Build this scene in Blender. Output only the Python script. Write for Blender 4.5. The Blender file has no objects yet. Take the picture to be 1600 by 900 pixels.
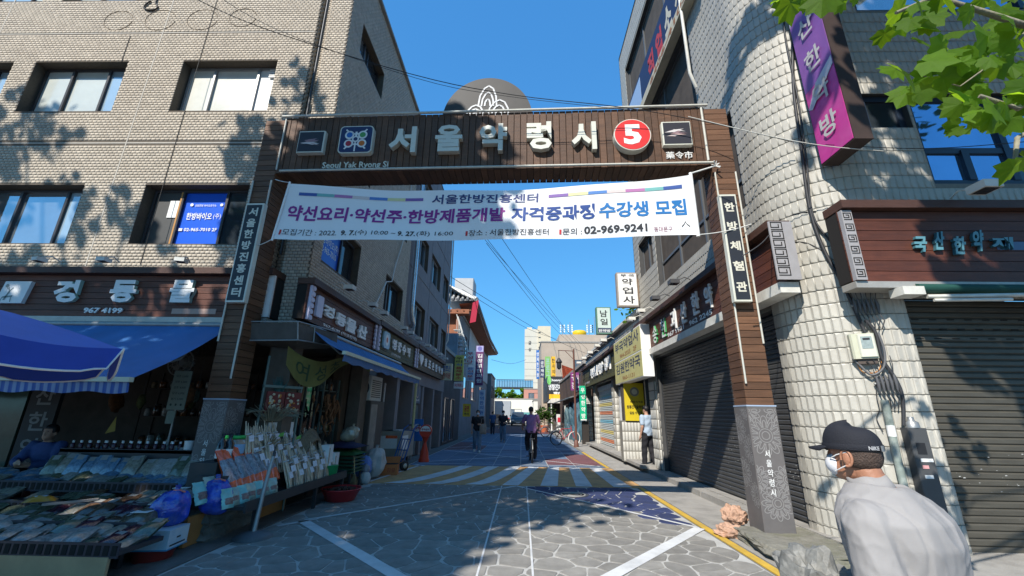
import bpy, bmesh, math, random
import numpy as np
from mathutils import Vector, Matrix
PI = math.pi
random.seed(7)
rng = np.random.default_rng(7)
S = bpy.context.scene
COL = S.collection
# ------------------------------------------------------------------ camera
AX_X = Vector((0.99966495, 0.02210116, 0.01347306))      # image right in the world
AX_Y = Vector((0.00644114, 0.29173537, -0.95647738))     # image down
AX_Z = Vector((-0.02506983, 0.9562437, 0.29149526))      # view direction
FOC = 649.0 / 1600.0 * 36.0
CAM = Vector((0, 0, 1.5))
cd = bpy.data.cameras.new('camera'); cam = bpy.data.objects.new('camera', cd); COL.objects.link(cam)
cd.sensor_width = 36; cd.lens = FOC; cd.clip_start = 0.05; cd.clip_end = 3000
mw = Matrix.Identity(4)
for i in range(3):
    mw[i][0] = AX_X[i]; mw[i][1] = -AX_Y[i]; mw[i][2] = -AX_Z[i]; mw[i][3] = CAM[i]
cam.matrix_world = mw
S.camera = cam
# ------------------------------------------------------------------ light
SUN = Vector((0.55, 1.0, -1.08)).normalized()
world = bpy.data.worlds.new('World'); S.world = world; world.use_nodes = True
wn = world.node_tree; bg = wn.nodes['Background']
sky = wn.nodes.new('ShaderNodeTexSky'); sky.sky_type = 'NISHITA'; sky.sun_disc = False
sky.sun_elevation = math.asin(-SUN.z); sky.sun_rotation = math.atan2(-SUN.x, -SUN.y)
sky.air_density = 1.0; sky.dust_density = 0.0; sky.ozone_density = 3.0; sky.altitude = 1200
sp3 = wn.nodes.new('ShaderNodeSeparateColor'); cb3 = wn.nodes.new('ShaderNodeCombineColor'); wn.links.new(sky.outputs[0], sp3.inputs[0])
for i_, (g_, k_) in enumerate(((.66, .20), (.50, .475), (.36, .75))):      # camera response: flatter, deeper blue
    a_ = wn.nodes.new('ShaderNodeMath'); a_.operation = 'POWER'; a_.inputs[1].default_value = g_; b_ = wn.nodes.new('ShaderNodeMath'); b_.operation = 'MULTIPLY'; b_.inputs[1].default_value = k_ * .2436 ** (g_ - 1)
    wn.links.new(sp3.outputs[i_], a_.inputs[0]); wn.links.new(a_.outputs[0], b_.inputs[0]); wn.links.new(b_.outputs[0], cb3.inputs[i_])
wn.links.new(cb3.outputs[0], bg.inputs[0]); bg.inputs[1].default_value = 0.15
sl = bpy.data.lights.new('sun', 'SUN'); sl.energy = 3.4; sl.angle = math.radians(0.53); sl.color = (1, 0.94, 0.85)
so = bpy.data.objects.new('sun', sl); COL.objects.link(so); so.location = (-5, -9, 20)
so.rotation_euler = (-SUN).to_track_quat('Z', 'Y').to_euler()
S.view_settings.view_transform = 'Standard'; S.view_settings.look = 'None'
S.view_settings.exposure = 1.03; S.view_settings.gamma = 1.0
S.cycles.max_bounces = 6; S.cycles.diffuse_bounces = 4; S.cycles.transparent_max_bounces = 8
# ------------------------------------------------------------------ pixel -> point on a real plane
def ray(px, py):
    a, b = (px - 800) / 649.0, (py - 450) / 649.0
    return AX_X * a + AX_Y * b + AX_Z
def GP(px, py, z=0.0):
    w = ray(px, py); return CAM + w * ((z - CAM.z) / w.z)
def XP(px, py, x):
    w = ray(px, py); return CAM + w * (x / w.x)
def YP(px, py, y):
    w = ray(px, py); return CAM + w * (y / w.y)
# ------------------------------------------------------------------ materials
MC = {}
def nd(nt, t, **k):
    n = nt.nodes.new(t)
    for a, b in k.items(): setattr(n, a, b)
    return n
def mat(name, col, rough=.75, var=.12, scale=5, bump=.0, bscale=60, metal=0, rand=0, dirt=0, dcol=None,
        dscale=1.3, stretch=(1, 1, 1), attr=False, spec=.4, trans=0, emit=0, hue=0):
    if name in MC: return MC[name]
    m = bpy.data.materials.new(name); m.use_nodes = True; nt = m.node_tree; L = nt.links.new
    P = nt.nodes['Principled BSDF']
    P.inputs['Roughness'].default_value = rough; P.inputs['Metallic'].default_value = metal
    P.inputs['Specular IOR Level'].default_value = spec
    tc = nd(nt, 'ShaderNodeTexCoord'); mp = nd(nt, 'ShaderNodeMapping'); mp.inputs['Scale'].default_value = stretch
    L(tc.outputs['Object'], mp.inputs['Vector'])
    oi = nd(nt, 'ShaderNodeObjectInfo')
    sc = nd(nt, 'ShaderNodeVectorMath', operation='SCALE'); sc.inputs[0].default_value = (37, 61, 23)
    L(oi.outputs['Random'], sc.inputs['Scale'])
    ad = nd(nt, 'ShaderNodeVectorMath', operation='ADD'); L(mp.outputs[0], ad.inputs[0]); L(sc.outputs[0], ad.inputs[1])
    no = nd(nt, 'ShaderNodeTexNoise'); no.inputs['Scale'].default_value = scale; no.inputs['Detail'].default_value = 5
    no.inputs['Roughness'].default_value = .6
    L(ad.outputs[0], no.inputs['Vector'])
    mr = nd(nt, 'ShaderNodeMapRange'); mr.inputs[1].default_value = .25; mr.inputs[2].default_value = .75
    mr.inputs[3].default_value = 1 - var; mr.inputs[4].default_value = 1 + var
    L(no.outputs[0], mr.inputs[0]); val = mr.outputs[0]
    def mul(a, lo, hi, src):
        r = nd(nt, 'ShaderNodeMapRange'); r.inputs[3].default_value = lo; r.inputs[4].default_value = hi; L(src, r.inputs[0])
        q = nd(nt, 'ShaderNodeMath', operation='MULTIPLY'); L(a, q.inputs[0]); L(r.outputs[0], q.inputs[1]); return q.outputs[0]
    if rand: val = mul(val, 1 - rand, 1 + rand, oi.outputs['Random'])
    if attr:
        at = nd(nt, 'ShaderNodeAttribute'); at.attribute_name = 'tone'
        val = mul(val, 0, 2, at.outputs['Fac'])
    vm = nd(nt, 'ShaderNodeVectorMath', operation='SCALE'); vm.inputs[0].default_value = col[:3]; L(val, vm.inputs['Scale'])
    out = vm.outputs[0]
    if dirt:
        n2 = nd(nt, 'ShaderNodeTexNoise'); n2.inputs['Scale'].default_value = dscale; n2.inputs['Detail'].default_value = 7
        n2.inputs['Roughness'].default_value = .7; L(tc.outputs['Object'], n2.inputs['Vector'])
        r2 = nd(nt, 'ShaderNodeMapRange'); r2.inputs[1].default_value = .47; r2.inputs[2].default_value = .72
        r2.inputs[4].default_value = dirt; L(n2.outputs[0], r2.inputs[0])
        mx = nd(nt, 'ShaderNodeMix', data_type='RGBA'); L(r2.outputs[0], mx.inputs[0]); L(out, mx.inputs[6])
        mx.inputs[7].default_value = tuple(dcol or [c * .4 for c in col[:3]]) + (1,); out = mx.outputs[2]
    L(out, P.inputs['Base Color'])
    if bump:
        nb = nd(nt, 'ShaderNodeTexNoise'); nb.inputs['Scale'].default_value = bscale; nb.inputs['Detail'].default_value = 4
        L(ad.outputs[0], nb.inputs['Vector'])
        bp = nd(nt, 'ShaderNodeBump'); bp.inputs['Strength'].default_value = bump; bp.inputs['Distance'].default_value = .02
        L(nb.outputs[0], bp.inputs['Height']); L(bp.outputs[0], P.inputs['Normal'])
    if trans: P.inputs['Transmission Weight'].default_value = trans
    if emit:
        L(out, P.inputs['Emission Color']); P.inputs['Emission Strength'].default_value = emit
    MC[name] = m; return m
def flat(name, col, rough=.6, **k): return mat(name, col, rough, var=.05, scale=9, **k)
wood_dark = mat('stained_wood', (.095, .046, .024), .6, .32, 3, .25, 30, rand=.28, stretch=(1, 1, 8))
wood_h = mat('stained_wood_level', (.12, .058, .030), .6, .32, 3, .25, 30, rand=.28, stretch=(.8, .8, 9), dirt=.25, dscale=2)
wood_red = mat('red_stained_plank', (.10, .032, .018), .55, .3, 3, .2, 25, rand=.22, stretch=(1, 1, 10), dirt=.35, dcol=(.035, .014, .01), dscale=2.2)
wood_green = mat('olive_stained_plank', (.075, .07, .025), .6, .3, 3, .2, 25, rand=.2, stretch=(1, 1, 10), dirt=.2)
core_black = flat('shadow_gap_core', (.015, .013, .012), .9)
white = flat('white_paint', (.74, .74, .72), .45)
offwhite = mat('weathered_white_paint', (.62, .61, .56), .6, .12, 7, dirt=.35, dcol=(.3, .27, .22), dscale=3)
ivory = mat('ivory_letter_acrylic', (.60, .60, .52), .4, .06, 9, dirt=.2, dcol=(.4, .38, .32), dscale=4)
grey_metal = mat('grey_metal', (.30, .31, .31), .45, .1, 8, metal=.6, dirt=.3, dscale=3)
dark_metal = mat('dark_metal', (.05, .052, .055), .45, .1, 8, metal=.4)
black = flat('black_plastic', (.018, .018, .02), .5)
black_paint = flat('black_paint', (.03, .032, .036), .5)
concrete = mat('concrete', (.30, .285, .26), .9, .18, 4, .35, 50, dirt=.45, dcol=(.13, .12, .11), dscale=2)
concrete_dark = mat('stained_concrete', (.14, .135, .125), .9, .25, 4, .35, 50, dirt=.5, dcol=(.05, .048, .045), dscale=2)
glass_sky = mat('reflective_window_glass', (.46, .54, .60), .04, .12, 1.2, metal=.82, bump=.02, bscale=2)
glass_dark = mat('dark_window_glass', (.035, .045, .055), .05, .2, 1.2, metal=.15, spec=.8)
# ------------------------------------------------------------------ mesh builder
class MB:
    def __init__(s): s.v = []; s.f = []; s.m = []; s.sm = []
    def add(s, vs, fs, m=0, smooth=False):
        n = len(s.v); s.v += [tuple(v) for v in vs]
        for f in fs: s.f.append([n + i for i in f]); s.m.append(m); s.sm.append(smooth)
        return s
    def box(s, x0, x1, y0, y1, z0, z1, m=0, mtx=None):
        vs = [Vector(p) for p in ((x0, y0, z0), (x1, y0, z0), (x1, y1, z0), (x0, y1, z0), (x0, y0, z1), (x1, y0, z1), (x1, y1, z1), (x0, y1, z1))]
        if mtx: vs = [mtx @ v for v in vs]
        return s.add(vs, [(0, 3, 2, 1), (4, 5, 6, 7), (0, 1, 5, 4), (1, 2, 6, 5), (2, 3, 7, 6), (3, 0, 4, 7)], m)
    def bev(s, x0, x1, y0, y1, z0, z1, b=.01, m=0, mtx=None):
        """box with its front (low y) and upright edges chamfered"""
        pr = [(x0 + b, y0), (x1 - b, y0), (x1, y0 + b), (x1, y1), (x0, y1), (x0, y0 + b)]
        vs = [Vector((x, y, z0 + (b if k else 0))) for k in (0, 1) for x, y in pr]
        lo = [Vector((x + (b if i in (5, 4) else -b if i in (2, 3) else 0) * 0, y, z0)) for i, (x, y) in enumerate(pr)]
        hi = [Vector((v.x, v.y, z1)) for v in lo]
        vs = lo + hi
        if mtx: vs = [mtx @ v for v in vs]
        n = len(pr); fs = [tuple(range(n))[::-1], tuple(range(n, 2 * n))] + [(i, (i + 1) % n, n + (i + 1) % n, n + i) for i in range(n)]
        return s.add(vs, fs, m)
    def quad(s, *p, m=0): return s.add(p, [tuple(range(len(p)))], m)
    def prism(s, poly, y0, y1, m=0, mtx=None):
        """polygon given in (x, z), counter-clockwise seen from -y, from y0 (front) to y1"""
        n = len(poly); vs = [Vector((x, y0, z)) for x, z in poly] + [Vector((x, y1, z)) for x, z in poly]
        if mtx: vs = [mtx @ v for v in vs]
        return s.add(vs, [tuple(range(n)), tuple(range(2 * n - 1, n - 1, -1))] + [(i, n + i, n + (i + 1) % n, (i + 1) % n) for i in range(n)], m)
    def tube(s, pts, r, n=6, m=0, caps=True, smooth=True):
        pts = [Vector(p) for p in pts]; rs = r if isinstance(r, (list, tuple)) else [r] * len(pts)
        vs = []; up = Vector((0, 0, 1)); prev = None
        for i, p in enumerate(pts):
            d = (pts[min(i + 1, len(pts) - 1)] - pts[max(i - 1, 0)]).normalized()
            a = prev if prev is not None else (d.cross(up) if abs(d.z) < .95 else d.cross(Vector((1, 0, 0))))
            a = (a - d * a.dot(d)).normalized(); b = d.cross(a); prev = a
            for k in range(n):
                t = 2 * PI * k / n; vs.append(p + (a * math.cos(t) + b * math.sin(t)) * rs[i])
        fs = []
        for i in range(len(pts) - 1):
            for k in range(n):
                fs.append((i * n + k, i * n + (k + 1) % n, (i + 1) * n + (k + 1) % n, (i + 1) * n + k))
        s.add(vs, fs, m, smooth)
        if caps:
            s.add(vs[:n][::-1], [tuple(range(n))], m); s.add(vs[-n:], [tuple(range(n))], m)
        return s
    def lathe(s, prof, n=16, c=(0, 0, 0), m=0, mtx=None, smooth=True, sx=1, sy=1):
        vs = []; c = Vector(c)
        for r, z in prof:
            for k in range(n):
                t = 2 * PI * k / n; v = Vector((r * math.cos(t) * sx, r * math.sin(t) * sy, z)) + c
                vs.append(mtx @ v if mtx else v)
        fs = [(i * n + k, i * n + (k + 1) % n, (i + 1) * n + (k + 1) % n, (i + 1) * n + k) for i in range(len(prof) - 1) for k in range(n)]
        s.add(vs, fs, m, smooth)
        if prof[0][0] > 1e-4: s.add(vs[:n][::-1], [tuple(range(n))], m)
        if prof[-1][0] > 1e-4: s.add(vs[-n:], [tuple(range(n))], m)
        return s
    def ball(s, c, rx, ry=None, rz=None, n=12, k=8, m=0, jit=0, mtx=None):
        ry = ry or rx; rz = rz or rx; c = Vector(c); vs = []; fs = []
        for i in range(k + 1):
            a = PI * i / k
            for j in range(n):
                t = 2 * PI * j / n; q = 1 + (random.uniform(-jit, jit) if jit else 0)
                v = c + Vector((rx * math.sin(a) * math.cos(t) * q, ry * math.sin(a) * math.sin(t) * q, -rz * math.cos(a) * q))
                vs.append(mtx @ v if mtx else v)
        for i in range(k):
            for j in range(n): fs.append((i * n + j, i * n + (j + 1) % n, (i + 1) * n + (j + 1) % n, (i + 1) * n + j))
        return s.add(vs, fs, m, True)
    def mesh(s, name, mats):
        me = bpy.data.meshes.new(name); me.from_pydata([tuple(v) for v in s.v], [], s.f)
        for m in (mats if isinstance(mats, (list, tuple)) else [mats]): me.materials.append(m)
        if len(me.materials) > 1: me.polygons.foreach_set('material_index', s.m)
        if any(s.sm): me.polygons.foreach_set('use_smooth', s.sm)
        return me
    def build(s, name, mats, parent=None, label=None, world=False, **k):
        return link(name, s.mesh(name, mats), parent, label=label, world=world, **k)
def link(name, me, parent=None, label=None, world=False, loc=None, kind=None, cat=None, group=None, rz=None):
    o = bpy.data.objects.new(name, me); COL.objects.link(o)
    if parent is not None:
        o.parent = parent
        if world: o.matrix_parent_inverse = wm(parent).inverted()
    if loc is not None: o.location = loc
    if rz is not None: o.rotation_euler = (0, 0, rz)
    if label: o['label'] = label
    if kind: o['kind'] = kind
    if cat: o['category'] = cat
    if group: o['group'] = group
    return o
def wm(o):
    m = Matrix.LocRotScale(o.location, o.rotation_euler, o.scale)
    if o.parent is not None: m = wm(o.parent) @ o.matrix_parent_inverse @ m
    return m
def thing(name, label, cat, loc=(0, 0, 0), rz=0.0, group=None):
    o = bpy.data.objects.new(name, None); COL.objects.link(o); o.location = loc; o.rotation_euler = (0, 0, rz)
    o.empty_display_size = .2; o['label'] = label; o['category'] = cat
    if group: o['group'] = group
    return o
def dup(root, label=None, loc=None, rz=None):
    r = root.copy(); COL.objects.link(r)
    if label: r['label'] = label
    if loc is not None: r.location = loc
    if rz is not None: r.rotation_euler = (0, 0, rz)
    for ch in list(root.children):
        c = ch.copy(); COL.objects.link(c); c.parent = r
        for g in list(ch.children):
            d = g.copy(); COL.objects.link(d); d.parent = c
    return r
def tobox(x0, x1, z0, z1): return (x0, x1, z0, z1)
TXT = {}
def text(s, x0, x1, z0, z1, m, parent, y=-.004, ext=0.0, bold=.02, name='lettering', slant=0, keep=False, label=None, warp=None, res=2, align='CENTER', line=1.0, italic=0):
    """lettering fitted into the box x0..x1, z0..z1 of its parent's front (-y) face"""
    key = (s, bold, res, line)
    if key not in TXT:
        c = bpy.data.curves.new('t', 'FONT'); c.body = s; c.size = 1; c.offset = bold; c.resolution_u = res; c.align_x = 'CENTER'; c.space_line = line
        o = bpy.data.objects.new('t', c); me = bpy.data.meshes.new_from_object(o); bpy.data.objects.remove(o)
        co = np.zeros(len(me.vertices) * 3); me.vertices.foreach_get('co', co); co = co.reshape(-1, 3)
        TXT[key] = (co, [tuple(p.vertices) for p in me.polygons])
    co, fs = TXT[key]
    lo = co.min(0); hi = co.max(0); w = max(hi[0] - lo[0], 1e-3); h = max(hi[1] - lo[1], 1e-3)
    sx = (x1 - x0) / w; sz = (z1 - z0) / h
    if keep: sx = sz = min(sx, sz)
    X = (co[:, 0] - (lo[0] + hi[0]) / 2) * sx + (x0 + x1) / 2; Z = (co[:, 1] - (lo[1] + hi[1]) / 2) * sz + (z0 + z1) / 2
    X = X + (Z - z0) * italic
    n = len(co)
    if ext <= 0:
        vs = [(a, y, b) for a, b in zip(X, Z)]; F = [list(f) for f in fs]
    else:
        vs = [(a, y - ext, b) for a, b in zip(X, Z)] + [(a, y, b) for a, b in zip(X, Z)]
        F = [list(f) for f in fs]; cnt = {}
        for f in fs:
            for i in range(len(f)):
                a, b = f[i], f[(i + 1) % len(f)]; cnt[(a, b)] = 1
        for (a, b) in cnt:
            if (b, a) not in cnt: F.append([b, a, a + n, b + n])
    if warp: vs = [warp(*v) for v in vs]
    me = bpy.data.meshes.new(name); me.from_pydata(vs, [], F)
    for q in (m if isinstance(m, (list, tuple)) else [m]): me.materials.append(q)
    if ext > 0 and isinstance(m, (list, tuple)):
        mi = [0] * len(fs) + [1] * (len(F) - len(fs)); me.polygons.foreach_set('material_index', mi)
    return link(name, me, parent, label=label)
def stuffmesh(name, V, F, mats, parent, tone=None, kind='stuff', world=False, label=None):
    me = bpy.data.meshes.new(name); V = np.asarray(V, dtype=np.float32); F = np.asarray(F, dtype=np.int32)
    k = F.shape[1]; me.vertices.add(len(V)); me.vertices.foreach_set('co', V.ravel())
    me.loops.add(F.size); me.loops.foreach_set('vertex_index', F.ravel())
    me.polygons.add(len(F)); me.polygons.foreach_set('loop_start', np.arange(0, F.size, k, dtype=np.int32)); me.polygons.foreach_set('loop_total', np.full(len(F), k, dtype=np.int32))
    me.update(calc_edges=True)
    for m in (mats if isinstance(mats, (list, tuple)) else [mats]): me.materials.append(m)
    if tone is not None:
        a = me.attributes.new('tone', 'FLOAT', 'FACE'); a.data.foreach_set('value', np.asarray(tone, dtype=np.float32))
    return link(name, me, parent, kind=kind, world=world, label=label)
def tones(me, vals):
    a = me.attributes.new('tone', 'FLOAT', 'FACE'); a.data.foreach_set('value', np.asarray(vals, dtype=np.float32))
# ------------------------------------------------------------------ ground and painted road
g_asph = mat('old_asphalt', (.075, .073, .07), .95, .2, 2, .4, 80, dirt=.4, dscale=1.1)
joint_paint = mat('white_joint_paint', (.44, .43, .40), .8, .12, 6, .15, 90, dirt=.45, dcol=(.25, .24, .22), dscale=2.5)
stone_grey = mat('painted_stone_grey', (.245, .232, .208), .85, .2, 7, .45, 110, rand=.13, dirt=.5, dcol=(.12, .11, .10), dscale=2)
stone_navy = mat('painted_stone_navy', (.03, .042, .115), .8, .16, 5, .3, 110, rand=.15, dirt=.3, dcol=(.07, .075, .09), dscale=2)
stone_blue = mat('painted_slab_blue', (.10, .145, .215), .8, .2, 5, .3, 90, rand=.22, dirt=.4, dcol=(.14, .15, .16), dscale=2)
stone_red = mat('painted_slab_maroon', (.15, .06, .065), .85, .15, 5, .3, 90, rand=.15, dirt=.3, dcol=(.10, .09, .09), dscale=2)
ochre = mat('ochre_road_paint', (.52, .30, .12), .8, .18, 4, .3, 90, dirt=.5, dcol=(.14, .115, .08), dscale=2)
road_white = mat('worn_white_road_paint', (.60, .60, .59), .75, .12, 4, .25, 90, dirt=.5, dcol=(.26, .27, .28), dscale=2)
yellow = mat('yellow_kerb_line_paint', (.55, .35, .045), .75, .15, 6, .2, 80, dirt=.45, dcol=(.2, .17, .1), dscale=3)
MB().box(-400, 400, -200, 800, -.3, 0).build('ground', mat('city_ground', (.16, .155, .145), .95, .2, .5, .2, 30), kind='structure')
road = MB().box(-3.42, 2.52, -12, 120, .001, .006).build('road', [joint_paint], kind='structure')
MB().box(-30, 30, -16, 1.5, .007, .011).build('main_street', g_asph, kind='structure')
MB().box(2.68, 3.52, 1.5, 60, .001, .012).build('gutter_strip', concrete, kind='structure')
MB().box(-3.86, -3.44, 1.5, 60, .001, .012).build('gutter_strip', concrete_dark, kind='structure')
k = MB()
for i in range(26): k.bev(3.5, 3.72, 3.0 + i * 1.2, 3.0 + i * 1.2 + 1.185, 0, .12, .012)
k.build('kerb', mat('kerb_granite', (.30, .285, .26), .85, .15, 6, .3, 70, dirt=.4, dcol=(.12, .11, .1), dscale=2), kind='structure')
MB().box(3.725, 6.0, 1.5, 60, .0, .128).build('shop_floor', concrete, kind='structure')
def strip(a, b, w, z, name, m):
    a = Vector((*a, 0)); b = Vector((*b, 0)); d = (b - a).normalized(); n = Vector((-d.y, d.x, 0)) * w / 2; q = MB()
    q.quad(*[(v.x, v.y, z) for v in (a - n, b - n, b + n, a + n)]); return q.build(name, m, road)
for y0, y1 in ((4.2, 9.9), (13.6, 19)):
    MB().box(2.55, 2.65, y0, y1, .002, .014).build('yellow_line', yellow, road)
# crazy paving cells
def clip(poly, px, py, nx, ny):
    out = []; n = len(poly)
    for i in range(n):
        a = poly[i]; b = poly[(i + 1) % n]; da = (a[0] - px) * nx + (a[1] - py) * ny; db = (b[0] - px) * nx + (b[1] - py) * ny
        if da <= 0: out.append(a)
        if (da < 0 < db) or (db < 0 < da):
            t = da / (da - db); out.append((a[0] + (b[0] - a[0]) * t, a[1] + (b[1] - a[1]) * t))
    return out
X0, X1, Y0, Y1 = -3.38, 2.50, 2.6, 9.93
pts = []; sp = .335; j = 0; y = Y0 - .1
while y < Y1 + .2:
    x = X0 - .1 + (sp / 2 if j % 2 else 0)
    while x < X1 + .2:
        pts.append((x + random.uniform(-.13, .13), y + random.uniform(-.13, .13))); x += sp
    y += sp * .84; j += 1
cells = []
for i, (a, b) in enumerate(pts):
    if not (X0 < a < X1 and Y0 < b < Y1): continue
    poly = [(X0, Y0), (X1, Y0), (X1, Y1), (X0, Y1)]
    for c, d in pts:
        dx, dy = c - a, d - b; q = dx * dx + dy * dy
        if 0 < q < .9:
            l = math.sqrt(q); poly = clip(poly, a + dx / 2 - dx / l * .008, b + dy / 2 - dy / l * .008, dx / l, dy / l)
            if len(poly) < 3: break
    if len(poly) >= 3: cells.append((a, b, poly))
cells.sort(key=lambda c: c[0] ** 2 + c[1] ** 2 if c[1] > 3.95 else 1e6 + c[1])
def side(px, py, a, b): return (b[0] - a[0]) * (py - a[1]) - (b[1] - a[1]) * (px - a[0])
rest = {0: MB(), 1: MB()}
for i, (a, b, poly) in enumerate(cells):
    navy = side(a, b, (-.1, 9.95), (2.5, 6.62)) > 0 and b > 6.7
    # irregular, slightly curved edges
    q = []
    for k_ in range(len(poly)):
        p0, p1 = poly[k_], poly[(k_ + 1) % len(poly)]
        q.append((p0[0] + (a - p0[0]) * .045, p0[1] + (b - p0[1]) * .045))
        l = math.hypot(p1[0] - p0[0], p1[1] - p0[1])
        if l > .12: mx, my = (p0[0] + p1[0]) / 2, (p0[1] + p1[1]) / 2; e = random.uniform(-.012, .008); q.append((mx - (mx - a) * e * 4, my - (my - b) * e * 4))
    n = len(q); vs = [(x_, y_, .006) for x_, y_ in q] + [(x_ + (a - x_) * .03, y_ + (b - y_) * .03, .0125) for x_, y_ in q]
    fs = [tuple(range(n, 2 * n))] + [(k_, (k_ + 1) % n, n + (k_ + 1) % n, n + k_) for k_ in range(n)]
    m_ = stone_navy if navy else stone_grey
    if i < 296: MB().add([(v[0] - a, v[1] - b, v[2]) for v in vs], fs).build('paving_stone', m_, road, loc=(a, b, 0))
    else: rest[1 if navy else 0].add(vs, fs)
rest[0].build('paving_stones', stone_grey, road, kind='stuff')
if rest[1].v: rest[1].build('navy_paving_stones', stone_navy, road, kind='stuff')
for a, b, w in (((-3.1, 6.6), (-.1, 9.9), .07), ((-.1, 9.9), (2.5, 6.62), .06), ((-3.1, 6.55), (-.25, 3.6), .15), ((2.5, 6.6), (-.05, 3.6), .15), ((-3.3, 6.25), (-2.95, 6.7), .07), ((-.42, 9.9), (-.42, 4.2), .022), ((.12, 9.9), (.12, 4.2), .022)):
    strip(a, b, w, .016, 'white_line', road_white)
# hump with curved stripes
MB().box(-3.42, 2.66, 9.96, 13.42, .006, .012).build('hump_base', ochre, road)
def stripe(xa, xb, w):
    q = MB(); L_ = []; R_ = []
    for i in range(9):
        t = i / 8; y = 9.98 + t * 3.42
        x = xa + (xb - xa) * (t ** .62 if xa < -.5 else t)
        L_.append((max(-3.4, min(2.6, x)), y, .018)); R_.append((max(-3.4, min(2.64, x + w * (1 - .15 * t))), y, .018))
    for i in range(8):
        if R_[i][0] - L_[i][0] > .02: q.quad(L_[i], R_[i], R_[i + 1], L_[i + 1])
    return q.build('hump_stripe', road_white, road)
for xa, xb, w in ((-3.05, -1.8, .42), (-2.15, -1.0, .40), (-1.25, -.35, .38), (-.42, .22, .36), (.42, .8, .38), (1.2, 1.42, .36), (2.02, 2.02, .40)): stripe(xa, xb, w)
strip((-3.42, 10.05), (-3.0, 13.4), .08, .02, 'white_line', road_white)
strip((-2.9, 13.2), (-3.2, 13.45), .2, .02, 'white_line', road_white)
# slab field beyond the hump
sl_rest = MB(); sl_red = MB(); cnt = 0; y = 13.45; row = 0
while y < 36:
    h = .62 if y < 22 else 1.1; x = -3.38; w = .84
    while x < 2.5:
        x1 = min(x + w, 2.5); cx, cy = (x + x1) / 2, y + h / 2
        red = (cx > .7 and cy < 15.2 + (cx - .7) * 1.7 and cy > 14.2) or (cx < -1.4 and 19.3 < cy < 20.5 + (-1.4 - cx) * 2.2)
        if cnt < 150 and y < 23:
            q = MB().bev(-(x1 - x) / 2 + .012, (x1 - x) / 2 - .012, -h / 2 + .014, h / 2 - .014, .006, .014, .004)
            q.build('road_slab', stone_red if red else (stone_navy if row == 9 and int(x * 3) % 2 == 0 else stone_blue), road, loc=(cx, cy, 0)); cnt += 1
        else: (sl_red if red else sl_rest).box(x + .012, x1 - .012, y + .014, y + h - .014, .006, .014)
        x = x1
    y += h; row += 1
sl_rest.build('road_slabs', stone_blue, road, kind='stuff')
if sl_red.v: sl_red.build('maroon_road_slabs', stone_red, road, kind='stuff')
for a, b, w in (((-3.3, 14.2), (2.4, 18.6), .07), ((-3.3, 18.9), (2.4, 13.8), .07), ((-3.3, 20.2), (2.4, 26), .07), ((2.4, 20.0), (-3.3, 26), .07), ((-3.3, 13.9), (2.4, 13.9), .05), ((-3.3, 19.4), (2.4, 19.4), .06)):
    strip(a, b, w, .018, 'white_line', road_white)
MB().box(-3.42, 2.66, 36, 56, .006, .014).build('maroon_road_band', stone_red, road)
MB().box(-3.42, 2.66, 56, 120, .006, .014).build('asphalt_road_band', g_asph, road)
MB().box(-60, 60, 57, 64, .015, .019).build('cross_street', g_asph, kind='structure')
# manhole
mh = thing('manhole_cover', 'round cast iron manhole cover set in the stones just before the striped hump', 'manhole', (1.02, 9.0, 0))
MB().lathe([(.3, .006), (.3, .019), (.0001, .019)], 28, smooth=False).build('cover_plate', mat('cast_iron', (.10, .10, .105), .6, .2, 20, .4, 90, metal=.5), mh)
q = MB()
for r in (.08, .15, .22): q.lathe([(r, .019), (r, .023), (r + .025, .023), (r + .025, .019)], 24)
q.build('ring_pattern', joint_paint, mh)
# ------------------------------------------------------------------ gate
ang = math.atan2(5.905 - 6.155, 7.66)
gate = thing('gate', 'brown boarded gateway spanning the street with raised Korean letters and a red number 5', 'gateway', (-4.61, 6.155, 0), ang)
GX = wm(gate); GI = GX.inverted()
def gl(px, py, yl=0.0):
    """pixel -> local (x, z) on the gate plane local y = yl"""
    a = GI @ CAM; d = (GI.to_3x3() @ ray(px, py)); p = a + d * ((yl - a.y) / d.y); return p.x, p.z
def gbox(px0, py0, px1, py1, yl=0.0):
    xa, za = gl(px0, (py0 + py1) / 2, yl); xb, zb = gl(px1, (py0 + py1) / 2, yl); _, zt = gl((px0 + px1) / 2, py0, yl); _, zl = gl((px0 + px1) / 2, py1, yl)
    return xa, xb, zl, zt
CW = .36; GW = 8.02; ZT = 6.52; ZB = 5.40
led = mat('dull_white_conduit', (.52, .51, .45), .5, .1, 10, dirt=.3, dscale=5)
panel_gr = mat('grey_printed_panel', (.125, .115, .112), .6, .1, 6, dirt=.25, dscale=3)
pat_gr = flat('pale_print', (.25, .24, .235), .6)
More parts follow.
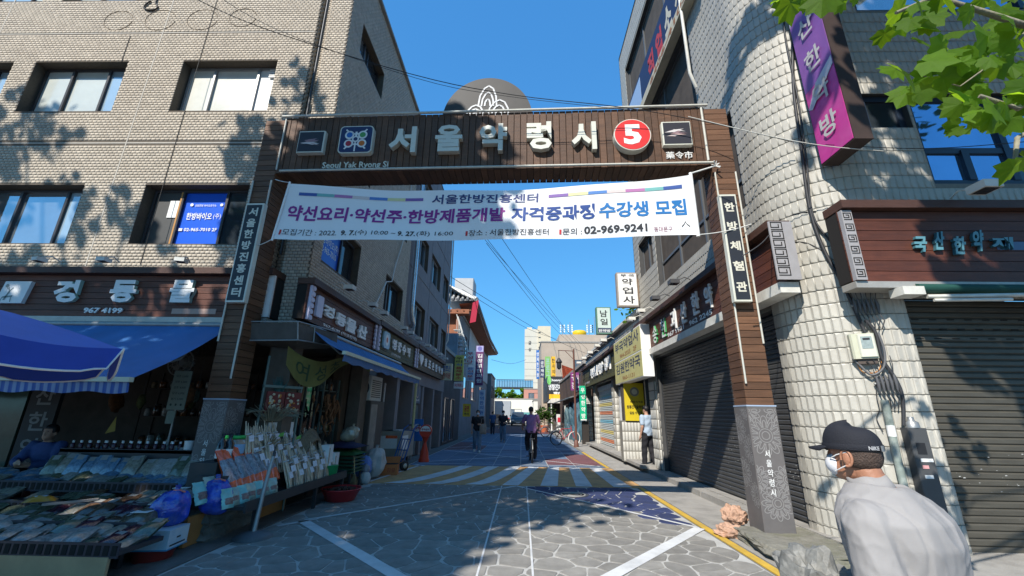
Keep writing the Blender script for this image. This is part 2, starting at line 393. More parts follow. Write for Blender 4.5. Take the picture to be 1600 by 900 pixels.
for cx in (0, GW - CW):
    MB().box(cx + .02, cx + CW - .02, .02, CW - .02, .25, ZT - .02).build('column_core', core_black, gate)
    me = MB().bev(0, CW, 0, CW, 0, .094, .004).mesh('column_board', wood_h)
    z = 1.67
    while z < ZT - .05:
        o = link('column_board', me, gate, loc=(cx, random.uniform(-.002, .002), z)); z += .1025
    bp = MB().bev(cx - .012, cx + CW + .012, -.012, CW + .012, .06, 1.65, .006).build('column_base_panel', panel_gr, gate)
    # printed petals on the front and the street side
    def ribbon(q, pts, w, fn):
        for a, b in zip(pts, pts[1:]):
            if max(abs(a[0]), abs(b[0])) > .182 or min(a[1], b[1]) < .2 or max(a[1], b[1]) > 1.62: continue
            dx, dz = b[0] - a[0], b[1] - a[1]; l = math.hypot(dx, dz) or 1; nx, nz = -dz / l * w / 2, dx / l * w / 2
            q.quad(fn(a[0] - nx, a[1] - nz), fn(b[0] - nx, b[1] - nz), fn(b[0] + nx, b[1] + nz), fn(a[0] + nx, a[1] + nz))
    q = MB()
    faces = [lambda u, z, c=cx: (c + CW / 2 + u, -.0145, z)]
    faces.append((lambda u, z, c=cx: (c + CW + .0145, CW / 2 + u, z)) if cx == 0 else (lambda u, z, c=cx: (c - .0145, CW / 2 - u, z)))
    for fi, fn in enumerate(faces):
        for (ox, oz, sc) in ((0, 1.28, 1.0), (.02, .47, .8), (-.19, .75, .7), (.19, .75, .7), (-.2, 1.6, .7), (.2, 1.6, .7)) if fi == 0 else ((-.12, 1.35, .8), (.14, 1.1, .75), (-.12, .8, .75), (.14, 1.62, .6), (.12, .55, .6)):
            for r in (.05, .085): ribbon(q, [(ox + sc * r * math.cos(t), oz + sc * r * math.sin(t)) for t in np.linspace(0, 2 * PI, 25)], .010, fn)
            for k in range(12):
                a = k * PI / 6
                for f in (1, .62):
                    L_ = []
                    for t in np.linspace(0, 1, 11):
                        r = .1 + .15 * math.sin(PI * t) * f; w_ = (t - .5) * .56 * f * (1 + .5 * math.sin(PI * t))
                        L_.append((ox + sc * r * math.cos(a + w_), oz + sc * r * math.sin(a + w_)))
                    ribbon(q, L_, .010, fn)
    q.build('petal_print', pat_gr, bp)
    text('서\n울\n약\n령\n시', cx + .13, cx + .2, .55, 1.1, white, bp, y=-.017, bold=.01, line=1.2)
    MB().box(cx - .016, cx + CW + .016, -.016, CW + .016, 1.65, 1.668).build('panel_rim', flat('pale_blue_trim', (.32, .40, .52), .5), gate)
# beam
MB().box(CW, GW - CW, .03, .40, ZB + .03, ZT - .03).build('beam_core', core_black, gate)
n = 66; pw = (GW - 2 * CW) / n
me = MB().bev(.003, pw - .005, 0, .026, ZB, ZT, .003).mesh('beam_board', wood_dark)
for i in range(n): link('beam_board', me, gate, loc=(CW + i * pw, random.uniform(-.003, .003), 0))
me = MB().box(.003, pw - .005, .004, .425, -.022, 0).mesh('soffit_board', wood_dark)
for i in range(n): link('soffit_board', me, gate, loc=(CW + i * pw, .028, ZB + .022))
q = MB()
for i in range(n): q.box(CW + i * pw + .003, CW + (i + 1) * pw - .005, .405, .43, ZB, ZT)
q.build('rear_boards', wood_dark, gate, kind='stuff')
# light tubes along the edges
q = MB(); q.tube([(CW - .05, -.03, ZT + .02), (GW - CW + .05, -.03, ZT + .02)], .022); q.build('light_tube', led, gate)
MB().tube([(CW + .1, -.04, ZB + .02), (GW - CW + .02, -.04, ZB + .02)], .02).build('light_tube', led, gate)
MB().tube([(CW + .03, -.03, ZB + .05), (CW + .03, -.03, ZT - .04)], .014).build('light_tube', led, gate)
MB().tube([(GW - CW - .06, -.035, ZB + .06), (GW - CW - .06, -.035, ZT - .04)], .02).build('light_tube', led, gate)
for cx in (0, GW - CW):
    for u in (.02, CW - .02):
        MB().tube([(cx + u, -.022, 1.95 + (.55 if (cx > 0) == (u > .1) else 0)), (cx + u, -.022, 5.25)], .014).build('light_tube', led, gate)
# letters
lside = mat('letter_edge_white', (.5, .49, .42), .5, .05)
for ch, b in (('서', (608, 198, 650, 238)), ('울', (680, 195, 722, 236)), ('약', (749, 193, 792, 235)), ('령', (823, 190, 862, 233)), ('시', (893, 190, 932, 233))):
    text(ch, *gbox(*b, -.1), [ivory, lside], gate, y=-.002, ext=.10, bold=.035, name='raised_letter')
text('Seoul Yak Ryong Si', *gbox(503, 252, 606, 264, -.03), ivory, gate, y=-.001, ext=.02, bold=.012, name='raised_letter')
text('藥令市', *gbox(1041, 236, 1083, 247, -.03), white, gate, y=-.001, ext=.02, bold=.0, name='raised_letter')
def plaque(b, d=.09):
    x0, x1, z0, z1 = gbox(*b, -d)
    p = MB().bev(x0, x1, -d, -.001, z0, z1, .012).build('plaque', ivory, gate)
    MB().box(x0 + .02, x1 - .02, -d - .004, -d + .01, z0 + .02, z1 - .02).build('plaque_face', flat('charcoal_print', (.035, .035, .045), .4), p)
    q = MB()
    for k in range(9):
        a = random.uniform(-.5, .5); cxx = (x0 + x1) / 2 + random.uniform(-.06, .06); cz = (z0 + z1) / 2 + random.uniform(-.05, .05)
        l = random.uniform(.08, .17); dx, dz = math.cos(a) * l, math.sin(a) * l; w = random.uniform(.008, .02)
        q.quad((cxx - dx, -d - .006 - k * .0004, cz - dz * .6), (cxx, -d - .006 - k * .0004, cz - w * 1.5), (cxx + dx, -d - .006 - k * .0004, cz + dz * .6), (cxx, -d - .006 - k * .0004, cz + w), m=k % 3)
    q.build('root_picture', [flat('pale_pink_print', (.5, .36, .33), .4), flat('mauve_print', (.28, .18, .2), .4), flat('white_print', (.6, .56, .55), .4)], p)
plaque((465, 205, 506, 238)); plaque((1035, 190, 1081, 226))
# navy emblem with four coloured dots
x0, x1, z0, z1 = gbox(530, 197, 582, 239, -.1); w = x1 - x0; h = z1 - z0; cx = (x0 + x1) / 2; cz = (z0 + z1) / 2
def rrect(x0, x1, z0, z1, r, n=5):
    P_ = []
    for (a, b, s) in ((x1 - r, z0 + r, -PI / 2), (x1 - r, z1 - r, 0), (x0 + r, z1 - r, PI / 2), (x0 + r, z0 + r, PI)):
        for k in range(n): t = s + PI / 2 * k / (n - 1); P_.append((a + r * math.cos(t), b + r * math.sin(t)))
    return P_
em = MB().prism(rrect(x0, x1, z0, z1, .07), -.1, -.001).build('emblem', ivory, gate)
MB().prism(rrect(x0 + .018, x1 - .018, z0 + .018, z1 - .018, .06), -.104, -.09).build('emblem_face', flat('navy_print', (.025, .04, .11), .4), em)
def disc(q, x, z, r, y, m=0, n=24): q.add([(x + r * math.cos(2 * PI * k / n), y, z + r * math.sin(2 * PI * k / n)) for k in range(n)], [tuple(range(n))], m)
def arc(q, x, z, r, w, a0, a1, y, m=0, n=20):
    t = np.linspace(a0, a1, n)
    for a, b in zip(t, t[1:]): q.quad((x + (r - w) * math.cos(a), y, z + (r - w) * math.sin(a)), (x + r * math.cos(a), y, z + r * math.sin(a)), (x + r * math.cos(b), y, z + r * math.sin(b)), (x + (r - w) * math.cos(b), y, z + (r - w) * math.sin(b)), m=m)
q = MB(); cols = [flat('print_white', (.66, .67, .66), .4), flat('print_blue', (.03, .14, .42), .4), flat('print_green', (.08, .3, .1), .4), flat('print_crimson', (.35, .03, .05), .4), flat('print_orange', (.5, .14, .03), .4), flat('print_navy', (.025, .04, .11), .4)]
for i, (sx, sz) in enumerate(((-1, 1), (1, 1), (-1, -1), (1, -1))):
    disc(q, cx + sx * .115, cz + sz * .085, .082, -.107 - i * .0003); disc(q, cx + sx * .115, cz + sz * .085, .052, -.1095, i + 1)
disc(q, cx, cz, .062, -.111); disc(q, cx, cz, .036, -.113, 5)
arc(q, cx, z1 + .06, .24, .028, PI * 1.2, PI * 1.8, -.107); arc(q, cx, z0 - .055, .24, .028, PI * .2, PI * .8, -.107)
q.quad((cx - .013, -.1075, z0 + .03), (cx + .013, -.1075, z0 + .03), (cx + .013, -.1075, cz), (cx - .013, -.1075, cz))
q.quad((cx - .018, -.1075, cz), (cx + .018, -.1075, cz), (cx + .018, -.1075, cz + .15), (cx - .018, -.1075, cz + .15))
q.build('emblem_print', cols, em)
# red disc with 5
x0, x1, z0, z1 = gbox(959, 186, 1017, 236, -.12); r = (x1 - x0) / 2; cx = (x0 + x1) / 2; cz = (z0 + z1) / 2
circ = lambda r, n=40: [(cx + r * math.cos(2 * PI * k / n), cz + r * math.sin(2 * PI * k / n)) for k in range(n)]
nd_ = MB().prism(circ(r), -.13, -.001).build('number_disc', ivory, gate)
MB().prism(circ(r * .95), -.134, -.12).build('disc_face', flat('signal_red', (.62, .035, .035), .4), nd_)
text('5', cx - r * .48, cx + r * .48, cz - r * .64, cz + r * .64, white, nd_, y=-.137, bold=.045)
# half disc crest on top
x0, _, _, _ = gbox(693, 150, 700, 175, .15); cx, zt = gl(762, 124, .15); xr, _ = gl(832, 175, .15); rx = (xr - x0) / 2; cx = (xr + x0) / 2
crest = MB().prism([(cx + rx * math.cos(t), ZT - .03 + (zt - ZT + .03) * math.sin(t)) for t in np.linspace(0, PI, 40)], .12, .18).build('crest', mat('dark_grey_crest', (.045, .041, .037), .6, .15, 3, dirt=.3, dcol=(.07, .065, .06), dscale=2), gate)
q = MB()
def contour(cxp, czp, w, h, m=0):
    base = ZT + .02
    for k, f in enumerate((1, .68, .36)):
        P_ = [(-.5, 0), (-.42, .5), (-.2, .86), (.05, 1.0), (.3, .84), (.46, .45), (.5, 0)]
        P_ = [(cxp + a * w * f, max(base, czp + b * h * f)) for a, b in P_]
        for a, b in zip(P_, P_[1:]):
            dx, dz = b[0] - a[0], b[1] - a[1]; l = math.hypot(dx, dz) or 1; nx, nz = dz / l * .028, -dx / l * .028
            y = .114 - k * .001 - m * .002
            q.quad((a[0], y, a[1]), (a[0] + nx, y, a[1] + nz), (b[0] + nx, y, b[1] + nz), (b[0], y, b[1]))
cz0 = ZT + .03
contour(cx + .0, cz0 + .22, .36, .46); contour(cx - .22, cz0, .34, .26, 1); contour(cx + .2, cz0, .40, .36, 2)
q.build('crest_print', flat('crest_pale_grey', (.55, .56, .57), .4), crest)
MB().box(cx - rx * .9, cx + rx * .9, .185, .21, ZT - .02, ZT + .1).build('crest_bracket', dark_metal, gate)
# vertical name boards on the columns
def vboard(px0, px1, pyt, pyb, s, yl=-.12):
    xa, zt = gl(px0[0], pyt, yl); xb, _ = gl(px0[1], pyt, yl); xc, zb = gl(px1[0], pyb, yl); xd, _ = gl(px1[1], pyb, yl)
    x0, x1 = (xa + xc) / 2, (xb + xd) / 2
    f = MB().bev(x0, x1, yl, -.03, zb, zt, .006).build('name_board', ivory, gate)
    MB().box(x0 + .025, x1 - .025, yl - .004, yl + .02, zb + .03, zt - .03).build('board_face', flat('ink_face', (.022, .026, .035), .5), f)
    n = len(s); hh = (zt - zb - .12) / n
    for i, ch in enumerate(s):
        zz = zt - .06 - (i + .5) * hh; text(ch, (x0 + x1) / 2 - .075, (x0 + x1) / 2 + .075, zz - .075, zz + .075, flat('cream_letter', (.62, .6, .5), .5), f, y=yl - .006, bold=.03)
vboard((383, 413), (353, 381), 318, 472, '서울한방진흥센터'); vboard((1122, 1148), (1150, 1178), 304, 471, '한방체험관')
# boulders under the columns
def boulder(name, label, c, d, seed, col_, amp=.07):
    bm = bmesh.new(); bmesh.ops.create_cube(bm, size=1); bmesh.ops.subdivide_edges(bm, edges=bm.edges[:], cuts=9, use_grid_fill=True)
    from mathutils import noise
    for v in bm.verts:
        p = v.co.copy(); l = max(abs(p.x), abs(p.y), abs(p.z)); s = p.normalized() * .5; p = p.lerp(s, .16)
        q = p + Vector((seed, 0, 0)); p += Vector((noise.noise(q * 2.5), noise.noise(q * 2.5 + Vector((9, 0, 0))), noise.noise(q * 2.5 + Vector((0, 9, 0))))) * amp
        p += Vector((noise.noise(q * 9), noise.noise(q * 9 + Vector((5, 0, 0))), noise.noise(q * 9 + Vector((0, 5, 0))))) * .045
        v.co = Vector((p.x * d[0], p.y * d[1], (p.z + .5) * d[2] - .02))
    me = bpy.data.meshes.new(name); bm.to_mesh(me); bm.free(); me.materials.append(col_)
    return link(name, me, None, label=label, cat='rock', loc=c)
rock_m = mat('mossy_granite', (.19, .18, .15), 1.0, .25, 7, .9, 22, dirt=.6, dcol=(.10, .11, .05), dscale=3)
boulder('boulder', 'rough weathered granite block under the column beside the closed shutters', (3.22, 5.55, 0), (.95, 1.35, .16), 3, rock_m)
boulder('boulder', 'broad dark stained stone block under the column beside the herb stall', (-4.2, 5.98, 0), (1.0, 1.1, .40), 11, mat('dark_granite', (.15, .14, .12), .95, .25, 7, .9, 22, dirt=.5, dcol=(.06, .06, .04), dscale=3))
# ------------------------------------------------------------------ banner
ban = thing('street_banner', 'white printed cloth banner sagging between the columns under the gateway beam', 'banner', (0, 5.78, 0))
def bw(u, v):
    """u 0..1 across, v 0 bottom .. 1 top -> local point of the hanging cloth"""
    s_ = 4 * u * (1 - u)
    xl = -3.87 + .10 * v; xr = 2.60 - .0 * v
    zt = 5.02 + .08 * u - .20 * s_; zb = 4.05 + .04 * u - .05 * s_
    y = .06 - .12 * u + .02 * math.sin(u * 19 + v * 3) + .03 * math.sin(v * PI) * math.sin(u * 7)
    return Vector((xl + (xr - xl) * u, y, zb + (zt - zb) * v))
q = MB(); NU, NV = 90, 10
for i in range(NU + 1):
    for j in range(NV + 1): q.v.append(tuple(bw(i / NU, j / NV)))
for i in range(NU):
    for j in range(NV): q.f.append([i * (NV + 1) + j, (i + 1) * (NV + 1) + j, (i + 1) * (NV + 1) + j + 1, i * (NV + 1) + j + 1]); q.m.append(0); q.sm.append(True)
cl = q.build('cloth', mat('banner_cloth', (.74, .74, .745), .75, .03, 3), ban)
ptop = lambda px: 0
# map picture positions to (u, v): columns of the cloth lie between these corners
def uv(px, py):
    lo = -1e9; best = None
    for i in range(0, 401):
        u = i / 400; t = bw(u, 1) + Vector((0, 5.78, 0)); b = bw(u, 0) + Vector((0, 5.78, 0))
        P1 = proj(t); P0 = proj(b); f = (py - P0[1]) / (P1[1] - P0[1]); x = P0[0] + (P1[0] - P0[0]) * f
        if best is None or abs(x - px) < best[0]: best = (abs(x - px), u, f)
    return best[1], best[2]
def proj(p):
    d = p - CAM; z = d.dot(AX_Z); return 800 + 649 * d.dot(AX_X) / z, 450 + 649 * d.dot(AX_Y) / z
def btext(s, a, b, m, bold=.02, dy=0.006, italic=0):
    """a = picture point of the lower left corner of the words, b = upper right"""
    u0, v0 = uv(*a); u1, v1 = uv(*b); u0b, vt = u0, v1; 
    vlo = v0; vhi = v1
    # heights taken separately at both ends so that the line follows the sag
    def w_(x, y, z): p = bw(x, z); return (p.x, p.y + y - dy, p.z)
    return text(s, u0, u1, min(vlo, vhi), max(vlo, vhi), m, cl, y=0, bold=bold, warp=w_, italic=0, name='banner_lettering')
pur = flat('banner_purple', (.24, .025, .22), .6); nav = flat('banner_navy', (.035, .05, .16), .6); blu = flat('banner_blue', (.02, .16, .42), .6); ink = flat('banner_ink', (.03, .03, .035), .6)
def row(items, v0, v1, m, bold, **k):
    pass
def bt(s, pxa, pxb, v0, v1, m, bold=.02):
    ua = uv(pxa, 330)[0]; ub = uv(pxb, 330)[0]
    def w_(x, y, z): p = bw(x, z); return (p.x, p.y + y - .006, p.z)
    return text(s, ua, ub, v0, v1, m, cl, y=0, bold=bold, warp=w_, name='banner_lettering')
bt('서울한방진흥센터', 672, 840, .72, .91, nav, .02)
bt('약선요리·약선주·한방제품개발', 449, 790, .34, .62, pur, .03)
bt('자격증과정', 799, 929, .34, .62, flat('banner_dark_blue', (.02, .06, .24), .6), .03)
bt('수강생 모집', 935, 1075, .34, .62, blu, .03)
bt('모집기간 : 2022.', 450, 535, .075, .19, ink, .004); bt('9. 7.', 540, 562, .08, .18, ink, .03); bt('(수) 10:00 ~', 563, 624, .075, .19, ink, .004); bt('9. 27.', 628, 655, .08, .18, ink, .03); bt('(화) 16:00', 656, 712, .075, .19, ink, .004)
bt('장소 : 서울한방진흥센터', 737, 858, .07, .19, ink, .004); bt('문의 :', 880, 909, .07, .19, ink, .004); bt('02-969-9241', 913, 1008, .075, .215, ink, .03)
bt('동대문구', 1018, 1048, .06, .15, flat('banner_maroon', (.2, .02, .06), .6), .0); bt('서울한방진흥센터', 1056, 1082, .085, .115, flat('banner_grey', (.4, .4, .4), .6), 0)
def patch(pxa, pxb, v0, v1, m):
    ua = uv(pxa, 330)[0]; ub = uv(pxb, 330)[0]; n = 4; q = MB()
    for i in range(n):
        a = ua + (ub - ua) * i / n; b = ua + (ub - ua) * (i + 1) / n
        q.quad(*[(p.x, p.y - .006, p.z) for p in (bw(a, v0), bw(b, v0), bw(b, v1), bw(a, v1))])
    q.build('colour_patch', bc[m], cl)
bc = [flat('stripe_blue', (.05, .1, .32), .6), flat('stripe_teal', (.17, .42, .40), .6), flat('stripe_plum', (.42, .17, .36), .6), flat('stripe_blush', (.62, .52, .50), .6), flat('stripe_azure', (.08, .2, .48), .6), flat('stripe_cream', (.62, .6, .32), .6), flat('stripe_violet', (.2, .11, .34), .6), flat('bullet_red', (.5, .03, .04), .6)]
for i in range(7): patch(460 + i * 28.2, 460 + (i + 1) * 28.2, .795, .85, i)
for i, c in enumerate((6, 5, 4, 3, 2, 1, 0)): patch(857 + i * 30.6, 857 + (i + 1) * 30.6, .80, .86, c)
for px in (445, 731, 874): patch(px, px + 4, .08, .17, 7)
q = MB()
for i in range(8):
    a = -1 + i / 4; b = a + .25; f = lambda t: .22 - .09 * abs(t) ** .6 * 1.0
    ua = uv(1070, 330)[0]; k = .0018
    p = [bw(ua + a * .010, f(a)), bw(ua + b * .010, f(b)), bw(ua + b * .010, f(b) + .02), bw(ua + a * .010, f(a) + .02)]
    q.quad(*[(w_.x, w_.y - .006, w_.z) for w_ in p])
q.build('roof_mark', ink, cl)
for u, nm in ((0, 1), (1, 1)):
    a, b = bw(u, -.03), bw(u, 1.03); MB().tube([a, b], .028 if u else .016, 8).build('end_pole', white, ban)
def rope(pa, pb, sag, r, m, parent, name='rope', n=10):
    pa, pb = Vector(pa), Vector(pb); P_ = [pa.lerp(pb, i / n) - Vector((0, 0, sag * 4 * (i / n) * (1 - i / n))) for i in range(n + 1)]
    return MB().tube(P_, r, 5).build(name, m, parent)
rm = flat('white_rope', (.6, .6, .57), .8)
rope(bw(0, 1.02), (-4.2, .33, 5.26), .01, .007, rm, ban); rope(bw(0, 0), (-4.3, .33, 4.05), .02, .007, rm, ban)
rope(bw(1, 1.02), (3.06, -.05 + .1, 5.33), .0, .014, rm, ban); rope(bw(1, 0), (3.45, .02, 4.3), .03, .008, rm, ban)
knot = MB()
for k in range(9):
    a = random.uniform(0, 6.28); b = random.uniform(0, 6.28); knot.tube([(3.06, .05, 5.33), (3.06 + .07 * math.cos(a), .03 + .04 * math.sin(b), 5.33 + .07 * math.sin(a))], .009, 5)
knot.build('knot', rm, ban)
# ------------------------------------------------------------------ wall helpers
class Path:
    def __init__(s, pts):
        s.p = [Vector((a, b, 0)) for a, b in pts]; s.L = [0]
        for a, b in zip(s.p, s.p[1:]): s.L.append(s.L[-1] + (b - a).length)
        s.len = s.L[-1]
    def at(s, t, eps=1e-5):
        for i in range(len(s.p) - 1):
            if t <= s.L[i + 1] + eps or i == len(s.p) - 2:
                d = (s.p[i + 1] - s.p[i]).normalized(); q = s.p[i] + d * (t - s.L[i]); return q, d, Vector((d.y, -d.x, 0))
def facade(path, z0, z1, ops, depth, name, mats, parent):
    """wall sheet along a path with real openings (s0, s1, z0, z1) and their reveals; material 0 wall, 1 reveal"""
    sb = sorted(set([0, path.len] + path.L + [v for o in ops for v in o[:2]])); zb = sorted(set([z0, z1] + [v for o in ops for v in o[2:4]]))
    q = MB()
    def pt(s, z, d=0, seg=None):
        p, dd, n = path.at(s); return (p.x - n.x * d, p.y - n.y * d, z)
    for a, b in zip(sb, sb[1:]):
        if b - a < 1e-4: continue
        p, d, n = path.at((a + b) / 2); pa = p - d * (b - a) / 2; pb = p + d * (b - a) / 2
        for c, e in zip(zb, zb[1:]):
            ms, mz = (a + b) / 2, (c + e) / 2
            if any(o[0] < ms < o[1] and o[2] < mz < o[3] for o in ops): continue
            q.quad((pa.x, pa.y, c), (pb.x, pb.y, c), (pb.x, pb.y, e), (pa.x, pa.y, e))
    for o in ops:
        p, d, n = path.at((o[0] + o[1]) / 2); h = (o[1] - o[0]) / 2; A = p - d * h; B = p + d * h; dp = o[4] if len(o) > 4 else depth; I = -n * dp
        f = lambda P_, z: (P_.x, P_.y, z)
        q.quad(f(A, o[2]), f(A + I, o[2]), f(A + I, o[3]), f(A, o[3]), m=1); q.quad(f(B, o[2]), f(B, o[3]), f(B + I, o[3]), f(B + I, o[2]), m=1)
        q.quad(f(A, o[2]), f(B, o[2]), f(B + I, o[2]), f(A + I, o[2]), m=1); q.quad(f(A, o[3]), f(A + I, o[3]), f(B + I, o[3]), f(B, o[3]), m=1)
    return q.build(name, mats, parent, world=True)
def field(path, z0, z1, pw, ph, ops, shape, skip=None, bond=0.0, s0=0, s1=None, joints=(), gap=.0):
    """place a small relief piece on every cell of a path; shape: verts (u, w, h) in 0..1 cell coordinates and faces"""
    sv, sf = shape; sv = np.array(sv, float); V = []; T = []; cen = []
    rows = int((z1 - z0) / ph); s1 = s1 or path.len
    for r in range(rows):
        z = z0 + r * ph; off = bond * pw * (r % 2); n = int((s1 - s0) / pw) + 1
        for c in range(-1, n):
            a = s0 + c * pw + off; b = a + pw
            if a < s0: a = s0
            if b > s1: b = s1
            if b - a < pw * .3: continue
            # cut at bends
            for L_ in path.L[1:-1]:
                if a < L_ < b and pw > .05:
                    if L_ - a > b - L_: b = L_
                    else: a = L_
            if b - a < pw * .3: continue
            bad = False
            for o in ops:
                if z + ph * .75 > o[2] and z + ph * .25 < o[3]:
                    if a >= o[0] - 1e-6 and b <= o[1] + 1e-6: bad = True; break
                    if a < o[0] < b: b = o[0]
                    elif a < o[1] < b: a = o[1]
            if bad or b - a < pw * .25: continue
            cen.append((a, b, z))
    cen = np.array(cen); out = np.zeros((len(cen), len(sv), 3)); info = []
    for i, (a, b, z) in enumerate(cen):
        p, d, n = path.at((a + b) / 2); w = b - a
        u = (sv[:, 0] - .5) * w; out[i, :, 0] = p.x + d.x * u + n.x * sv[:, 2]; out[i, :, 1] = p.y + d.y * u + n.y * sv[:, 2]; out[i, :, 2] = z + sv[:, 1] * ph
        info.append((p.x, p.y, z, math.atan2(d.y, d.x), w))
    F = np.array(sf)[None] + (np.arange(len(cen)) * len(sv))[:, None, None]
    return out.reshape(-1, 3), F.reshape(-1, len(sf[0])), info
def window(parent, loc, rz, w, h, cols, m_frame, m_glass, fw=.045, rows=None, d=.06, name='window', rail=None, sashes=None):
    """window frame (child of the building) and each pane (sub-part); loc = lower left corner as seen from outside"""
    f = MB(); f.box(0, w, 0, d, 0, fw).box(0, w, 0, d, h - fw, h).box(0, fw, 0, d, fw, h - fw).box(w - fw, w, 0, d, fw, h - fw)
    xs = [0] + list(cols) + [1]; zs = [0] + list(rows or []) + [1]
    for c in cols: f.box(fw + (w - 2 * fw) * c - fw / 2, fw + (w - 2 * fw) * c + fw / 2, -.01, d - .002, fw, h - fw)
    for r in (rows or []): f.box(fw, w - fw, .003, d - .004, fw + (h - 2 * fw) * r - fw / 2, fw + (h - 2 * fw) * r + fw / 2)
    o = f.build(name, m_frame, parent, world=True, loc=loc, rz=rz)
    k = 0
    for i, (a, b) in enumerate(zip(xs, xs[1:])):
        for j, (c, e) in enumerate(zip(zs, zs[1:])):
            mm = m_glass[k % len(m_glass)] if isinstance(m_glass, list) else m_glass; k += 1
            tl = random.uniform(-.003, .003); X0_ = fw + (w - 2 * fw) * a; X1_ = fw + (w - 2 * fw) * b; Z0_ = fw + (h - 2 * fw) * c; Z1_ = fw + (h - 2 * fw) * e; y = d * .55 + (.012 if i % 2 else 0)
            MB().quad((X0_, y + tl, Z0_), (X1_, y, Z0_), (X1_, y + tl, Z1_), (X0_, y - tl, Z1_)).build('pane', mm, o)
    return o
def spotlight(parent, loc, rz, m=None, s=1.0):
    """floodlight on a short arm over a signboard"""
    o = thing('floodlight', 'x', 'floodlight', loc, rz)
    MB().box(-.09 * s, .09 * s, -.42 * s, -.24 * s, -.06 * s, .02 * s).build('lamp_housing', m or offwhite, o)
    MB().quad((-.075 * s, -.40 * s, -.063 * s), (.075 * s, -.40 * s, -.063 * s), (.075 * s, -.26 * s, -.063 * s), (-.075 * s, -.26 * s, -.063 * s)).build('lens', glass_dark, o)
    MB().tube([(0, 0, .04), (0, -.12, .09), (0, -.26, .03)], .011, 5).build('arm', m or offwhite, o)
    return o
def meander(q, x, z, s, y):
    t = s * .09
    for a, b in (((0, 0), (1, 0)), ((1, 0), (1, 1)), ((1, 1), (0, 1)), ((0, 1), (0, .3)), ((0, .3), (.7, .3)), ((.7, .3), (.7, .7)), ((.7, .7), (.35, .7))):
        xa, xb = sorted((x + a[0] * s, x + b[0] * s)); za, zb = sorted((z + a[1] * s, z + b[1] * s)); q.box(xa - t / 2, xb + t / 2, y - .003 - random.random() * .0006, y + .002, za - t / 2, zb + t / 2)
def slatboard(name, label, loc, rz, w, h, n, m, d=.14, brow=.14, brow_m=None, group=None):
    t = thing(name, label, 'shop sign', loc, rz, group)
    MB().box(.01, w - .01, .02, d, .01, h - .01).build('back_box', core_black, t)
    me = MB().bev(0, w, 0, .022, 0, h / n - .008, .004).mesh('slat', m)
    for i in range(n): link('slat', me, t, loc=(0, random.uniform(-.001, .001), i * h / n))
    if brow:
        bm_ = brow_m or mat('dark_brow_board', (.07, .032, .022), .6, .25, 4, .2, 30, stretch=(1, 1, 8), dirt=.4, dscale=2)
        MB().prism([(0, h), (w, h), (w, h + .11), (0, h + .11)], -brow, d).build('brow', bm_, t)
    return t
# ------------------------------------------------------------------ left brick building
brick = mat('buff_glazed_brick', (.455, .395, .315), .72, .10, 4, .15, 60, attr=True, dirt=.28, dcol=(.30, .25, .19), dscale=.9)
mortar = mat('dark_mortar', (.12, .10, .08), .95, .15, 20)
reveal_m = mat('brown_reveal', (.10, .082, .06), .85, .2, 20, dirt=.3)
LB = thing('brick_building', 'four storey buff brick corner building with rows of sliding windows on the near left', 'building', (-3.8, 6.9, 0))
FY = 6.9
lp = Path([(-13.4, FY), (-4.51, FY), (-4.51, FY + .16), (-4.29, FY + .16), (-4.29, FY), (-3.8, FY), (-3.8, 13.0)])
sx = lambda x: x + 13.4
YS = lp.L[5]      # start of the alley side
ops = []
for z in (4.41, 7.34, 10.36):
    for a in (-13.0, -10.48, -7.24):
        b = a + 2.03; ops.append((sx(a), sx(b), z, z + 1.22 if z < 5 else z + 1.27))
for (y0, y1, z0, z1) in ((7.25, 9.0, 4.25, 5.2), (10.9, 12.6, 4.22, 5.2), (7.5, 9.05, 9.5, 10.3), (7.5, 9.05, 6.8, 7.7), (10.9, 12.5, 6.8, 7.7), (10.9, 12.5, 9.5, 10.3)):
    ops.append((YS + y0 - FY, YS + y1 - FY, z0, z1, .16))
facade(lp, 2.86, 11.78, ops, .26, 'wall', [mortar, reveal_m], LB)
bs = ([(.045, .06, 0), (.955, .06, 0), (.955, .94, 0), (.045, .94, 0), (.07, .10, .007), (.93, .10, .007), (.93, .90, .007), (.07, .90, .007)],
      [(4, 5, 6, 7), (0, 1, 5, 4), (1, 2, 6, 5), (2, 3, 7, 6), (3, 0, 4, 7)])
bops = [(o[0] - .0, o[1] + .0, o[2] - .055, o[3] + .055) for o in ops] + [(a - .006, a + .006, 0, 20) for a in (sx(-11.56), sx(-7.86))] + [(0, sx(-4.6), z, z + .012) for z in (6.57, 9.38)]
V, F, info = field(lp, 2.88, 11.78, .092, .0605, ops + [(0, sx(-4.6), 6.55, 6.59), (0, sx(-4.6), 9.37, 9.41)], bs, bond=.5)
tone = np.repeat(np.clip(.5 + rng.normal(0, .032, len(info)), .3, .7), 5)
stuffmesh('facing_bricks', V, F, brick, LB, tone=tone, world=True)
jm = mat('pale_sealant', (.42, .39, .34), .8)
for x in (-11.6, -7.9): MB().box(x - .012, x + .012, FY - .010, FY + .0, 3.9, 11.7).build('sealant_joint', jm, LB, world=True)
for z in (6.57, 9.39): MB().box(-13.4, -4.55, FY - .0075, FY, z - .014, z + .014).build('sealant_joint', jm, LB, world=True)
MB().box(-13.4, -3.8, 6.93, 13.0, 11.66, 11.78).box(-13.4, -13.3, 7, 13, 0, 11.7).build('roof', concrete, LB, world=True)
MB().box(-13.4, -3.72, FY - .04, 13.0, 11.785, 11.86).build('coping', concrete, LB, world=True)
fr_w = flat('aluminium_frame', (.34, .34, .34), .4, metal=.5); fr_d = flat('dark_window_frame', (.045, .042, .045), .4)
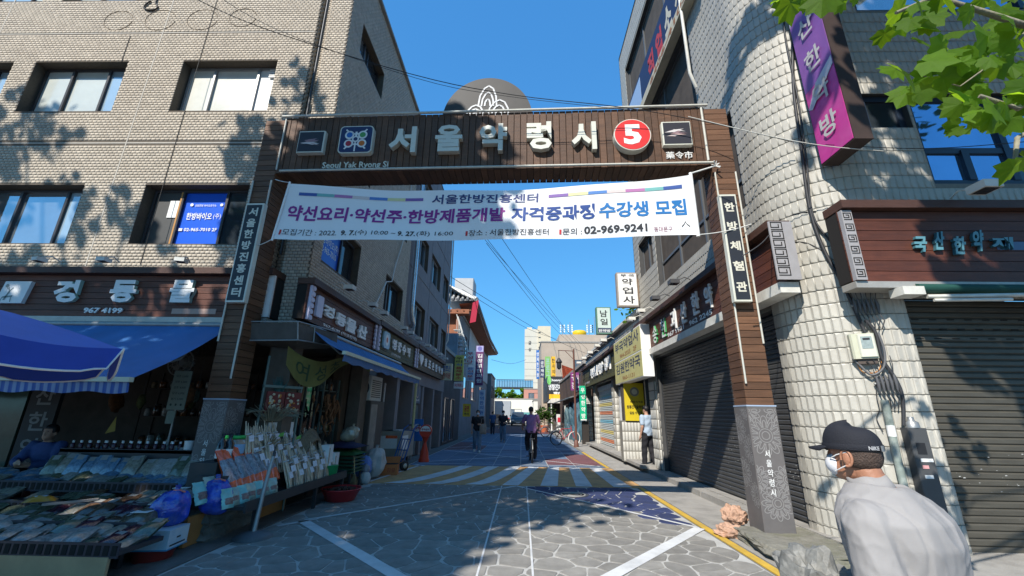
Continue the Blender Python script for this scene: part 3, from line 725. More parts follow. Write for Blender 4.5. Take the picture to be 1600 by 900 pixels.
blind = mat('pale_blind_behind_glass', (.52, .56, .53), .12, .14, .8, dirt=.3, dcol=(.36, .42, .46), dscale=1.2, spec=.9)
blind_w = mat('frosted_pale_glass', (.62, .62, .56), .25, .08, 2, dirt=.35, dcol=(.45, .43, .36), dscale=2.5, spec=.7)
pale = mat('pale_sky_glass', (.42, .56, .66), .06, .12, 1.3, metal=.35, spec=.9)
def lwin(x, z, h, cols, gl_, fr=fr_d): return window(LB, (x + .03, FY + .19, z + .01), 0, 1.97, h - .02, cols, fr, gl_)
lwin(-10.48, 7.34, 1.27, (.32, .75), [blind, blind, pale]); lwin(-7.24, 7.34, 1.27, (.27, .78), [blind_w, blind_w, white], fr_w)
lwin(-13.0, 7.34, 1.27, (.3, .75), [pale, blind, pale]); lwin(-13.0, 4.41, 1.22, (.3, .75), [glass_sky, glass_sky, glass_sky]); lwin(-10.48, 4.41, 1.22, (.28, .78), [glass_sky, glass_sky, pale])
gb = lwin(-7.24, 4.41, 1.22, (.29, .76), [flat('grey_board_infill', (.06, .062, .062), .6), flat('poster_blue', (.01, .10, .62), .35), glass_dark])
for x in (-13.0, -10.48, -7.24): lwin(x, 10.36, 1.27, (.3, .75), [blind, pale, blind])
MB().box(.34, .52, .018, .03, .62, .98).build('paper_sheet', white, gb)
MB().box(.55, .58, -.012, .05, .05, 1.15).build('wood_strip', flat('orange_wood', (.45, .22, .06), .6), gb)
text('한방바이오', .72, 1.22, .58, .73, white, gb, y=.03, bold=.02); text('(주)', 1.25, 1.40, .59, .71, white, gb, y=.03, bold=.0)
text('강원한방 바이오연구소', .84, 1.26, .86, .91, white, gb, y=.03, bold=.01); text('02-965-7010 2F', .74, 1.38, .34, .41, white, gb, y=.03, bold=.02)
MB().box(.64, .71, .026, .034, .345, .40).build('phone_mark', white, gb)
q = MB(); disc(q, .77, .90, .032, .03); disc(q, 1.36, .90, .03, .03); q.build('round_marks', white, gb)
q = MB()
for k in range(4): q.box(1.74, 1.94, -.01, .02, 1.0 + k * .055, 1.035 + k * .055)
# louvre on the frosted window
lv = [o for o in LB.children if o.name.startswith('window')][1]
q.build('louvre', white, lv)
def sidewin(y0, y1, z0, z1, cols, gl_, fr=fr_d, par=None, x=-3.95): return window(par or LB, (x, y0 + .02, z0 + .01), PI / 2, y1 - y0 - .04, z1 - z0 - .02, cols, fr, gl_, fw=.04)
bs_ = sidewin(7.25, 9.0, 4.25, 5.2, (.62,), [flat('poster_blue', (.01, .10, .62), .35), glass_dark]); text('한방바이오(주)\n02-965-7010', .15, 1.0, .3, .65, white, bs_, y=.03, bold=.01)
for a in ((10.9, 12.6, 4.22, 5.2), (7.5, 9.05, 9.5, 10.3), (7.5, 9.05, 6.8, 7.7), (10.9, 12.5, 6.8, 7.7), (10.9, 12.5, 9.5, 10.3)): sidewin(*a, (.35, .5), [glass_sky, fr_w, glass_dark])
# conduit loops and old cables on the brick face
cb = flat('old_black_cable', (.03, .028, .026), .6)
q = MB(); q.tube([(-8.35 + .0 * k, FY - .03, 11.4 - .0 * k) if k == 0 else (-8.35 + .16 * math.sin(k * .5), FY - .03, 10.3 - .28 * math.sin(k * PI / 12)) for k in range(0, 13)], .018, 5)
q.build('cable_loop', cb, LB, world=True)
scm = flat('rust_trace', (.2, .16, .12), .9)
for (x, z, r) in ((-9.0, 9.75, .32), (-8.05, 9.75, .34), (-7.1, 9.75, .34), (-6.2, 9.8, .3)):
    q = MB(); P_ = [(x + r * math.cos(t), FY - .012, z + r * .85 * math.sin(t)) for t in np.linspace(.3, 2 * PI - .1, 25)]; q.tube(P_, .005, 4, caps=False); q.build('wire_ring', scm, LB, world=True)
for (x, ztop, zb) in ((-8.6, 9.3, 8.6), (-6.9, 11.6, 4.0)):
    MB().tube([(x, FY - .014, ztop), (x + .01, FY - .014, zb)], .007, 4).build('old_cable', cb, LB, world=True)
MB().tube([(-4.35, FY - .05, 11.6), (-4.33, FY - .05, 4.2)], .022, 6).build('vertical_conduit', dark_metal, LB, world=True)
# ground floor shell behind the shops
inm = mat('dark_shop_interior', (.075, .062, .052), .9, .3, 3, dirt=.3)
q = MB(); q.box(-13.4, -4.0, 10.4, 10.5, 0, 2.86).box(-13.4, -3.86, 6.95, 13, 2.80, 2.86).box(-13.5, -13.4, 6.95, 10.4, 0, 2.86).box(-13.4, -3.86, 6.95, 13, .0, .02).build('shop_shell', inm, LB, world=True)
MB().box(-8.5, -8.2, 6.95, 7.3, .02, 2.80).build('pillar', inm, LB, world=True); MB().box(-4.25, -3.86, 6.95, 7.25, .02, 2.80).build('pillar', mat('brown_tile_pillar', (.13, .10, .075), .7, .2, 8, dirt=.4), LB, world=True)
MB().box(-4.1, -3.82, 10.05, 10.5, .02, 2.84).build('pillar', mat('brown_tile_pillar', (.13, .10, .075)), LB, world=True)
# ------------------------------------------------------------------ stucco building behind
stucco = mat('mauve_grey_stucco', (.21, .185, .185), .85, .12, 2.5, .2, 30, dirt=.35, dcol=(.12, .105, .11), dscale=.8)
SB = thing('stucco_building', 'grey stucco building adjoining the brick one with a steel flue pipe at the joint', 'building', (-3.8, 13.0, 0))
spth = Path([(-3.8, 13.0), (-3.8, 20.7), (-9, 20.7)])
sops = [(y0 - 13, y1 - 13, z0, z1) for (y0, y1, z0, z1) in ((14.1, 15.75, 4.2, 5.35), (16.6, 18.5, 4.25, 5.35), (19.2, 20.4, 4.25, 5.35), (14.1, 15.6, 6.8, 8.0), (16.2, 18.2, 6.8, 8.0), (19.0, 20.3, 6.8, 8.0), (14.1, 15.6, 9.3, 10.5), (16.2, 18.2, 9.3, 10.5))]
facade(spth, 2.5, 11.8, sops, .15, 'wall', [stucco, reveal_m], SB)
for o in sops: window(SB, (-3.93, 13 + o[0] + .02, o[2] + .01), PI / 2, o[1] - o[0] - .04, o[3] - o[2] - .02, (.45,), fr_w, [glass_sky, glass_dark])
MB().box(-9, -3.8, 13, 20.7, 11.7, 11.8).build('roof', concrete, SB, world=True)
for z in (3.95, 6.3, 8.8): MB().box(-3.8, -3.785, 13.0, 20.7, z, z + .03).build('string_course', stucco, SB, world=True)
for y in (16.2, 18.8): MB().box(-3.8, -3.79, y, y + .03, 2.9, 11.8).build('string_course', stucco, SB, world=True)
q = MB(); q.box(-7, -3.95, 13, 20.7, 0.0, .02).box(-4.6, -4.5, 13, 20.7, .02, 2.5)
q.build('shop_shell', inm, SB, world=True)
for y in (13.0, 14.9, 16.4, 18.4, 20.4): MB().box(-4.5, -3.83, y, y + .3, .02, 2.9).build('pillar', stucco, SB, world=True)
steel = mat('galvanised_flue', (.55, .6, .63), .25, .15, 6, metal=.8)
fl = thing('flue_pipe', 'bright galvanised steel flue pipe running up the joint of the brick and stucco walls', 'pipe', (-3.66, 13.3, 0))
MB().tube([(0, 0, 4.9), (0, 0, 11.2)], .075, 10).build('upper_pipe', steel, fl); MB().tube([(0, 0, 4.9), (0, .05, 4.6), (0, .32, 4.35), (-.1, .4, 4.3)], .075, 10).build('elbow', steel, fl)
for z in (6, 8, 10): MB().tube([(0, 0, z), (0, 0, z + .05)], .085, 10).build('collar', steel, fl)
wp = thing('white_conduit', 'thin white plastic conduit stepping down the brick side wall to the shop sign lamps', 'conduit', (-3.74, 12.0, 0))
MB().tube([(0, .35, 11.7), (0, .3, 9.6), (0, .1, 7.0), (0, -.6, 5.6), (0, -.75, 5.1), (0, -1.2, 4.95), (0, -2.0, 3.9)], .018, 6).build('tube', offwhite, wp)
# ------------------------------------------------------------------ left shop signs
t = slatboard('shop_signboard', 'long red brown slatted signboard with three large white letters over the front awning', (-13.0, 6.62, 2.98), 0, 8.82, .72, 7, wood_red, .26)
lx = lambda px, py: (lambda p: (p.x + 13.0, p.z - 2.98))(YP(px, py, 6.58))
def tb(par, s, a, b, fn, m=white, **k):
    (x0, z1), (x1, z0) = fn(*a), fn(*b); return text(s, min(x0, x1), max(x0, x1), z0, z1, m, par, **k)
for ch, a, b in (('경', (92, 438), (118, 473)), ('동', (179, 438), (209, 473)), ('물', (271, 438), (300, 473))): tb(t, ch, a, b, lx, [white, mat('mint_letter_edge', (.35, .5, .42))], y=-.003, ext=.06, bold=.05, name='raised_letter')
tb(t, '967 4199', (130, 480), (188, 489), lx, y=-.003, ext=.02, bold=.03, name='raised_letter')
(x0, z1), (x1, z0) = lx(8, 440), lx(38, 474)
dp = MB().prism([(x0 - .02, z0), (x1 - .04, z0), (x1 + .02, z1), (x0 + .04, z1)], -.06, -.003).build('deer_plaque', white, t)
q = MB(); disc(q, x0 + .1, z1 - .08, .03, -.064)
for a, b, w in (((.12, .05), (.17, .2), .03), ((.17, .2), (.14, .28), .012), ((.17, .2), (.22, .27), .012), ((.14, .24), (.11, .27), .01), ((.08, .1), (.25, .12), .03), ((.06, .03), (.08, .1), .015), ((.24, .02), (.23, .12), .015)):
    d = Vector((b[0] - a[0], 0, b[1] - a[1])); n_ = Vector((-d.z, 0, d.x)).normalized() * w / 2; A = Vector((x0 + a[0], -.0635 - w * .03, z0 + a[1])); B = A + d; q.quad(A - n_, B - n_, B + n_, A + n_)
q.build('deer_print', flat('grey_green_print', (.2, .25, .24), .5), dp)
MB().box(7.15, 7.9, -.004, .0, .05, .14).build('cover_strip', flat('dusty_pink_strip', (.4, .27, .22), .6), t)
q = MB(); q.box(8.68, 8.82, -.05, -.003, .0, .72); e = q.build('scalloped_strip', white, t)
q = MB()
for k in range(6): q.prism([(8.60 + .09 * math.cos(a) + .05, .06 + k * .12 + .055 * math.sin(a)) for a in np.linspace(0, 2 * PI, 14)[:-1]], -.062, -.03); disc(q, 8.66, .06 + k * .12, .022, -.064 - k * .0001, 1)
q.build('scallops', [white, black], t)
alum = mat('sign_under_rail', (.42, .40, .36), .5, .1, 6, metal=.4, dirt=.4)
MB().box(0, 8.8, -.04, .25, -.10, -.012).build('under_rail', alum, t)
fl_lab = ['dusty white floodlight over the first letter of the long brown signboard', 'pale floodlight over the middle of the long brown signboard', 'grey floodlight near the right end of the long brown signboard']
fl0 = None
for i, x in enumerate((-8.05, -7.0, -5.75)):
    s_ = spotlight(None, (x + .0, 6.62, 3.9), .25 * (i - 1), s=.8); s_['label'] = fl_lab[i]; s_['group'] = 'floodlights over the shop signs'
# side sign boards (facing the alley)
def alley(name, label, y0, y1, z0, z1, n, m, d=.2, x=-3.62, brow=.1): return slatboard(name, label, (x, y0, z0), PI / 2, y1 - y0, z1 - z0, n, m, d, brow)
def ay(y0, z0, x=-3.62): return lambda px, py: (lambda p: (p.y - y0, p.z - z0))(XP(px, py, x + .03))
t = alley('shop_signboard', 'red brown slatted signboard with four white letters facing the alley at the brick corner', 6.64, 10.1, 2.97, 3.58, 6, wood_red); f_ = ay(6.64, 2.97)
for ch, a, b in (('경', (506, 474), (520, 500)), ('동', (526, 487), (538, 513)), ('물', (542, 495), (554, 523)), ('산', (560, 505), (571, 532))): tb(t, ch, a, b, f_, y=-.003, ext=.05, bold=.05, name='raised_letter')
text('967-4199 (직영판매)', .7, 2.3, .015, .09, white, t, y=-.004, bold=.02)
MB().prism(rrect(.30, .52, .12, .5, .04), -.05, -.003).build('deer_plaque', flat('lilac_white', (.55, .52, .65), .5), t)
def wavestrip(par, x, h, s=1):
    q = MB(); q.box(x - .03, x + .03, -.045, -.003, .01, h - .01)
    e = q.build('scalloped_strip', flat('lilac_white', (.55, .52, .65), .5), par); n = 6; q = MB()
    for k in range(n):
        z = h * (k + .5) / n; q.prism([(x + s * .04 + .06 * math.cos(a), z + h / n * .42 * math.sin(a)) for a in np.linspace(0, 2 * PI, 11)[:-1]], -.055, -.02)
    q.build('scallop_row', flat('lilac_white', (.55, .52, .65), .5), e)
wavestrip(t, .08, .61); wavestrip(t, 3.36, .61, -1)
t = alley('shop_signboard', 'olive green slatted signboard with round logo and white letters in the alley', 10.14, 14.1, 2.97, 3.62, 7, wood_green); f_ = ay(10.14, 2.97)
for i, ch in enumerate('영광수퍼'): text(ch, 1.25 + i * .5, 1.62 + i * .5, .22, .52, white, t, y=-.003, ext=.04, bold=.05, name='raised_letter')
MB().prism(rrect(.45, .95, .15, .58, .08), -.05, -.003).build('logo_plaque', flat('pale_blue_plaque', (.35, .55, .65), .5), t); q = MB(); disc(q, .7, .37, .15, -.054); disc(q, .7, .37, .07, -.057, 1); q.build('logo_print', [white, flat('print_coral', (.6, .15, .08), .5)], t)
text('(구)영광상회', 1.3, 2.2, .06, .14, white, t, y=-.004, bold=.01); wavestrip(t, .08, .65); wavestrip(t, 3.86, .65, -1)
t = alley('shop_signboard', 'dark brown slatted signboard with heart shaped logo at the far end of the alley', 14.14, 19.4, 2.97, 3.65, 7, mat('umber_plank', (.07, .045, .022), .6, .3, 3, rand=.2, stretch=(1, 1, 10)))
for i, ch in enumerate('참조은한약방'): text(ch, 1.25 + i * .66, 1.62 + i * .66, .2, .5, white, t, y=-.003, ext=.04, bold=.04, name='raised_letter')
MB().prism([(.7 + .30 * (16 * math.sin(a) ** 3) / 17, .38 + .22 * (13 * math.cos(a) - 5 * math.cos(2 * a) - 2 * math.cos(3 * a) - math.cos(4 * a)) / 15) for a in np.linspace(0, -2 * PI, 26)[:-1]], -.05, -.003).build('heart_plaque', white, t)
wavestrip(t, .1, .68)
labs = ['first', 'second', 'third', 'fourth', 'fifth', 'sixth', 'seventh', 'eighth', 'ninth', 'tenth']
ys = (7.6, 8.9, 9.7, 11.5, 12.2, 13.2, 14.6, 15.6, 16.8, 18.2)
base = None
for i, y in enumerate(ys):
    l = labs[i] + ' white floodlight from the corner along the alley side brow of the left signs'
    if base is None: base = spotlight(None, (-3.66, y, 3.82), PI / 2, s=1.0); o = base
    else: o = dup(base, None, (-3.66, y, 3.82))
    o['label'] = l; o['group'] = 'floodlights over the shop signs'
# ------------------------------------------------------------------ right tiled building
tile_m = mat('ivory_relief_tile', (.435, .415, .365), .5, .11, 6, .1, 60, rand=.06, dirt=.45, dcol=(.31, .28, .23), dscale=1.6)
grout = mat('grey_grout', (.20, .19, .165), .95, .15, 20)
RB = thing('tiled_building', 'tall corner building clad in ivory relief tiles with a rounded corner behind the gateway', 'building', (3.8, 6.1, 0))
arcp = [(4.77 - .97 * math.cos(a), 6.15 - .97 * math.sin(a)) for a in np.linspace(0, PI / 2, 17)]
rp = Path([(3.8, 13.35)] + arcp + [(15.5, 5.18)])
ry = lambda y: 13.35 - y                          # path position of a point on the alley side
AE = rp.L[17]                                     # where the front begins
rx = lambda x: AE + x - 4.77
rops = [(ry(12.0), ry(6.22), .0, 3.08, .22), (rx(4.82), rx(15.0), .0, 3.0, .18),
        (ry(11.1), ry(6.45), 4.93, 6.9, .18), (ry(12.75), ry(11.35), 5.75, 6.85, .18),
        (ry(12.75), ry(7.6), 7.9, 10.35, .2), (ry(12.6), ry(7.0), 12.0, 13.9, .2),
        (rx(5.0), rx(5.62), 5.5, 6.15, .15), (rx(5.66), rx(12), 4.62, 6.15, .15), (rx(5.3), rx(12), 7.75, 9.4, .15), (ry(13.2), ry(12.1), 0.0, 2.6, 1.2)]
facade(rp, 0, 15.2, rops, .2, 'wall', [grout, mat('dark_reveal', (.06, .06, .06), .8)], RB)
ts = ([(.004, .02, 0), (.996, .02, 0), (.996, .98, 0), (.004, .98, 0), (.02, .03, .009), (.98, .03, .009), (.98, .97, .009), (.02, .97, .009), (.16, .16, .015), (.78, .05, .002), (.78, .95, .002), (.16, .84, .015)],
      [(0, 1, 5, 4), (1, 2, 6, 5), (2, 3, 7, 6), (3, 0, 4, 7), (4, 5, 9, 8), (5, 6, 10, 9), (6, 7, 11, 10), (7, 4, 8, 11), (8, 9, 10, 11)])
PWT, PHT = (rp.L[17] - rp.L[1]) / 16, .197
V, F, info = field(rp, .02, 15.1, PWT, PHT, rops, ts, s0=rp.L[1] % PWT)
nv, nf = 12, 9
d2 = np.array([(i[0] ** 2 + i[1] ** 2 + (i[2] - 1.5) ** 2) if (i[2] < 3.1 and i[1] < 6.05 and abs(i[4] - PWT) < .01 and i[0] < 4.8) else 1e6 - 0 for i in info])
near = set(np.argsort(d2)[:296].tolist()); near = {i for i in near if d2[i] < 1e5}
keepi = np.array([i for i in range(len(info)) if i not in near])
Vr = V.reshape(-1, nv, 3)[keepi].reshape(-1, 3); Fl = (np.array(ts[1])[None] + (np.arange(len(keepi)) * nv)[:, None, None]).reshape(-1, 4)
stuffmesh('relief_tiles', Vr, Fl, tile_m, RB, world=True)
tm = bpy.data.meshes.new('relief_tile'); tm.from_pydata([((u - .5) * PWT, -h, w * PHT) for u, w, h in ts[0]], [], ts[1]); tm.materials.append(tile_m)
for i in sorted(near):
    x, y, z, a, w = info[i]; link('relief_tile', tm, RB, loc=(x, y, z), world=True, rz=a)
MB().box(3.8, 15.5, 5.2, 13.35, 15.1, 15.2).build('roof', concrete, RB, world=True)
MB().box(3.8, 15.5, 13.25, 13.35, 0, 15.1).build('rear_wall', tile_m, RB, world=True)
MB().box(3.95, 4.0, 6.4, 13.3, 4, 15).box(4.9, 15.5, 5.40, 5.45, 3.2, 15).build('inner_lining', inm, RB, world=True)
bluef = flat('dark_blue_frame', (.02, .03, .05), .4)
# alley windows: local left = far end
def rwin(y_far, y_near, z0, z1, cols, gl_, rows=None, fr=None, dd=.12): return window(RB, (3.8 + dd, y_far - .01, z0 + .01), -PI / 2, y_far - y_near - .02, z1 - z0 - .02, cols, fr or flat('grey_window_frame', (.10, .105, .11), .4), gl_, fw=.06, rows=rows)
rwin(11.1, 6.45, 4.93, 6.9, (.30, .62, .8), [glass_dark, glass_sky, glass_dark, glass_sky, glass_dark, glass_dark, glass_dark, glass_sky], rows=(.33,))
rwin(12.75, 11.35, 5.75, 6.85, (.5,), [glass_dark, glass_sky]); rwin(12.75, 7.6, 7.9, 10.35, (.3, .62), [glass_dark, glass_dark, glass_dark]); rwin(12.6, 7.0, 12.0, 13.9, (.33, .66), [glass_dark, glass_dark, glass_dark])
# front windows
frontw = lambda x0, x1, z0, z1, cols, gl_, rows=None: window(RB, (x0 + .01, 5.18 + .07, z0 + .01), 0, x1 - x0 - .02, z1 - z0 - .02, cols, bluef, gl_, fw=.09, rows=rows)
blue_refl = mat('deep_blue_reflecting_glass', (.24, .40, .60), .03, .1, 1.1, metal=.9)
frontw(5.0, 5.62, 5.5, 6.15, (), [glass_dark]); frontw(5.66, 12, 4.62, 6.15, (.185, .42, .6, .8), [blue_refl, blue_refl, glass_dark, blue_refl, blue_refl, blue_refl, glass_dark, blue_refl, blue_refl, blue_refl], rows=(.36,)); frontw(5.3, 12, 7.75, 9.4, (.2, .4, .6, .8), [glass_sky, blue_refl])
for x_ in (6.24, 7.6): MB().box(x_, x_ + .1, 5.235, 5.30, 4.72, 5.2).build('mullion', bluef, RB, world=True)
# shutters
shut_m = mat('charcoal_roller_shutter', (.085, .083, .08), .42, .2, 3, metal=.3, dirt=.3, dcol=(.06, .055, .05), dscale=2, stretch=(1, 1, 6))
def shutter(name, label, loc, rz, w, h, m, n=None, perf=True, ncut=38):
    t = thing(name, label, 'roller shutter', loc, rz); n = int(h / .075); q = MB(); p = h / n
    for i in range(n):
        z = i * p; P_ = [(0, z), (0, z + p * .15), (0, z + p * .85), (0, z + p)]
        q.add([(0, .012, z), (w, .012, z), (0, -.004, z + p * .18), (w, -.004, z + p * .18), (0, -.004, z + p * .75), (w, -.004, z + p * .75), (0, .012, z + p), (w, .012, z + p)], [(0, 1, 3, 2), (2, 3, 5, 4), (4, 5, 7, 6)])
    q.build('shutter_slats', m, t, kind='stuff')
    MB().box(-.04, 0, -.03, .03, 0, h).build('guide_rail', black_paint, t); MB().box(w, w + .04, -.03, .03, 0, h).build('guide_rail', black_paint, t)
    MB().box(0, w, -.02, .03, -.0, .07).build('bottom_bar', dark_metal, t)
    q = MB()
    for r in range(3):
        for k in range(int(w / .22)): q.box(.1 + k * .22 + (r % 2) * .1, .19 + k * .22 + (r % 2) * .1, -.006, -.002, h - .5 + r * .12, h - .485 + r * .12)
    q.build('vent_slots', core_black, t, kind='stuff')
    q = MB()
    for k in range(330):
        x = random.uniform(.1, w - .05); z = min(h * .5, max(.1, random.gauss(.78, .13) + .12 * math.sin(x * 2))) if k < 280 else random.uniform(.1, 1.0); s_ = random.uniform(.004, .02); q.quad((x, -.0065 - k * 2e-6, z), (x + s_ * 1.6, -.0065 - k * 2e-6, z + .003), (x + s_, -.0065 - k * 2e-6, z + s_ * .7), (x - .004, -.0065 - k * 2e-6, z + s_ * .5))
    q.build('paper_scraps', flat('scrap_white', (.42, .42, .4), .8), t, kind='stuff')
    return t
shutter('roller_shutter', 'closed charcoal roller shutter with white paper scraps facing the alley behind the gate column', (3.93, 11.97, .06), -PI / 2, 5.72, 3.0, shut_m)
shutter('roller_shutter', 'wide closed brown black roller shutter beside the wall meter at the right edge', (4.86, 5.30, .03), 0, 9.8, 2.95, mat('brown_black_shutter', (.085, .078, .062), .5, .2, 3, metal=.25, dirt=.35, dcol=(.08, .07, .055), dscale=2.5, stretch=(1, 1, 6)))
# right signs
t = slatboard('shop_signboard', 'long red slatted alley signboard with green and white letters over the closed shutter', (3.58, 12.8, 3.30), -PI / 2, 7.35, .78, 6, wood_red, .2, .12)
f_ = lambda px, py: (lambda p: (12.8 - p.y, p.z - 3.30))(XP(px, py, 3.53))
gr_l = flat('green_letter', (.05, .3, .1), .5)
for ch, a, b, m_ in (('송', (1018, 508), (1027, 537), [white, gr_l]), ('헌', (1030, 498), (1040, 527), [white, gr_l]), ('괴', (1045, 483), (1056, 515), white), ('산', (1060, 472), (1072, 505), white), ('한', (1077, 456), (1092, 492), white), ('약', (1097, 446), (1113, 481), white)):
    (x0, z1), (x1, z0) = f_(*a), f_(*b); (xc, zc) = f_((a[0] + b[0]) / 2, (a[1] + b[1]) / 2)
    text(ch, x0, x1, zc - .23, zc + .23, m_, t, y=-.003, ext=.04, bold=.015, name='raised_letter')
text('967 9921   962 2245', 2.6, 5.1, .06, .17, white, t, y=-.004, bold=.03)
MB().prism([(.45 + .28 * math.cos(a), .42 + .28 * math.sin(a)) for a in np.linspace(0, 2 * PI, 21)[:-1]], -.05, -.003).build('round_logo', flat('brick_red_logo', (.35, .05, .04), .5), t)
mw_ = mat('grey_meander_cap', (.32, .31, .32), .6, .1, 8, dirt=.2)
e = MB().box(7.36, 7.38, -.12, .2, .0, .86).build('end_cap', mw_, t)
q = MB()
for k in range(6):
    s_ = .11; z = .06 + k * .135
    # spiral on the end face, which looks along local +x
    for a, b in (((0, 0), (1, 0)), ((1, 0), (1, 1)), ((1, 1), (0, 1)), ((0, 1), (0, .3)), ((0, .3), (.7, .3)), ((.7, .3), (.7, .7))):
        ya, yb = sorted((-.09 + a[0] * .15, -.09 + b[0] * .15)); za, zb = sorted((z + a[1] * s_, z + b[1] * s_)); q.box(7.378, 7.384, ya - .006, yb + .006, za - .006, zb + .006)
q.build('meander_pattern', core_black, e)
MB().box(0, 7.3, -.06, .2, -.16, -.01).build('under_rail', offwhite, t)
t2 = slatboard('shop_signboard', 'wide dark brown signboard with faded teal letters over the right hand shutter', (4.05, 4.93, 3.12), 0, 9.5, .95, 7, wood_red, .24, .1)
e = MB().box(.0, .13, -.06, -.002, 0, .93).build('meander_strip', mw_, t2); q = MB()
for k in range(6): meander(q, .02, .04 + k * .152, .09, -.062)
q.build('meander_pattern', core_black, e)
f_ = lambda px, py: (lambda p: (p.x - 4.05, p.z - 3.12))(YP(px, py, 4.9))
teal = flat('faded_teal_letter', (.10, .25, .30), .5)
MB().box(f_(1425, 0)[0], f_(1582, 0)[0], -.004, -.0015, f_(1500, 389)[1], f_(1500, 376)[1]).build('blue_underlay', flat('dull_blue_underlay', (.08, .14, .24), .5), t2)
for ch, a, b in (('국', (1420, 370), (1447, 394)), ('산', (1450, 362), (1474, 391)), ('한', (1480, 370), (1508, 398)), ('약', (1508, 360), (1536, 393)), ('재', (1542, 371), (1582, 390))): tb(t2, ch, a, b, f_, [teal, flat('teal_edge', (.04, .12, .15), .5)], y=-.006, ext=.04, bold=.04, italic=.25, name='raised_letter')
MB().box(0, 9.5, -.03, .2, -.09, -.01).build('under_rail', alum, t2)
s_ = spotlight(None, (5.55, 4.95, 4.22), 0, s=1.2); s_['label'] = 'white square floodlight over the dark signboard at the right edge'; s_['group'] = 'floodlights over the shop signs'
dkl = mat('dark_lamp_body', (.07, .07, .075), .5)
for i, (y, m_) in enumerate(((12.2, offwhite), (11.2, offwhite), (9.9, dkl), (8.6, dkl))):
    s_ = spotlight(None, (3.62, y, 4.3), -PI / 2, m_, 1.1); s_['group'] = 'floodlights over the shop signs'
    s_['label'] = ('pale floodlight at the far end of the red alley signboard', 'pale floodlight second from the far end of the red alley signboard', 'dark floodlight above the middle letters of the red alley signboard', 'dark floodlight above the nearest letters of the red alley signboard')[i]
# projecting purple sign
ps = thing('projecting_sign', 'torn purple and pink vertical box sign with white Korean letters high on the rounded corner', 'sign', (4.2, 5.19, 4.91), -PI / 2)
MB().box(0, .61, .004, .24, 0, 4.4).build('sign_box', mat('rusty_brown_box', (.05, .032, .026), .6, .2, 5, dirt=.3), ps)
MB().box(.015, .595, -.004, .006, .02, 1.2).build('pink_face', mat('pink_vinyl', (.48, .045, .26), .4, .12, 4, dirt=.2, dcol=(.55, .3, .45), dscale=2), ps)
MB().box(.015, .595, -.0045, .006, 1.203, 4.38).build('purple_face', mat('purple_vinyl', (.20, .08, .30), .4, .12, 3, dirt=.3, dcol=(.35, .12, .35), dscale=1.5), ps)
q = MB(); q.quad((.015, -.008, .92), (.10, -.02, .86), (.595, -.012, 1.22), (.595, -.008, 1.36), (.25, -.016, 1.2)); q.quad((.02, -.008, 2.45), (.2, -.012, 2.8), (.4, -.012, 3.2), (.03, -.01, 3.1)); q.build('torn_vinyl', mat('pale_torn_vinyl', (.5, .5, .58), .5), ps)
for ch, z in (('국', 2.68), ('산', 2.02), ('한', 1.42), ('약', .84), ('방', .30)): text(ch, .16, .47, z, z + .33, flat('greyed_white_letter', (.46, .45, .44), .6), ps, y=-.026, bold=.02)
for z in (.4, 2.4): MB().tube([(.05, .2, z), (-.15, .35, z)], .02, 6).build('bracket', dark_metal, ps)
# employment agency board and ledge on the upper alley wall
eb = thing('agency_signboard', 'long navy board with red letters above a cream ledge high on the alley wall', 'shop sign', (3.66, 12.9, 10.35), -PI / 2)
MB().box(0, 6.3, 0, .12, .26, 1.5).build('board', flat('navy_board', (.02, .025, .07), .5), eb); MB().box(-.05, 6.4, -.1, .12, 0, .25).build('ledge', mat('cream_ledge', (.5, .45, .33), .6, .1, 6, dirt=.3), eb)
for i, (ch, c_) in enumerate((('직', 'r'), ('업', 'r'), ('소', 'w'), ('개', 'w'), ('소', 'w'))): text(ch, 3.0 + i * .72, 3.5 + i * .72, .45, 1.25, flat('letter_red', (.45, .04, .03), .5) if c_ == 'r' else flat('letter_cream', (.55, .5, .38), .5), eb, y=-.004, bold=.05)
text('6406-4103', 3.3, 6.0, .04, .21, flat('brown_number', (.3, .13, .05), .6), eb, y=-.104, bold=.03)
MB().box(.9, 2.2, -.006, .0, .35, 1.4).build('pale_panel', flat('pale_blue_panel', (.3, .42, .6), .5), eb)
dp_ = thing('drain_pipe', 'white plastic pipe running down the upper alley wall of the tiled building', 'pipe', (3.72, 7.3, 0)); MB().tube([(0, 0, 14.9), (0, 0, 11.9), (-.14, 0, 11.8), (-.14, 0, 8.6), (0, .1, 8.3)], .035, 8).build('tube', offwhite, dp_)
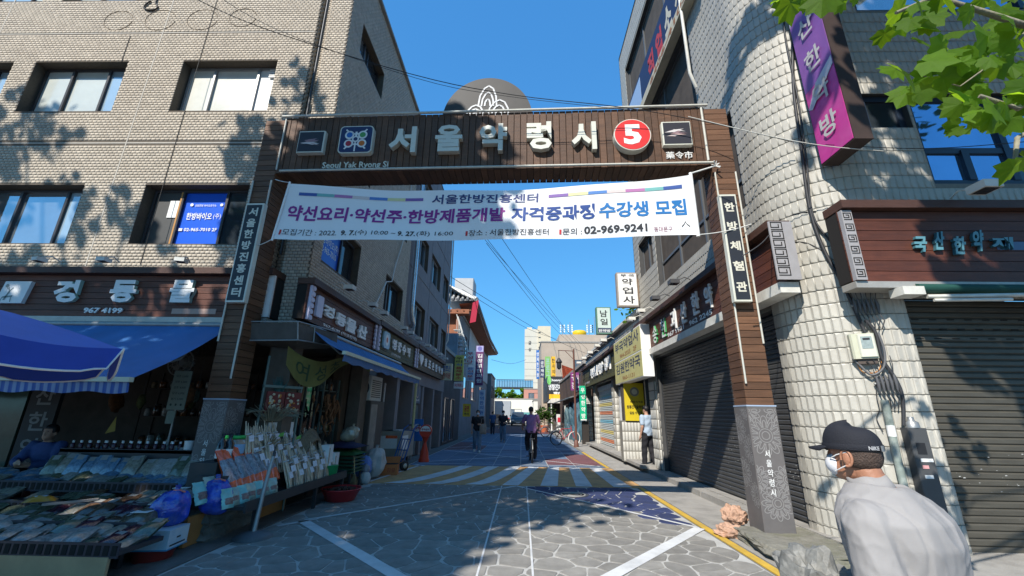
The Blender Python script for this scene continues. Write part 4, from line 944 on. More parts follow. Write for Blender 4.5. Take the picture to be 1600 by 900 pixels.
# ------------------------------------------------------------------ street trees behind and beside the camera, one low branch in view
def leafmat(name, col, tcol):
    m = bpy.data.materials.new(name); m.use_nodes = True; nt = m.node_tree; L = nt.links.new
    for n in list(nt.nodes): nt.nodes.remove(n)
    out = nd(nt, 'ShaderNodeOutputMaterial'); P = nd(nt, 'ShaderNodeBsdfPrincipled'); T = nd(nt, 'ShaderNodeBsdfTranslucent'); M = nd(nt, 'ShaderNodeMixShader'); M.inputs[0].default_value = .5
    P.inputs['Roughness'].default_value = .6; P.inputs['Specular IOR Level'].default_value = .15
    tc = nd(nt, 'ShaderNodeTexCoord'); no = nd(nt, 'ShaderNodeTexNoise'); no.inputs['Scale'].default_value = 3; L(tc.outputs['Object'], no.inputs['Vector'])
    oi = nd(nt, 'ShaderNodeObjectInfo'); a = nd(nt, 'ShaderNodeMath', operation='ADD'); L(no.outputs[0], a.inputs[0]); L(oi.outputs['Random'], a.inputs[1])
    for n_, c, s_ in ((P, col, 'Base Color'), (T, tcol, 'Color')):
        r = nd(nt, 'ShaderNodeMapRange'); r.inputs[1].default_value = .3; r.inputs[2].default_value = 1.7; r.inputs[3].default_value = .6; r.inputs[4].default_value = 1.35; L(a.outputs[0], r.inputs[0])
        v = nd(nt, 'ShaderNodeVectorMath', operation='SCALE'); v.inputs[0].default_value = c; L(r.outputs[0], v.inputs['Scale']); L(v.outputs[0], n_.inputs[s_])
    L(P.outputs[0], M.inputs[1]); L(T.outputs[0], M.inputs[2]); L(M.outputs[0], out.inputs[0]); return m
leaf_m = leafmat('plane_leaf', (.055, .12, .012), (.34, .55, .02)); leaf_f = leafmat('far_leaf', (.05, .10, .02), (.10, .20, .03))
bark = mat('mottled_bark', (.22, .20, .15), .9, .35, 6, .6, 30, dirt=.5, dcol=(.09, .08, .05), dscale=5)
def lobed(s=1.0):
    P_ = []
    prof = [(-90, .12), (-70, .42), (-38, .62), (-20, .60), (8, .98), (28, .74), (48, .98), (66, .80), (90, 1.18), (114, .80), (132, .98), (152, .74), (172, .98), (200, .60), (218, .62), (250, .42)]
    for a, r in prof: P_.append((math.cos(math.radians(a)) * r * .5 * s, math.sin(math.radians(a)) * r * .5 * s + .1 * s))
    return P_
def leafmesh(k):
    P_ = lobed(); V_ = [(0, .1, .0)] + [(x, y, -.10 * abs(x) * (1 + k * .8) - .10 * max(0, y) ** 2 + random.uniform(-.02, .02)) for x, y in P_]
    me = bpy.data.meshes.new('leaf'); n = len(P_); me.from_pydata(V_, [], [(0, 1 + i, 1 + (i + 1) % n) for i in range(n)]); me.materials.append(leaf_m); return me
LM = [leafmesh(k) for k in range(4)]
def crown(name, blobs, n, size, parent, m=leaf_f, wire=None):
    V = []; F = []; tot = sum(r ** 3 for _, r, *_ in blobs)
    base = np.array([(-.5, -.4, 0), (.0, -.55, .06), (.5, -.35, 0), (.55, .25, -.05), (0, .6, -.1), (-.55, .25, -.05)])
    for c, r, *_ in blobs:
        k = int(n * r ** 3 / tot) + 4
        cl_ = [np.array(c) + rng.normal(0, 1, 3) * np.array([1, 1, .75]) * r * .5 for _ in range(max(3, k // 28))]
        for j in range(k):
            p = cl_[j % len(cl_)] + rng.normal(0, .24, 3) * (.6 + r * .35); s = size * rng.uniform(.7, 1.25)
            a, b, g = rng.uniform(0, 2 * PI), rng.normal(0, .5), rng.normal(0, .5)
            ca, sa, cb, sb_, cg, sg = math.cos(a), math.sin(a), math.cos(b), math.sin(b), math.cos(g), math.sin(g)
            R = np.array([[ca, -sa, 0], [sa, ca, 0], [0, 0, 1]]) @ np.array([[1, 0, 0], [0, cb, -sb_], [0, sb_, cb]]) @ np.array([[cg, 0, sg], [0, 1, 0], [-sg, 0, cg]])
            V.append((base * s) @ R.T + p)
    V = np.array(V); N = len(V); F = np.arange(N * 6).reshape(N, 6)
    return stuffmesh(name, V.reshape(-1, 3), F, m, parent, kind='')
def tree(label, loc, blobs, n, size, tr=.22, m=leaf_f, group=None, name='plane_tree', th=None):
    t = thing(name, label, 'tree', loc, 0, group); L_ = Vector(loc); top = th or min(c[2] - r for c, r in blobs)
    q = MB(); q.tube([(0, 0, 0), (.04, .05, top * .4), (-.05, .02, top * .8), (0, 0, top)], [tr, tr * .8, tr * .65, tr * .55], 10)
    for c, r in blobs:
        e = Vector(c) - L_; mid = Vector((e.x * .4, e.y * .4, (top + e.z) / 2 - .3)); q.tube([(0, 0, top * .9), mid, e], [tr * .45, tr * .28, tr * .08], 6)
    q.build('trunk', bark, t)
    o = crown('crown', [((c[0] - L_.x, c[1] - L_.y, c[2]), r) for c, r in blobs], n, size, t, m)
    if 'kind' in o: del o['kind']
    return t
grp = 'street trees along the main road behind the viewer'
TREE_A = [((-6.3, -.2, 11.2), 1.5), ((-4.9, .3, 11.6), 1.3), ((-3.9, .7, 10.6), .9), ((-7.6, -1.0, 10.0), 1.3), ((-6.4, -2.2, 9.4), 1.2), ((-7.2, -3.4, 9.0), 1.2), ((-4.3, -1.0, 9.0), .8), ((-5.4, -.9, 9.2), .8), ((-8.3, .3, 11.8), .9), ((-3.5, -.4, 9.0), .45), ((-6.8, -4.8, 9.4), 1.1), ((-5.9, .6, 12.3), .9), ((-4.6, .3, 12.5), .6), ((-5.3, .6, 9.9), .9), ((-6.9, .6, 10.6), .9)]
TREE_B = [((-10.5, -1.0, 10.0), 1.5), ((-12.6, -.6, 10.1), 1.5), ((-14.6, -.8, 10.3), 1.5), ((-8.6, -1.9, 9.4), 1.3), ((-11.0, -2.8, 9.0), 1.6), ((-13.5, -2.8, 9.2), 1.4), ((-15.8, -.6, 11.2), 1.1), ((-16.6, -.2, 11.0), 1.1), ((-14.4, 0, 13.2), .75), ((-13.9, .1, 14.6), .6), ((-8.9, .1, 12.2), .55), ((-8.5, .3, 13.6), .6), ((-8.2, .5, 14.7), .45), ((-11.2, 0, 12.2), .45), ((-12.4, 0, 12.6), .5)]
TREE_C = [((4.3, .2, 9.4), 1.25), ((5.9, .2, 9.0), 1.5), ((7.8, .2, 8.8), 1.6), ((5.0, .3, 11.5), 1.5), ((7.2, .3, 11.6), 1.7), ((6.0, .2, 13.4), 1.5), ((4.2, .5, 13.2), .9), ((8.6, .3, 13.6), 1.4), ((4.0, .7, 7.9), .7), ((5.8, .5, 7.4), .8), ((7.4, .6, 6.8), 1.0), ((3.0, .3, 12.4), .6), ((1.25, .6, 13.4), .5), ((1.7, .5, 13.0), .45), ((1.5, .3, 10.8), .28), ((2.3, .2, 12.0), .5), ((2.5, .4, 9.8), .42), ((9.6, .2, 10), 1.4), ((3.0, .3, 9.6), .7), ((3.2, .3, 10.9), .8), ((3.1, .2, 12.4), .8), ((3.4, .3, 13.8), .8), ((2.9, .4, 8.4), .5), ((3.3, .4, 7.5), .6), ((4.5, .5, 6.7), .7)]
if not globals().get('NOTREES'):
    tree('tall leafy plane tree whose shade falls across the left half of the gateway', (-5.6, -2.4, 0), TREE_A, 8000, .21, group=grp)
    tree('broad plane tree shading the herb stall and the front awning', (-12.2, -2.9, 0), TREE_B, 7000, .21, group=grp)
    TC = tree('plane tree beside the dark right hand shutter with a low branch over the signboard', (6.6, -1.2, 0), TREE_C, 14500, .21, group=grp)
# low branch with large lobed leaves, parts of that tree
def leafbranch(parent):
    base = Vector((6.6, -1.2, 0)); q = MB()
    spots = []
    arms = [[(6.5, -.9, 5.6), (5.2, .8, 5.2), (4.1, 1.8, 4.6), *[tuple(YP(x, y, 2.15)) for x, y in ((1630, 20), (1570, 85), (1500, 135), (1430, 115))]],
            [tuple(YP(1600, 40, 2.2)), tuple(YP(1540, 20, 2.1)), tuple(YP(1460, -5, 2.1)), tuple(YP(1400, 20, 2.1))],
            [(4.3, 1.7, 4.6), *[tuple(YP(x, y, 2.0)) for x, y in ((1660, 120), (1590, 170), (1530, 150))]],
            [(4.3, 1.7, 4.5), *[tuple(YP(x, y, 2.3)) for x, y in ((1640, 190), (1590, 215), (1585, 265))]],
            [tuple(YP(1460, -40, 2.4)), tuple(YP(1350, -30, 2.4)), tuple(YP(1270, -16, 2.4))]]
    for a in arms: q.tube([Vector(p) - base for p in a], [.022 - .0036 * min(i, 5) for i in range(len(a))], 5)
    q.build('low_branch', bark, parent)
    rnd = random.Random(5); k = 0
    def put(px, py, y, s, ang_, tilt):
        nonlocal k
        p = YP(px, py, y) - base; o = link('leaf', LM[k % 4], parent, loc=p); k += 1
        o.rotation_euler = (PI / 2 + tilt, rnd.uniform(-.5, .5), ang_); o.scale = (s, s, s)
        # ang_ turns the tip in the picture: use a rotation about the view direction
        o.rotation_euler = (Matrix.Rotation(rnd.uniform(-.7, .7), 3, 'Z') @ Matrix.Rotation(PI / 2 + tilt, 3, 'X') @ Matrix.Rotation(ang_, 3, 'Z')).to_euler()
    for px, py in 2 * ((1400, 20), (1425, 38), (1445, 12), (1470, 8), (1415, 5), (1440, 50), (1455, 30), (1395, 42), (1480, -5), (1505, 0),
                   (1412, 108), (1438, 122), (1425, 135), (1455, 100), (1460, 130), (1478, 112), (1490, 140), (1470, 75), (1500, 95), (1515, 120), (1488, 62), (1532, 110), (1520, 75), (1535, 60), (1548, 95),
                   (1560, 30), (1575, 60), (1590, 20), (1598, 75), (1565, 85), (1545, 40), (1585, 105), (1600, 50), (1560, 10), (1540, 5), (1580, -5),
                   (1510, 165), (1525, 140), (1500, 185), (1535, 175), (1550, 150), (1515, 195), (1560, 170), (1572, 148), (1580, 190), (1598, 160), (1600, 200), (1600, 250), (1600, 130),
                   (1240, -6), (1262, 2), (1285, 4), (1305, -6), (1330, -8), (1225, -12)):
        put(px + rnd.uniform(-14, 14), py + rnd.uniform(-12, 12), 2.15 + rnd.uniform(-.35, .35), rnd.uniform(.15, .25) * (.85 if py > 150 else 1), rnd.uniform(1.6, 4.6), rnd.uniform(-.9, .9))
if not globals().get('NOTREES'): leafbranch(TC)
# ------------------------------------------------------------------ awnings and parasol
def striped(name, c1, c2, sc, axis='X', rough=.6):
    m = bpy.data.materials.new(name); m.use_nodes = True; nt = m.node_tree; L = nt.links.new; P = nt.nodes['Principled BSDF']; P.inputs['Roughness'].default_value = rough
    tc = nd(nt, 'ShaderNodeTexCoord'); w = nd(nt, 'ShaderNodeTexWave'); w.bands_direction = axis; w.inputs['Scale'].default_value = sc; w.inputs['Distortion'].default_value = .4; w.inputs['Detail'].default_value = 2
    L(tc.outputs['Object'], w.inputs['Vector']); r = nd(nt, 'ShaderNodeValToRGB'); r.color_ramp.elements[0].position = .35; r.color_ramp.elements[1].position = .65; r.color_ramp.elements[0].color = (*c1, 1); r.color_ramp.elements[1].color = (*c2, 1)
    L(w.outputs[0], r.inputs[0])
    no = nd(nt, 'ShaderNodeTexNoise'); no.inputs['Scale'].default_value = 2.5; no.inputs['Detail'].default_value = 6; L(tc.outputs['Object'], no.inputs['Vector'])
    mx = nd(nt, 'ShaderNodeMix', data_type='RGBA', blend_type='MULTIPLY'); mx.inputs[0].default_value = .5; L(r.outputs[0], mx.inputs[6]); L(no.outputs[0], mx.inputs[7]); L(mx.outputs[2], P.inputs['Base Color'])
    bp = nd(nt, 'ShaderNodeBump'); bp.inputs['Strength'].default_value = .4; bp.inputs['Distance'].default_value = .02; L(w.outputs[0], bp.inputs['Height']); L(bp.outputs[0], P.inputs['Normal'])
    return m
aw_m = striped('blue_striped_awning_cloth', (.02, .12, .40), (.07, .27, .62), 10)
val_m = striped('white_striped_valance_cloth', (.02, .11, .42), (.22, .34, .6), 3.2)
def awning(name, label, loc, rz, w, proj_, zt, zf, valance, arms, vm, bar):
    """w along local x, projecting to -y"""
    t = thing(name, label, 'awning', loc, rz); q = MB(); n = int(w / .1)
    for i in range(n + 1):
        for j in range(9):
            f = j / 8; q.v.append((w * i / n, -proj_ * f, zt + (zf - zt) * f - .06 * math.sin(PI * f) + .004 * math.sin(i * 2.2)))
    for i in range(n):
        for j in range(8): q.f.append([i * 9 + j, i * 9 + j + 1, (i + 1) * 9 + j + 1, (i + 1) * 9 + j]); q.m.append(0); q.sm.append(True)
    q.build('awning_cloth', aw_m, t)
    q = MB()
    for i in range(n):
        a, b = w * i / n, w * (i + 1) / n; q.quad((a, -proj_ - .012, zf - .04), (b, -proj_ - .012, zf - .04), (b, -proj_ + .01, zf - valance + .015 * math.sin(i + 1)), (a, -proj_ + .01, zf - valance + .015 * math.sin(i)))
    q.build('valance', vm, t)
    MB().bev(-.02, w + .02, -proj_ - .05, -proj_ + .02, zf - .045, zf + .012, .008).build('front_bar', bar, t)
    MB().tube([(0, -.02, zt), (w, -.02, zt)], .045, 8).build('roller', grey_metal, t)
    for x in arms: MB().tube([(x, -.05, zt - .12), (x + .25, -proj_ * .5, (zt + zf) / 2 - .16), (x, -proj_, zf - .02)], .018, 6).build('folding_arm', grey_metal, t)
    return t
cream = flat('cream_bar', (.55, .56, .42), .5)
awning('awning', 'wide blue striped awning with a cream front bar over the herb stall', (-13.0, 6.6, 0), 0, 8.25, 1.55, 2.84, 1.86, .17, (1.0, 5.0, 7.9), val_m, cream)

awning('awning', 'narrow blue awning with a pale bar below the alley side signboards', (-3.6, 6.9, 0), PI / 2, 5.35, .62, 2.88, 2.47, .16, (.3, 2.6, 5.0), aw_m, cream)
pr = thing('parasol', 'blue market parasol with white piped valance in front of the striped awning', 'parasol', (-4.6, 2.6, 0))
bl = mat('lit_through_blue_canvas', (.075, .16, .52), .7, .1, 4, dirt=.2, dcol=(.08, .12, .5), dscale=1.5); bl2 = mat('royal_blue_valance', (.018, .065, .42), .7, .1, 5)  # canopy blue lighter than the valance: light through the cloth put into colour
R_, zE, zA = 1.54, 1.96, 2.34; a0 = math.atan2(.65, 1.4)
for k in range(8):
    a, b = a0 + k * PI / 4, a0 + (k + 1) * PI / 4; q = MB(); n = 8
    for i in range(n + 1):
        for j in range(n + 1):
            f = i / n; g = j / n; p = Vector((math.cos(a), math.sin(a))).lerp(Vector((math.cos(b), math.sin(b))), g) * R_ * (.12 + .88 * f)
            q.v.append((p.x, p.y, zA - (zA - zE) * (.12 + .88 * f) - .05 * math.sin(PI * g) * f + .05 * math.sin(PI * f)))
    for i in range(n):
        for j in range(n): q.f.append([i * (n + 1) + j, (i + 1) * (n + 1) + j, (i + 1) * (n + 1) + j + 1, i * (n + 1) + j + 1]); q.m.append(0); q.sm.append(True)
    pn = q.build('canopy_panel', bl, pr)
    q = MB(); A = Vector((math.cos(a) * R_, math.sin(a) * R_, zE + .003)); B = Vector((math.cos(b) * R_, math.sin(b) * R_, zE + .003)); pts_ = []
    for i in range(13):
        g = i / 12; e = min(g, 1 - g) * 12; dz = .17 if e >= 2 else (.155 if e >= 1 else .0); p = A.lerp(B, g); s_ = .05 * math.sin(PI * g); pts_.append((p - Vector((0, 0, s_)), p - Vector((0, 0, s_ + dz)) + Vector((p.x, p.y, 0)) * .01))
    for c, d in zip(pts_, pts_[1:]): q.quad(c[0], d[0], d[1], c[1])
    q.build('valance_flap', bl2, pn); MB().tube([p[1] for p in pts_], .008, 5).build('piping', white, pn)
    MB().tube([(0, 0, zA - .03), (A.x * .98, A.y * .98, zE - .01)], .008, 4).build('rib', grey_metal, pr)
MB().tube([(0, 0, 0), (0, 0, zA + .08)], .022, 8).build('pole', grey_metal, pr)
MB().lathe([(.3, 0), (.3, .08), (.05, .12)], 16).build('base', concrete_dark, pr)
q = MB(); q.lathe([(.42, zA - .02), (.2, zA + .12), (.01, zA + .2)], 8)
q.build('vent_cap', flat('slate_blue_canvas', (.03, .07, .11), .7), pr)
# small framed tarp canopy at the corner
tc_ = thing('folded_canopy', 'small grey tarpaulin canopy on a thin metal frame under the corner signboard', 'canopy', (-3.9, 6.6, 0))
tarp = mat('dull_tarpaulin', (.07, .062, .055), .7, .25, 4, .4, 12, dirt=.5, dcol=(.12, .11, .09), dscale=3)
q = MB(); q.add([(-.35, -.30, 2.82), (.30, -.15, 2.86), (.45, 1.0, 2.90), (-.35, -.25, 2.56), (.32, -.10, 2.60), (.47, 1.0, 2.68), (-.35, .1, 2.52), (.1, .3, 2.5), (.3, 1.0, 2.62)], [(0, 3, 4, 1), (1, 4, 5, 2), (3, 6, 7, 4), (4, 7, 8, 5)]); q.build('tarpaulin', tarp, tc_)
for a, b in (((-.36, -.31, 2.84), (.31, -.16, 2.88)), ((.31, -.16, 2.88), (.47, 1.02, 2.93)), ((-.36, -.26, 2.55), (.33, -.11, 2.59)), ((.33, -.11, 2.59), (.48, 1.02, 2.67)), ((.31, -.16, 2.88), (.33, -.11, 2.59)), ((.36, .3, 2.9), (.38, .3, 2.63))): MB().tube([a, b], .012, 5).build('frame_tube', grey_metal, tc_)
# green yellow cloth banner
cb_ = thing('hanging_cloth_banner', 'faded olive cloth banner with large brush letters sagging over the shop doorway', 'banner', (-3.72, 6.5, 0), PI / 2)
q = MB(); n = 30
def cbw(x, z): u = x / 3.7; return (x, .02 * math.sin(u * 17 + z) - .004, 2.50 + .26 * u - .10 * math.sin(PI * u) + z * (.30 + .05 * math.sin(u * 9)) - (.12 if z < .5 else 0) * math.sin(PI * u * 2) * (1 - z))
for i in range(n + 1):
    for j in range(5): q.v.append(cbw(3.7 * i / n, -1 + j / 4))
for i in range(n):
    for j in range(4): q.f.append([i * 5 + j, (i + 1) * 5 + j, (i + 1) * 5 + j + 1, i * 5 + j + 1]); q.m.append(0); q.sm.append(True)
q.build('cloth', mat('faded_olive_cloth', (.17, .18, .055), .85, .2, 3, dirt=.5, dcol=(.07, .075, .03), dscale=2), cb_)
for i, ch in enumerate('여성초'):
    def w_(x, y, z, i=i): p = cbw(.35 + i * .62 + x * .5, z); return (p[0], p[1] - .007, p[2])
    text(ch, 0, .85, -.82, -.2, flat('green_brush_letter', (.03, .07, .035), .7), cb_, warp=w_, bold=.01, name='brush_letter')
# ------------------------------------------------------------------ front herb stall
st = thing('herb_stall', 'stepped market stall of dark trays with a tan front board filling the lower left corner', 'market stall', (-5.9, 5.1, 0))
tray = flat('dark_tray', (.035, .034, .038), .5)
tiers = [(5.60, 6.25, .62, -4.30), (5.10, 5.6, .49, -4.12), (4.60, 5.1, .41, -3.86), (4.12, 4.6, .36, -3.55)]
for y0, y1, z, xr in tiers:
    e = MB().box(-9.4, xr, y0, y1 - .005, z - .10, z - .06).build('tray_shelf', tray, st, world=True)
    MB().box(-9.4, xr, y0 - .012, y0, z - .12, z).build('tray_lip', flat('plastic_tray_edge', (.035, .033, .045), .4), e, world=True)
    q = MB()
    for k in range(60):
        x = xr - .04 - k * .075
        if x > -9.3: q.box(x - .024, x + .024, y0 - .016, y0 - .0125, z - .10, z - .02)
    q.build('lip_holes', core_black, e, world=True).__setitem__('kind', 'stuff')
MB().box(-9.4, -3.62, 4.10, 4.13, .02, .25).build('front_board', mat('tan_board', (.42, .29, .16), .8, .15, 3, .3, 90, dirt=.3), st, world=True)
MB().box(-6.65, -4.3, 6.26, 6.30, .3, .95).build('back_board', tray, st, world=True); MB().box(-6.65, -4.35, 6.26, 6.75, .90, .94).build('back_shelf', tray, st, world=True)
for x in (-9.2, -7.2, -5.2, -4.0): MB().box(x, x + .05, 4.6, 4.65, 0, .31).build('leg', dark_metal, st, world=True)
pk_cols = {'grey green leaf': (.13, .15, .10), 'pale root slice': (.34, .31, .24), 'brown bark': (.13, .075, .045), 'plum berry': (.075, .025, .04), 'cream powder': (.42, .40, .36), 'pale blue': (.16, .28, .42)}
def packet_mesh(c, nm):
    q = MB(); w, h = .19, .27
    for i in range(5):
        for j in range(5):
            u, v = i / 4, j / 4; q.v.append(((u - .5) * w * (1 - .1 * (v > .9)), -.02 - .035 * math.sin(PI * u) * math.sin(PI * min(1, v * 1.15)) + random.uniform(-.006, .006), v * h))
    for i in range(4):
        for j in range(4): q.f.append([i * 5 + j, (i + 1) * 5 + j, (i + 1) * 5 + j + 1, i * 5 + j + 1]); q.m.append(1 if (i in (1, 2) and j == 3) else 0); q.sm.append(True)
    q.quad((-w / 2, 0, 0), (-w / 2, 0, h), (w / 2, 0, h), (w / 2, 0, 0)); q.m[-1] = 0
    return q.mesh('packet', [mat('packet_' + nm, [v * .7 for v in c], .18, .5, 30, dirt=.4, dcol=[min(.4, x * 2.0) for x in c], dscale=22, spec=.8), mat('packet_label_white', (.25, .25, .24), .4)])
PM = {k: [packet_mesh(c, k.replace(' ', '_') + str(j)) for j in range(2)] for k, c in pk_cols.items()}
ordn = 'first second third fourth fifth sixth seventh eighth ninth tenth eleventh twelfth thirteenth fourteenth fifteenth sixteenth seventeenth eighteenth nineteenth twentieth'.split() + ['%dth' % i for i in range(21, 40)]
tn = ['highest', 'second', 'third', 'lowest']
for ti, (y0, y1, z, xr) in enumerate(tiers):
    kinds = [['cream powder', 'grey green leaf', 'pale root slice', 'pale blue'], ['grey green leaf', 'brown bark', 'pale root slice'], ['brown bark', 'pale root slice', 'plum berry', 'grey green leaf'], ['pale root slice', 'plum berry', 'grey green leaf', 'cream powder']][ti]
    for rr in range(2 if ti else 4):
        x = xr - .12; cn_ = 0
        while x > ((-6.5 if rr > 1 else -7.9) if ti == 0 else -6.9):
            k = kinds[int(abs(math.sin(x * 1.7 + ti * 2 + rr)) * len(kinds)) % len(kinds)]
            if ti == 1 and random.random() < .45: x -= .2; continue
            o = link('packet', random.choice(PM[k]), None, loc=(x, y0 + .07 + rr * .24 + random.uniform(0, .03), z - .085 + rr * .03), cat='packet')
            if rr > 1: o.location.z += .03 + .07 * (rr - 2); o.location.y += -.12
            o.rotation_euler = ((-1.3 if rr < 2 else -.75) + random.uniform(-.15, .15) + rr * .1, random.uniform(-.08, .08), random.uniform(-.12, .12))
            s_ = random.uniform(.85, 1.1); o.scale = (s_, s_, s_)
            o['label'] = '%s packet, %s from right in the %s line, %s tray' % (k, ordn[cn_], ('front', 'rear', 'leaning', 'upper leaning')[rr], tn[ti]); cn_ += 1; o['group'] = 'herb packets laid out on the front stall'
            x -= random.uniform(.14, .2)
# row of small white capped bottles and tubs on the back shelf
bm0 = MB(); bm0.lathe([(.022, 0), (.024, .01), (.024, .07), (.012, .085)], 8, m=0).lathe([(.014, .085), (.014, .115), (.001, .116)], 8, m=1); bmesh_ = bm0.mesh('bottle', [flat('plum_liquid_bottle', (.05, .015, .03), .2), white])
for k in range(26):
    x = -6.55 + k * .062 + random.uniform(-.006, .006); o = link('bottle', bmesh_, None, loc=(x, 6.33 + (k % 2) * .05, .94), cat='bottle'); o['label'] = 'tiny plum bottle with white cap, %s from the left along the back shelf' % ordn[k]; o['group'] = 'tiny bottles on the back shelf'
for k, (x, c) in enumerate(((-4.85, 'white'), (-4.70, 'blue grey'), (-4.55, 'orange lidded'), (-4.42, 'tall white'))):
    o = MB().lathe([(.05, 0), (.055, .02), (.06, .12 + .03 * (k == 3)), (.062, .13 + .03 * (k == 3)), (.001, .131 + .03 * (k == 3))], 10).build('paper_tub', [white, flat('blue_grey_tub', (.3, .35, .42), .5), flat('pink_tub', (.45, .25, .2), .5), white][k], None, loc=(x, 6.36, .94)); o['label'] = c + ' paper tub among the four at the right end of the back shelf'; o['category'] = 'tub'; o['group'] = 'paper tubs on the back shelf'
# long sacks pack at the right of the stall (clear bag of dark herb with paper labels)
def lbl(o, l, c, g=None):
    o['label'] = l; o['category'] = c
    if g: o['group'] = g
    return o
def pillow(q, c, dx, dy, dz, m=0, n=7, jit=.01, mtx=None):
    base = len(q.v)
    for i in range(n + 1):
        for j in range(n + 1):
            u, v = i / n * 2 - 1, j / n * 2 - 1; w = (1 - abs(u) ** 3) * (1 - abs(v) ** 3)
            p = Vector((c[0] + u * dx, c[1] + v * dy, c[2] + dz * w + random.uniform(-jit, jit) * w)); q.v.append(tuple(mtx @ p if mtx else p))
    for i in range(n):
        for j in range(n): a = base + i * (n + 1) + j; q.f.append([a, a + n + 1, a + n + 2, a + 1]); q.m.append(m); q.sm.append(True)
for k, (x, y, z, r) in enumerate(((-3.98, 4.92, .40, .12), (-4.05, 5.32, .50, .2))):
    t = thing('herb_bag', ['long clear bag of dark dried stalks with white labels leaning at the stall end', 'pale clear bag with printed blue label lying behind the long stalk bag'][k], 'bag', (x, y, z), r)
    q = MB(); pillow(q, (0, 0, 0), .15, .27, .10); q.build('clear_bag', mat(['dark_stalk_bag', 'pale_stalk_bag'][k], [(.10, .08, .055), (.35, .34, .32)][k], .2, .5, 25, spec=.8, dirt=.6, dcol=(.3, .28, .22), dscale=15, stretch=(4, 1, 1)), t)
    MB().box(-.08, .08, -.22, -.12, .075, .08).build('paper_label', white, t); MB().box(-.10, .06, .04, .12, .102, .106).build('paper_label', white, t)
yb = thing('squeeze_pouch', 'orange yellow pouch lying on the tray beside the seated vendor', 'pouch', (-5.3, 4.95, .52), .6); q = MB(); pillow(q, (0, 0, 0), .13, .07, .05); q.build('pouch', flat('amber_pouch', (.42, .22, .03), .3), yb); MB().box(-.05, .05, -.03, .03, .048, .053).build('label_patch', flat('pale_blue_patch', (.4, .5, .6), .5), yb)
lbl(MB().box(-.22, .22, -.02, .02, 0, .02).build('wooden_stick', flat('grey_wood_stick', (.3, .27, .24), .7), None, loc=(-4.98, 4.98, .50), rz=.9), 'short pale wooden stick lying on the tray beside the orange pouch', 'stick')
# blue plastic sacks, carton and red tub
poly_b = mat('blue_poly_sack', (.015, .055, .42), .22, .5, 9, .9, 14, spec=.9, dirt=.5, dcol=(.12, .16, .32), dscale=6)
def sack(name, label, c, r, m, h=1.1, tie=None, tilt=0, seed=0, cat='bag', wr=.22):
    from mathutils import noise
    t = thing(name, label, cat, c); q = MB(); n, k = 26, 18
    for i in range(k + 1):
        f = i / k; a = f * PI; rr = math.sin(a) ** .75 * r * (1.05 - .25 * f) if f < .86 else r * .10 + .25 * r * (f - .86)
        z = r * h * (1 - math.cos(a)) if f < .86 else r * h * 1.9 + (f - .86) * r * 2.2
        for j in range(n):
            th_ = 2 * PI * j / n; w = 1 + wr * noise.noise(Vector((math.cos(th_) * 2.2 + seed, math.sin(th_) * 2.2, f * 5))) + wr * .6 * math.sin(th_ * 9 + f * 3) * (f ** 2)
            q.v.append((rr * w * math.cos(th_) + tilt * z, rr * w * math.sin(th_) * .9, max(0, z)))
    for i in range(k):
        for j in range(n): q.f.append([i * n + j, i * n + (j + 1) % n, (i + 1) * n + (j + 1) % n, (i + 1) * n + j]); q.m.append(0); q.sm.append(True)
    q.build('sack_body', m, t)
    if tie: MB().tube([(tilt * r * h * 2 + .035 * math.cos(a) * r * 4, .035 * math.sin(a) * r * 4, r * h * 1.94) for a in np.linspace(0, 2 * PI, 13)] + [(tilt * r * h * 2 + .12, -.04, r * h * 1.9)], .010, 5).build('string_tie', tie, t)
    return t
pinkt = flat('pink_string', (.7, .2, .15), .6)
sack('tied_sack', 'blue plastic sack with pink tie sitting on the white carton', (-3.86, 4.98, .28), .20, poly_b, .95, pinkt, .12, 2)
sack('tied_sack', 'blue plastic sack with pink tie resting on the stone beside the column base', (-3.66, 5.45, .31), .20, poly_b, 1.0, pinkt, -.1, 7)
cx_ = thing('printed_carton', 'white and pale blue printed carton on a red tub at the stall corner', 'carton', (-3.86, 4.88, .12), .12)
MB().box(-.23, .23, -.16, .16, 0, .185).build('carton_body', [mat('white_blue_carton', (.5, .56, .6), .6, .1, 6, dirt=.6, dcol=(.18, .4, .55), dscale=7)], cx_)
q = MB(); disc(q, -.1, .1, .04, -.1605); disc(q, .12, .12, .04, -.1605); disc(q, -.16, .05, .03, -.1605); q.build('berry_print', flat('soft_blue_print', (.2, .38, .5), .5), cx_); text('BIO NATURE', -.08, .1, .08, .11, flat('print_blue', (.03, .14, .42), .4), cx_, y=-.162, bold=.01)
MB().box(-.235, .235, -.165, .165, -.0, .012).build('blue_edge', flat('blue_tray_edge', (.04, .25, .42), .5), cx_)
q = MB(); q.box(.2305, .2325, -.12, .12, .03, .045); q.box(.2305, .2325, -.03, .03, .09, .105); q.build('side_marks', black, cx_)
lbl(MB().lathe([(.16, 0), (.2, .12), (.205, .125), (.19, .12), (.15, .01)], 20).build('red_tub', flat('dull_red_plastic', (.22, .025, .02), .4), None, loc=(-3.86, 4.9, -.005)), 'dull red plastic tub under the white printed carton', 'tub')
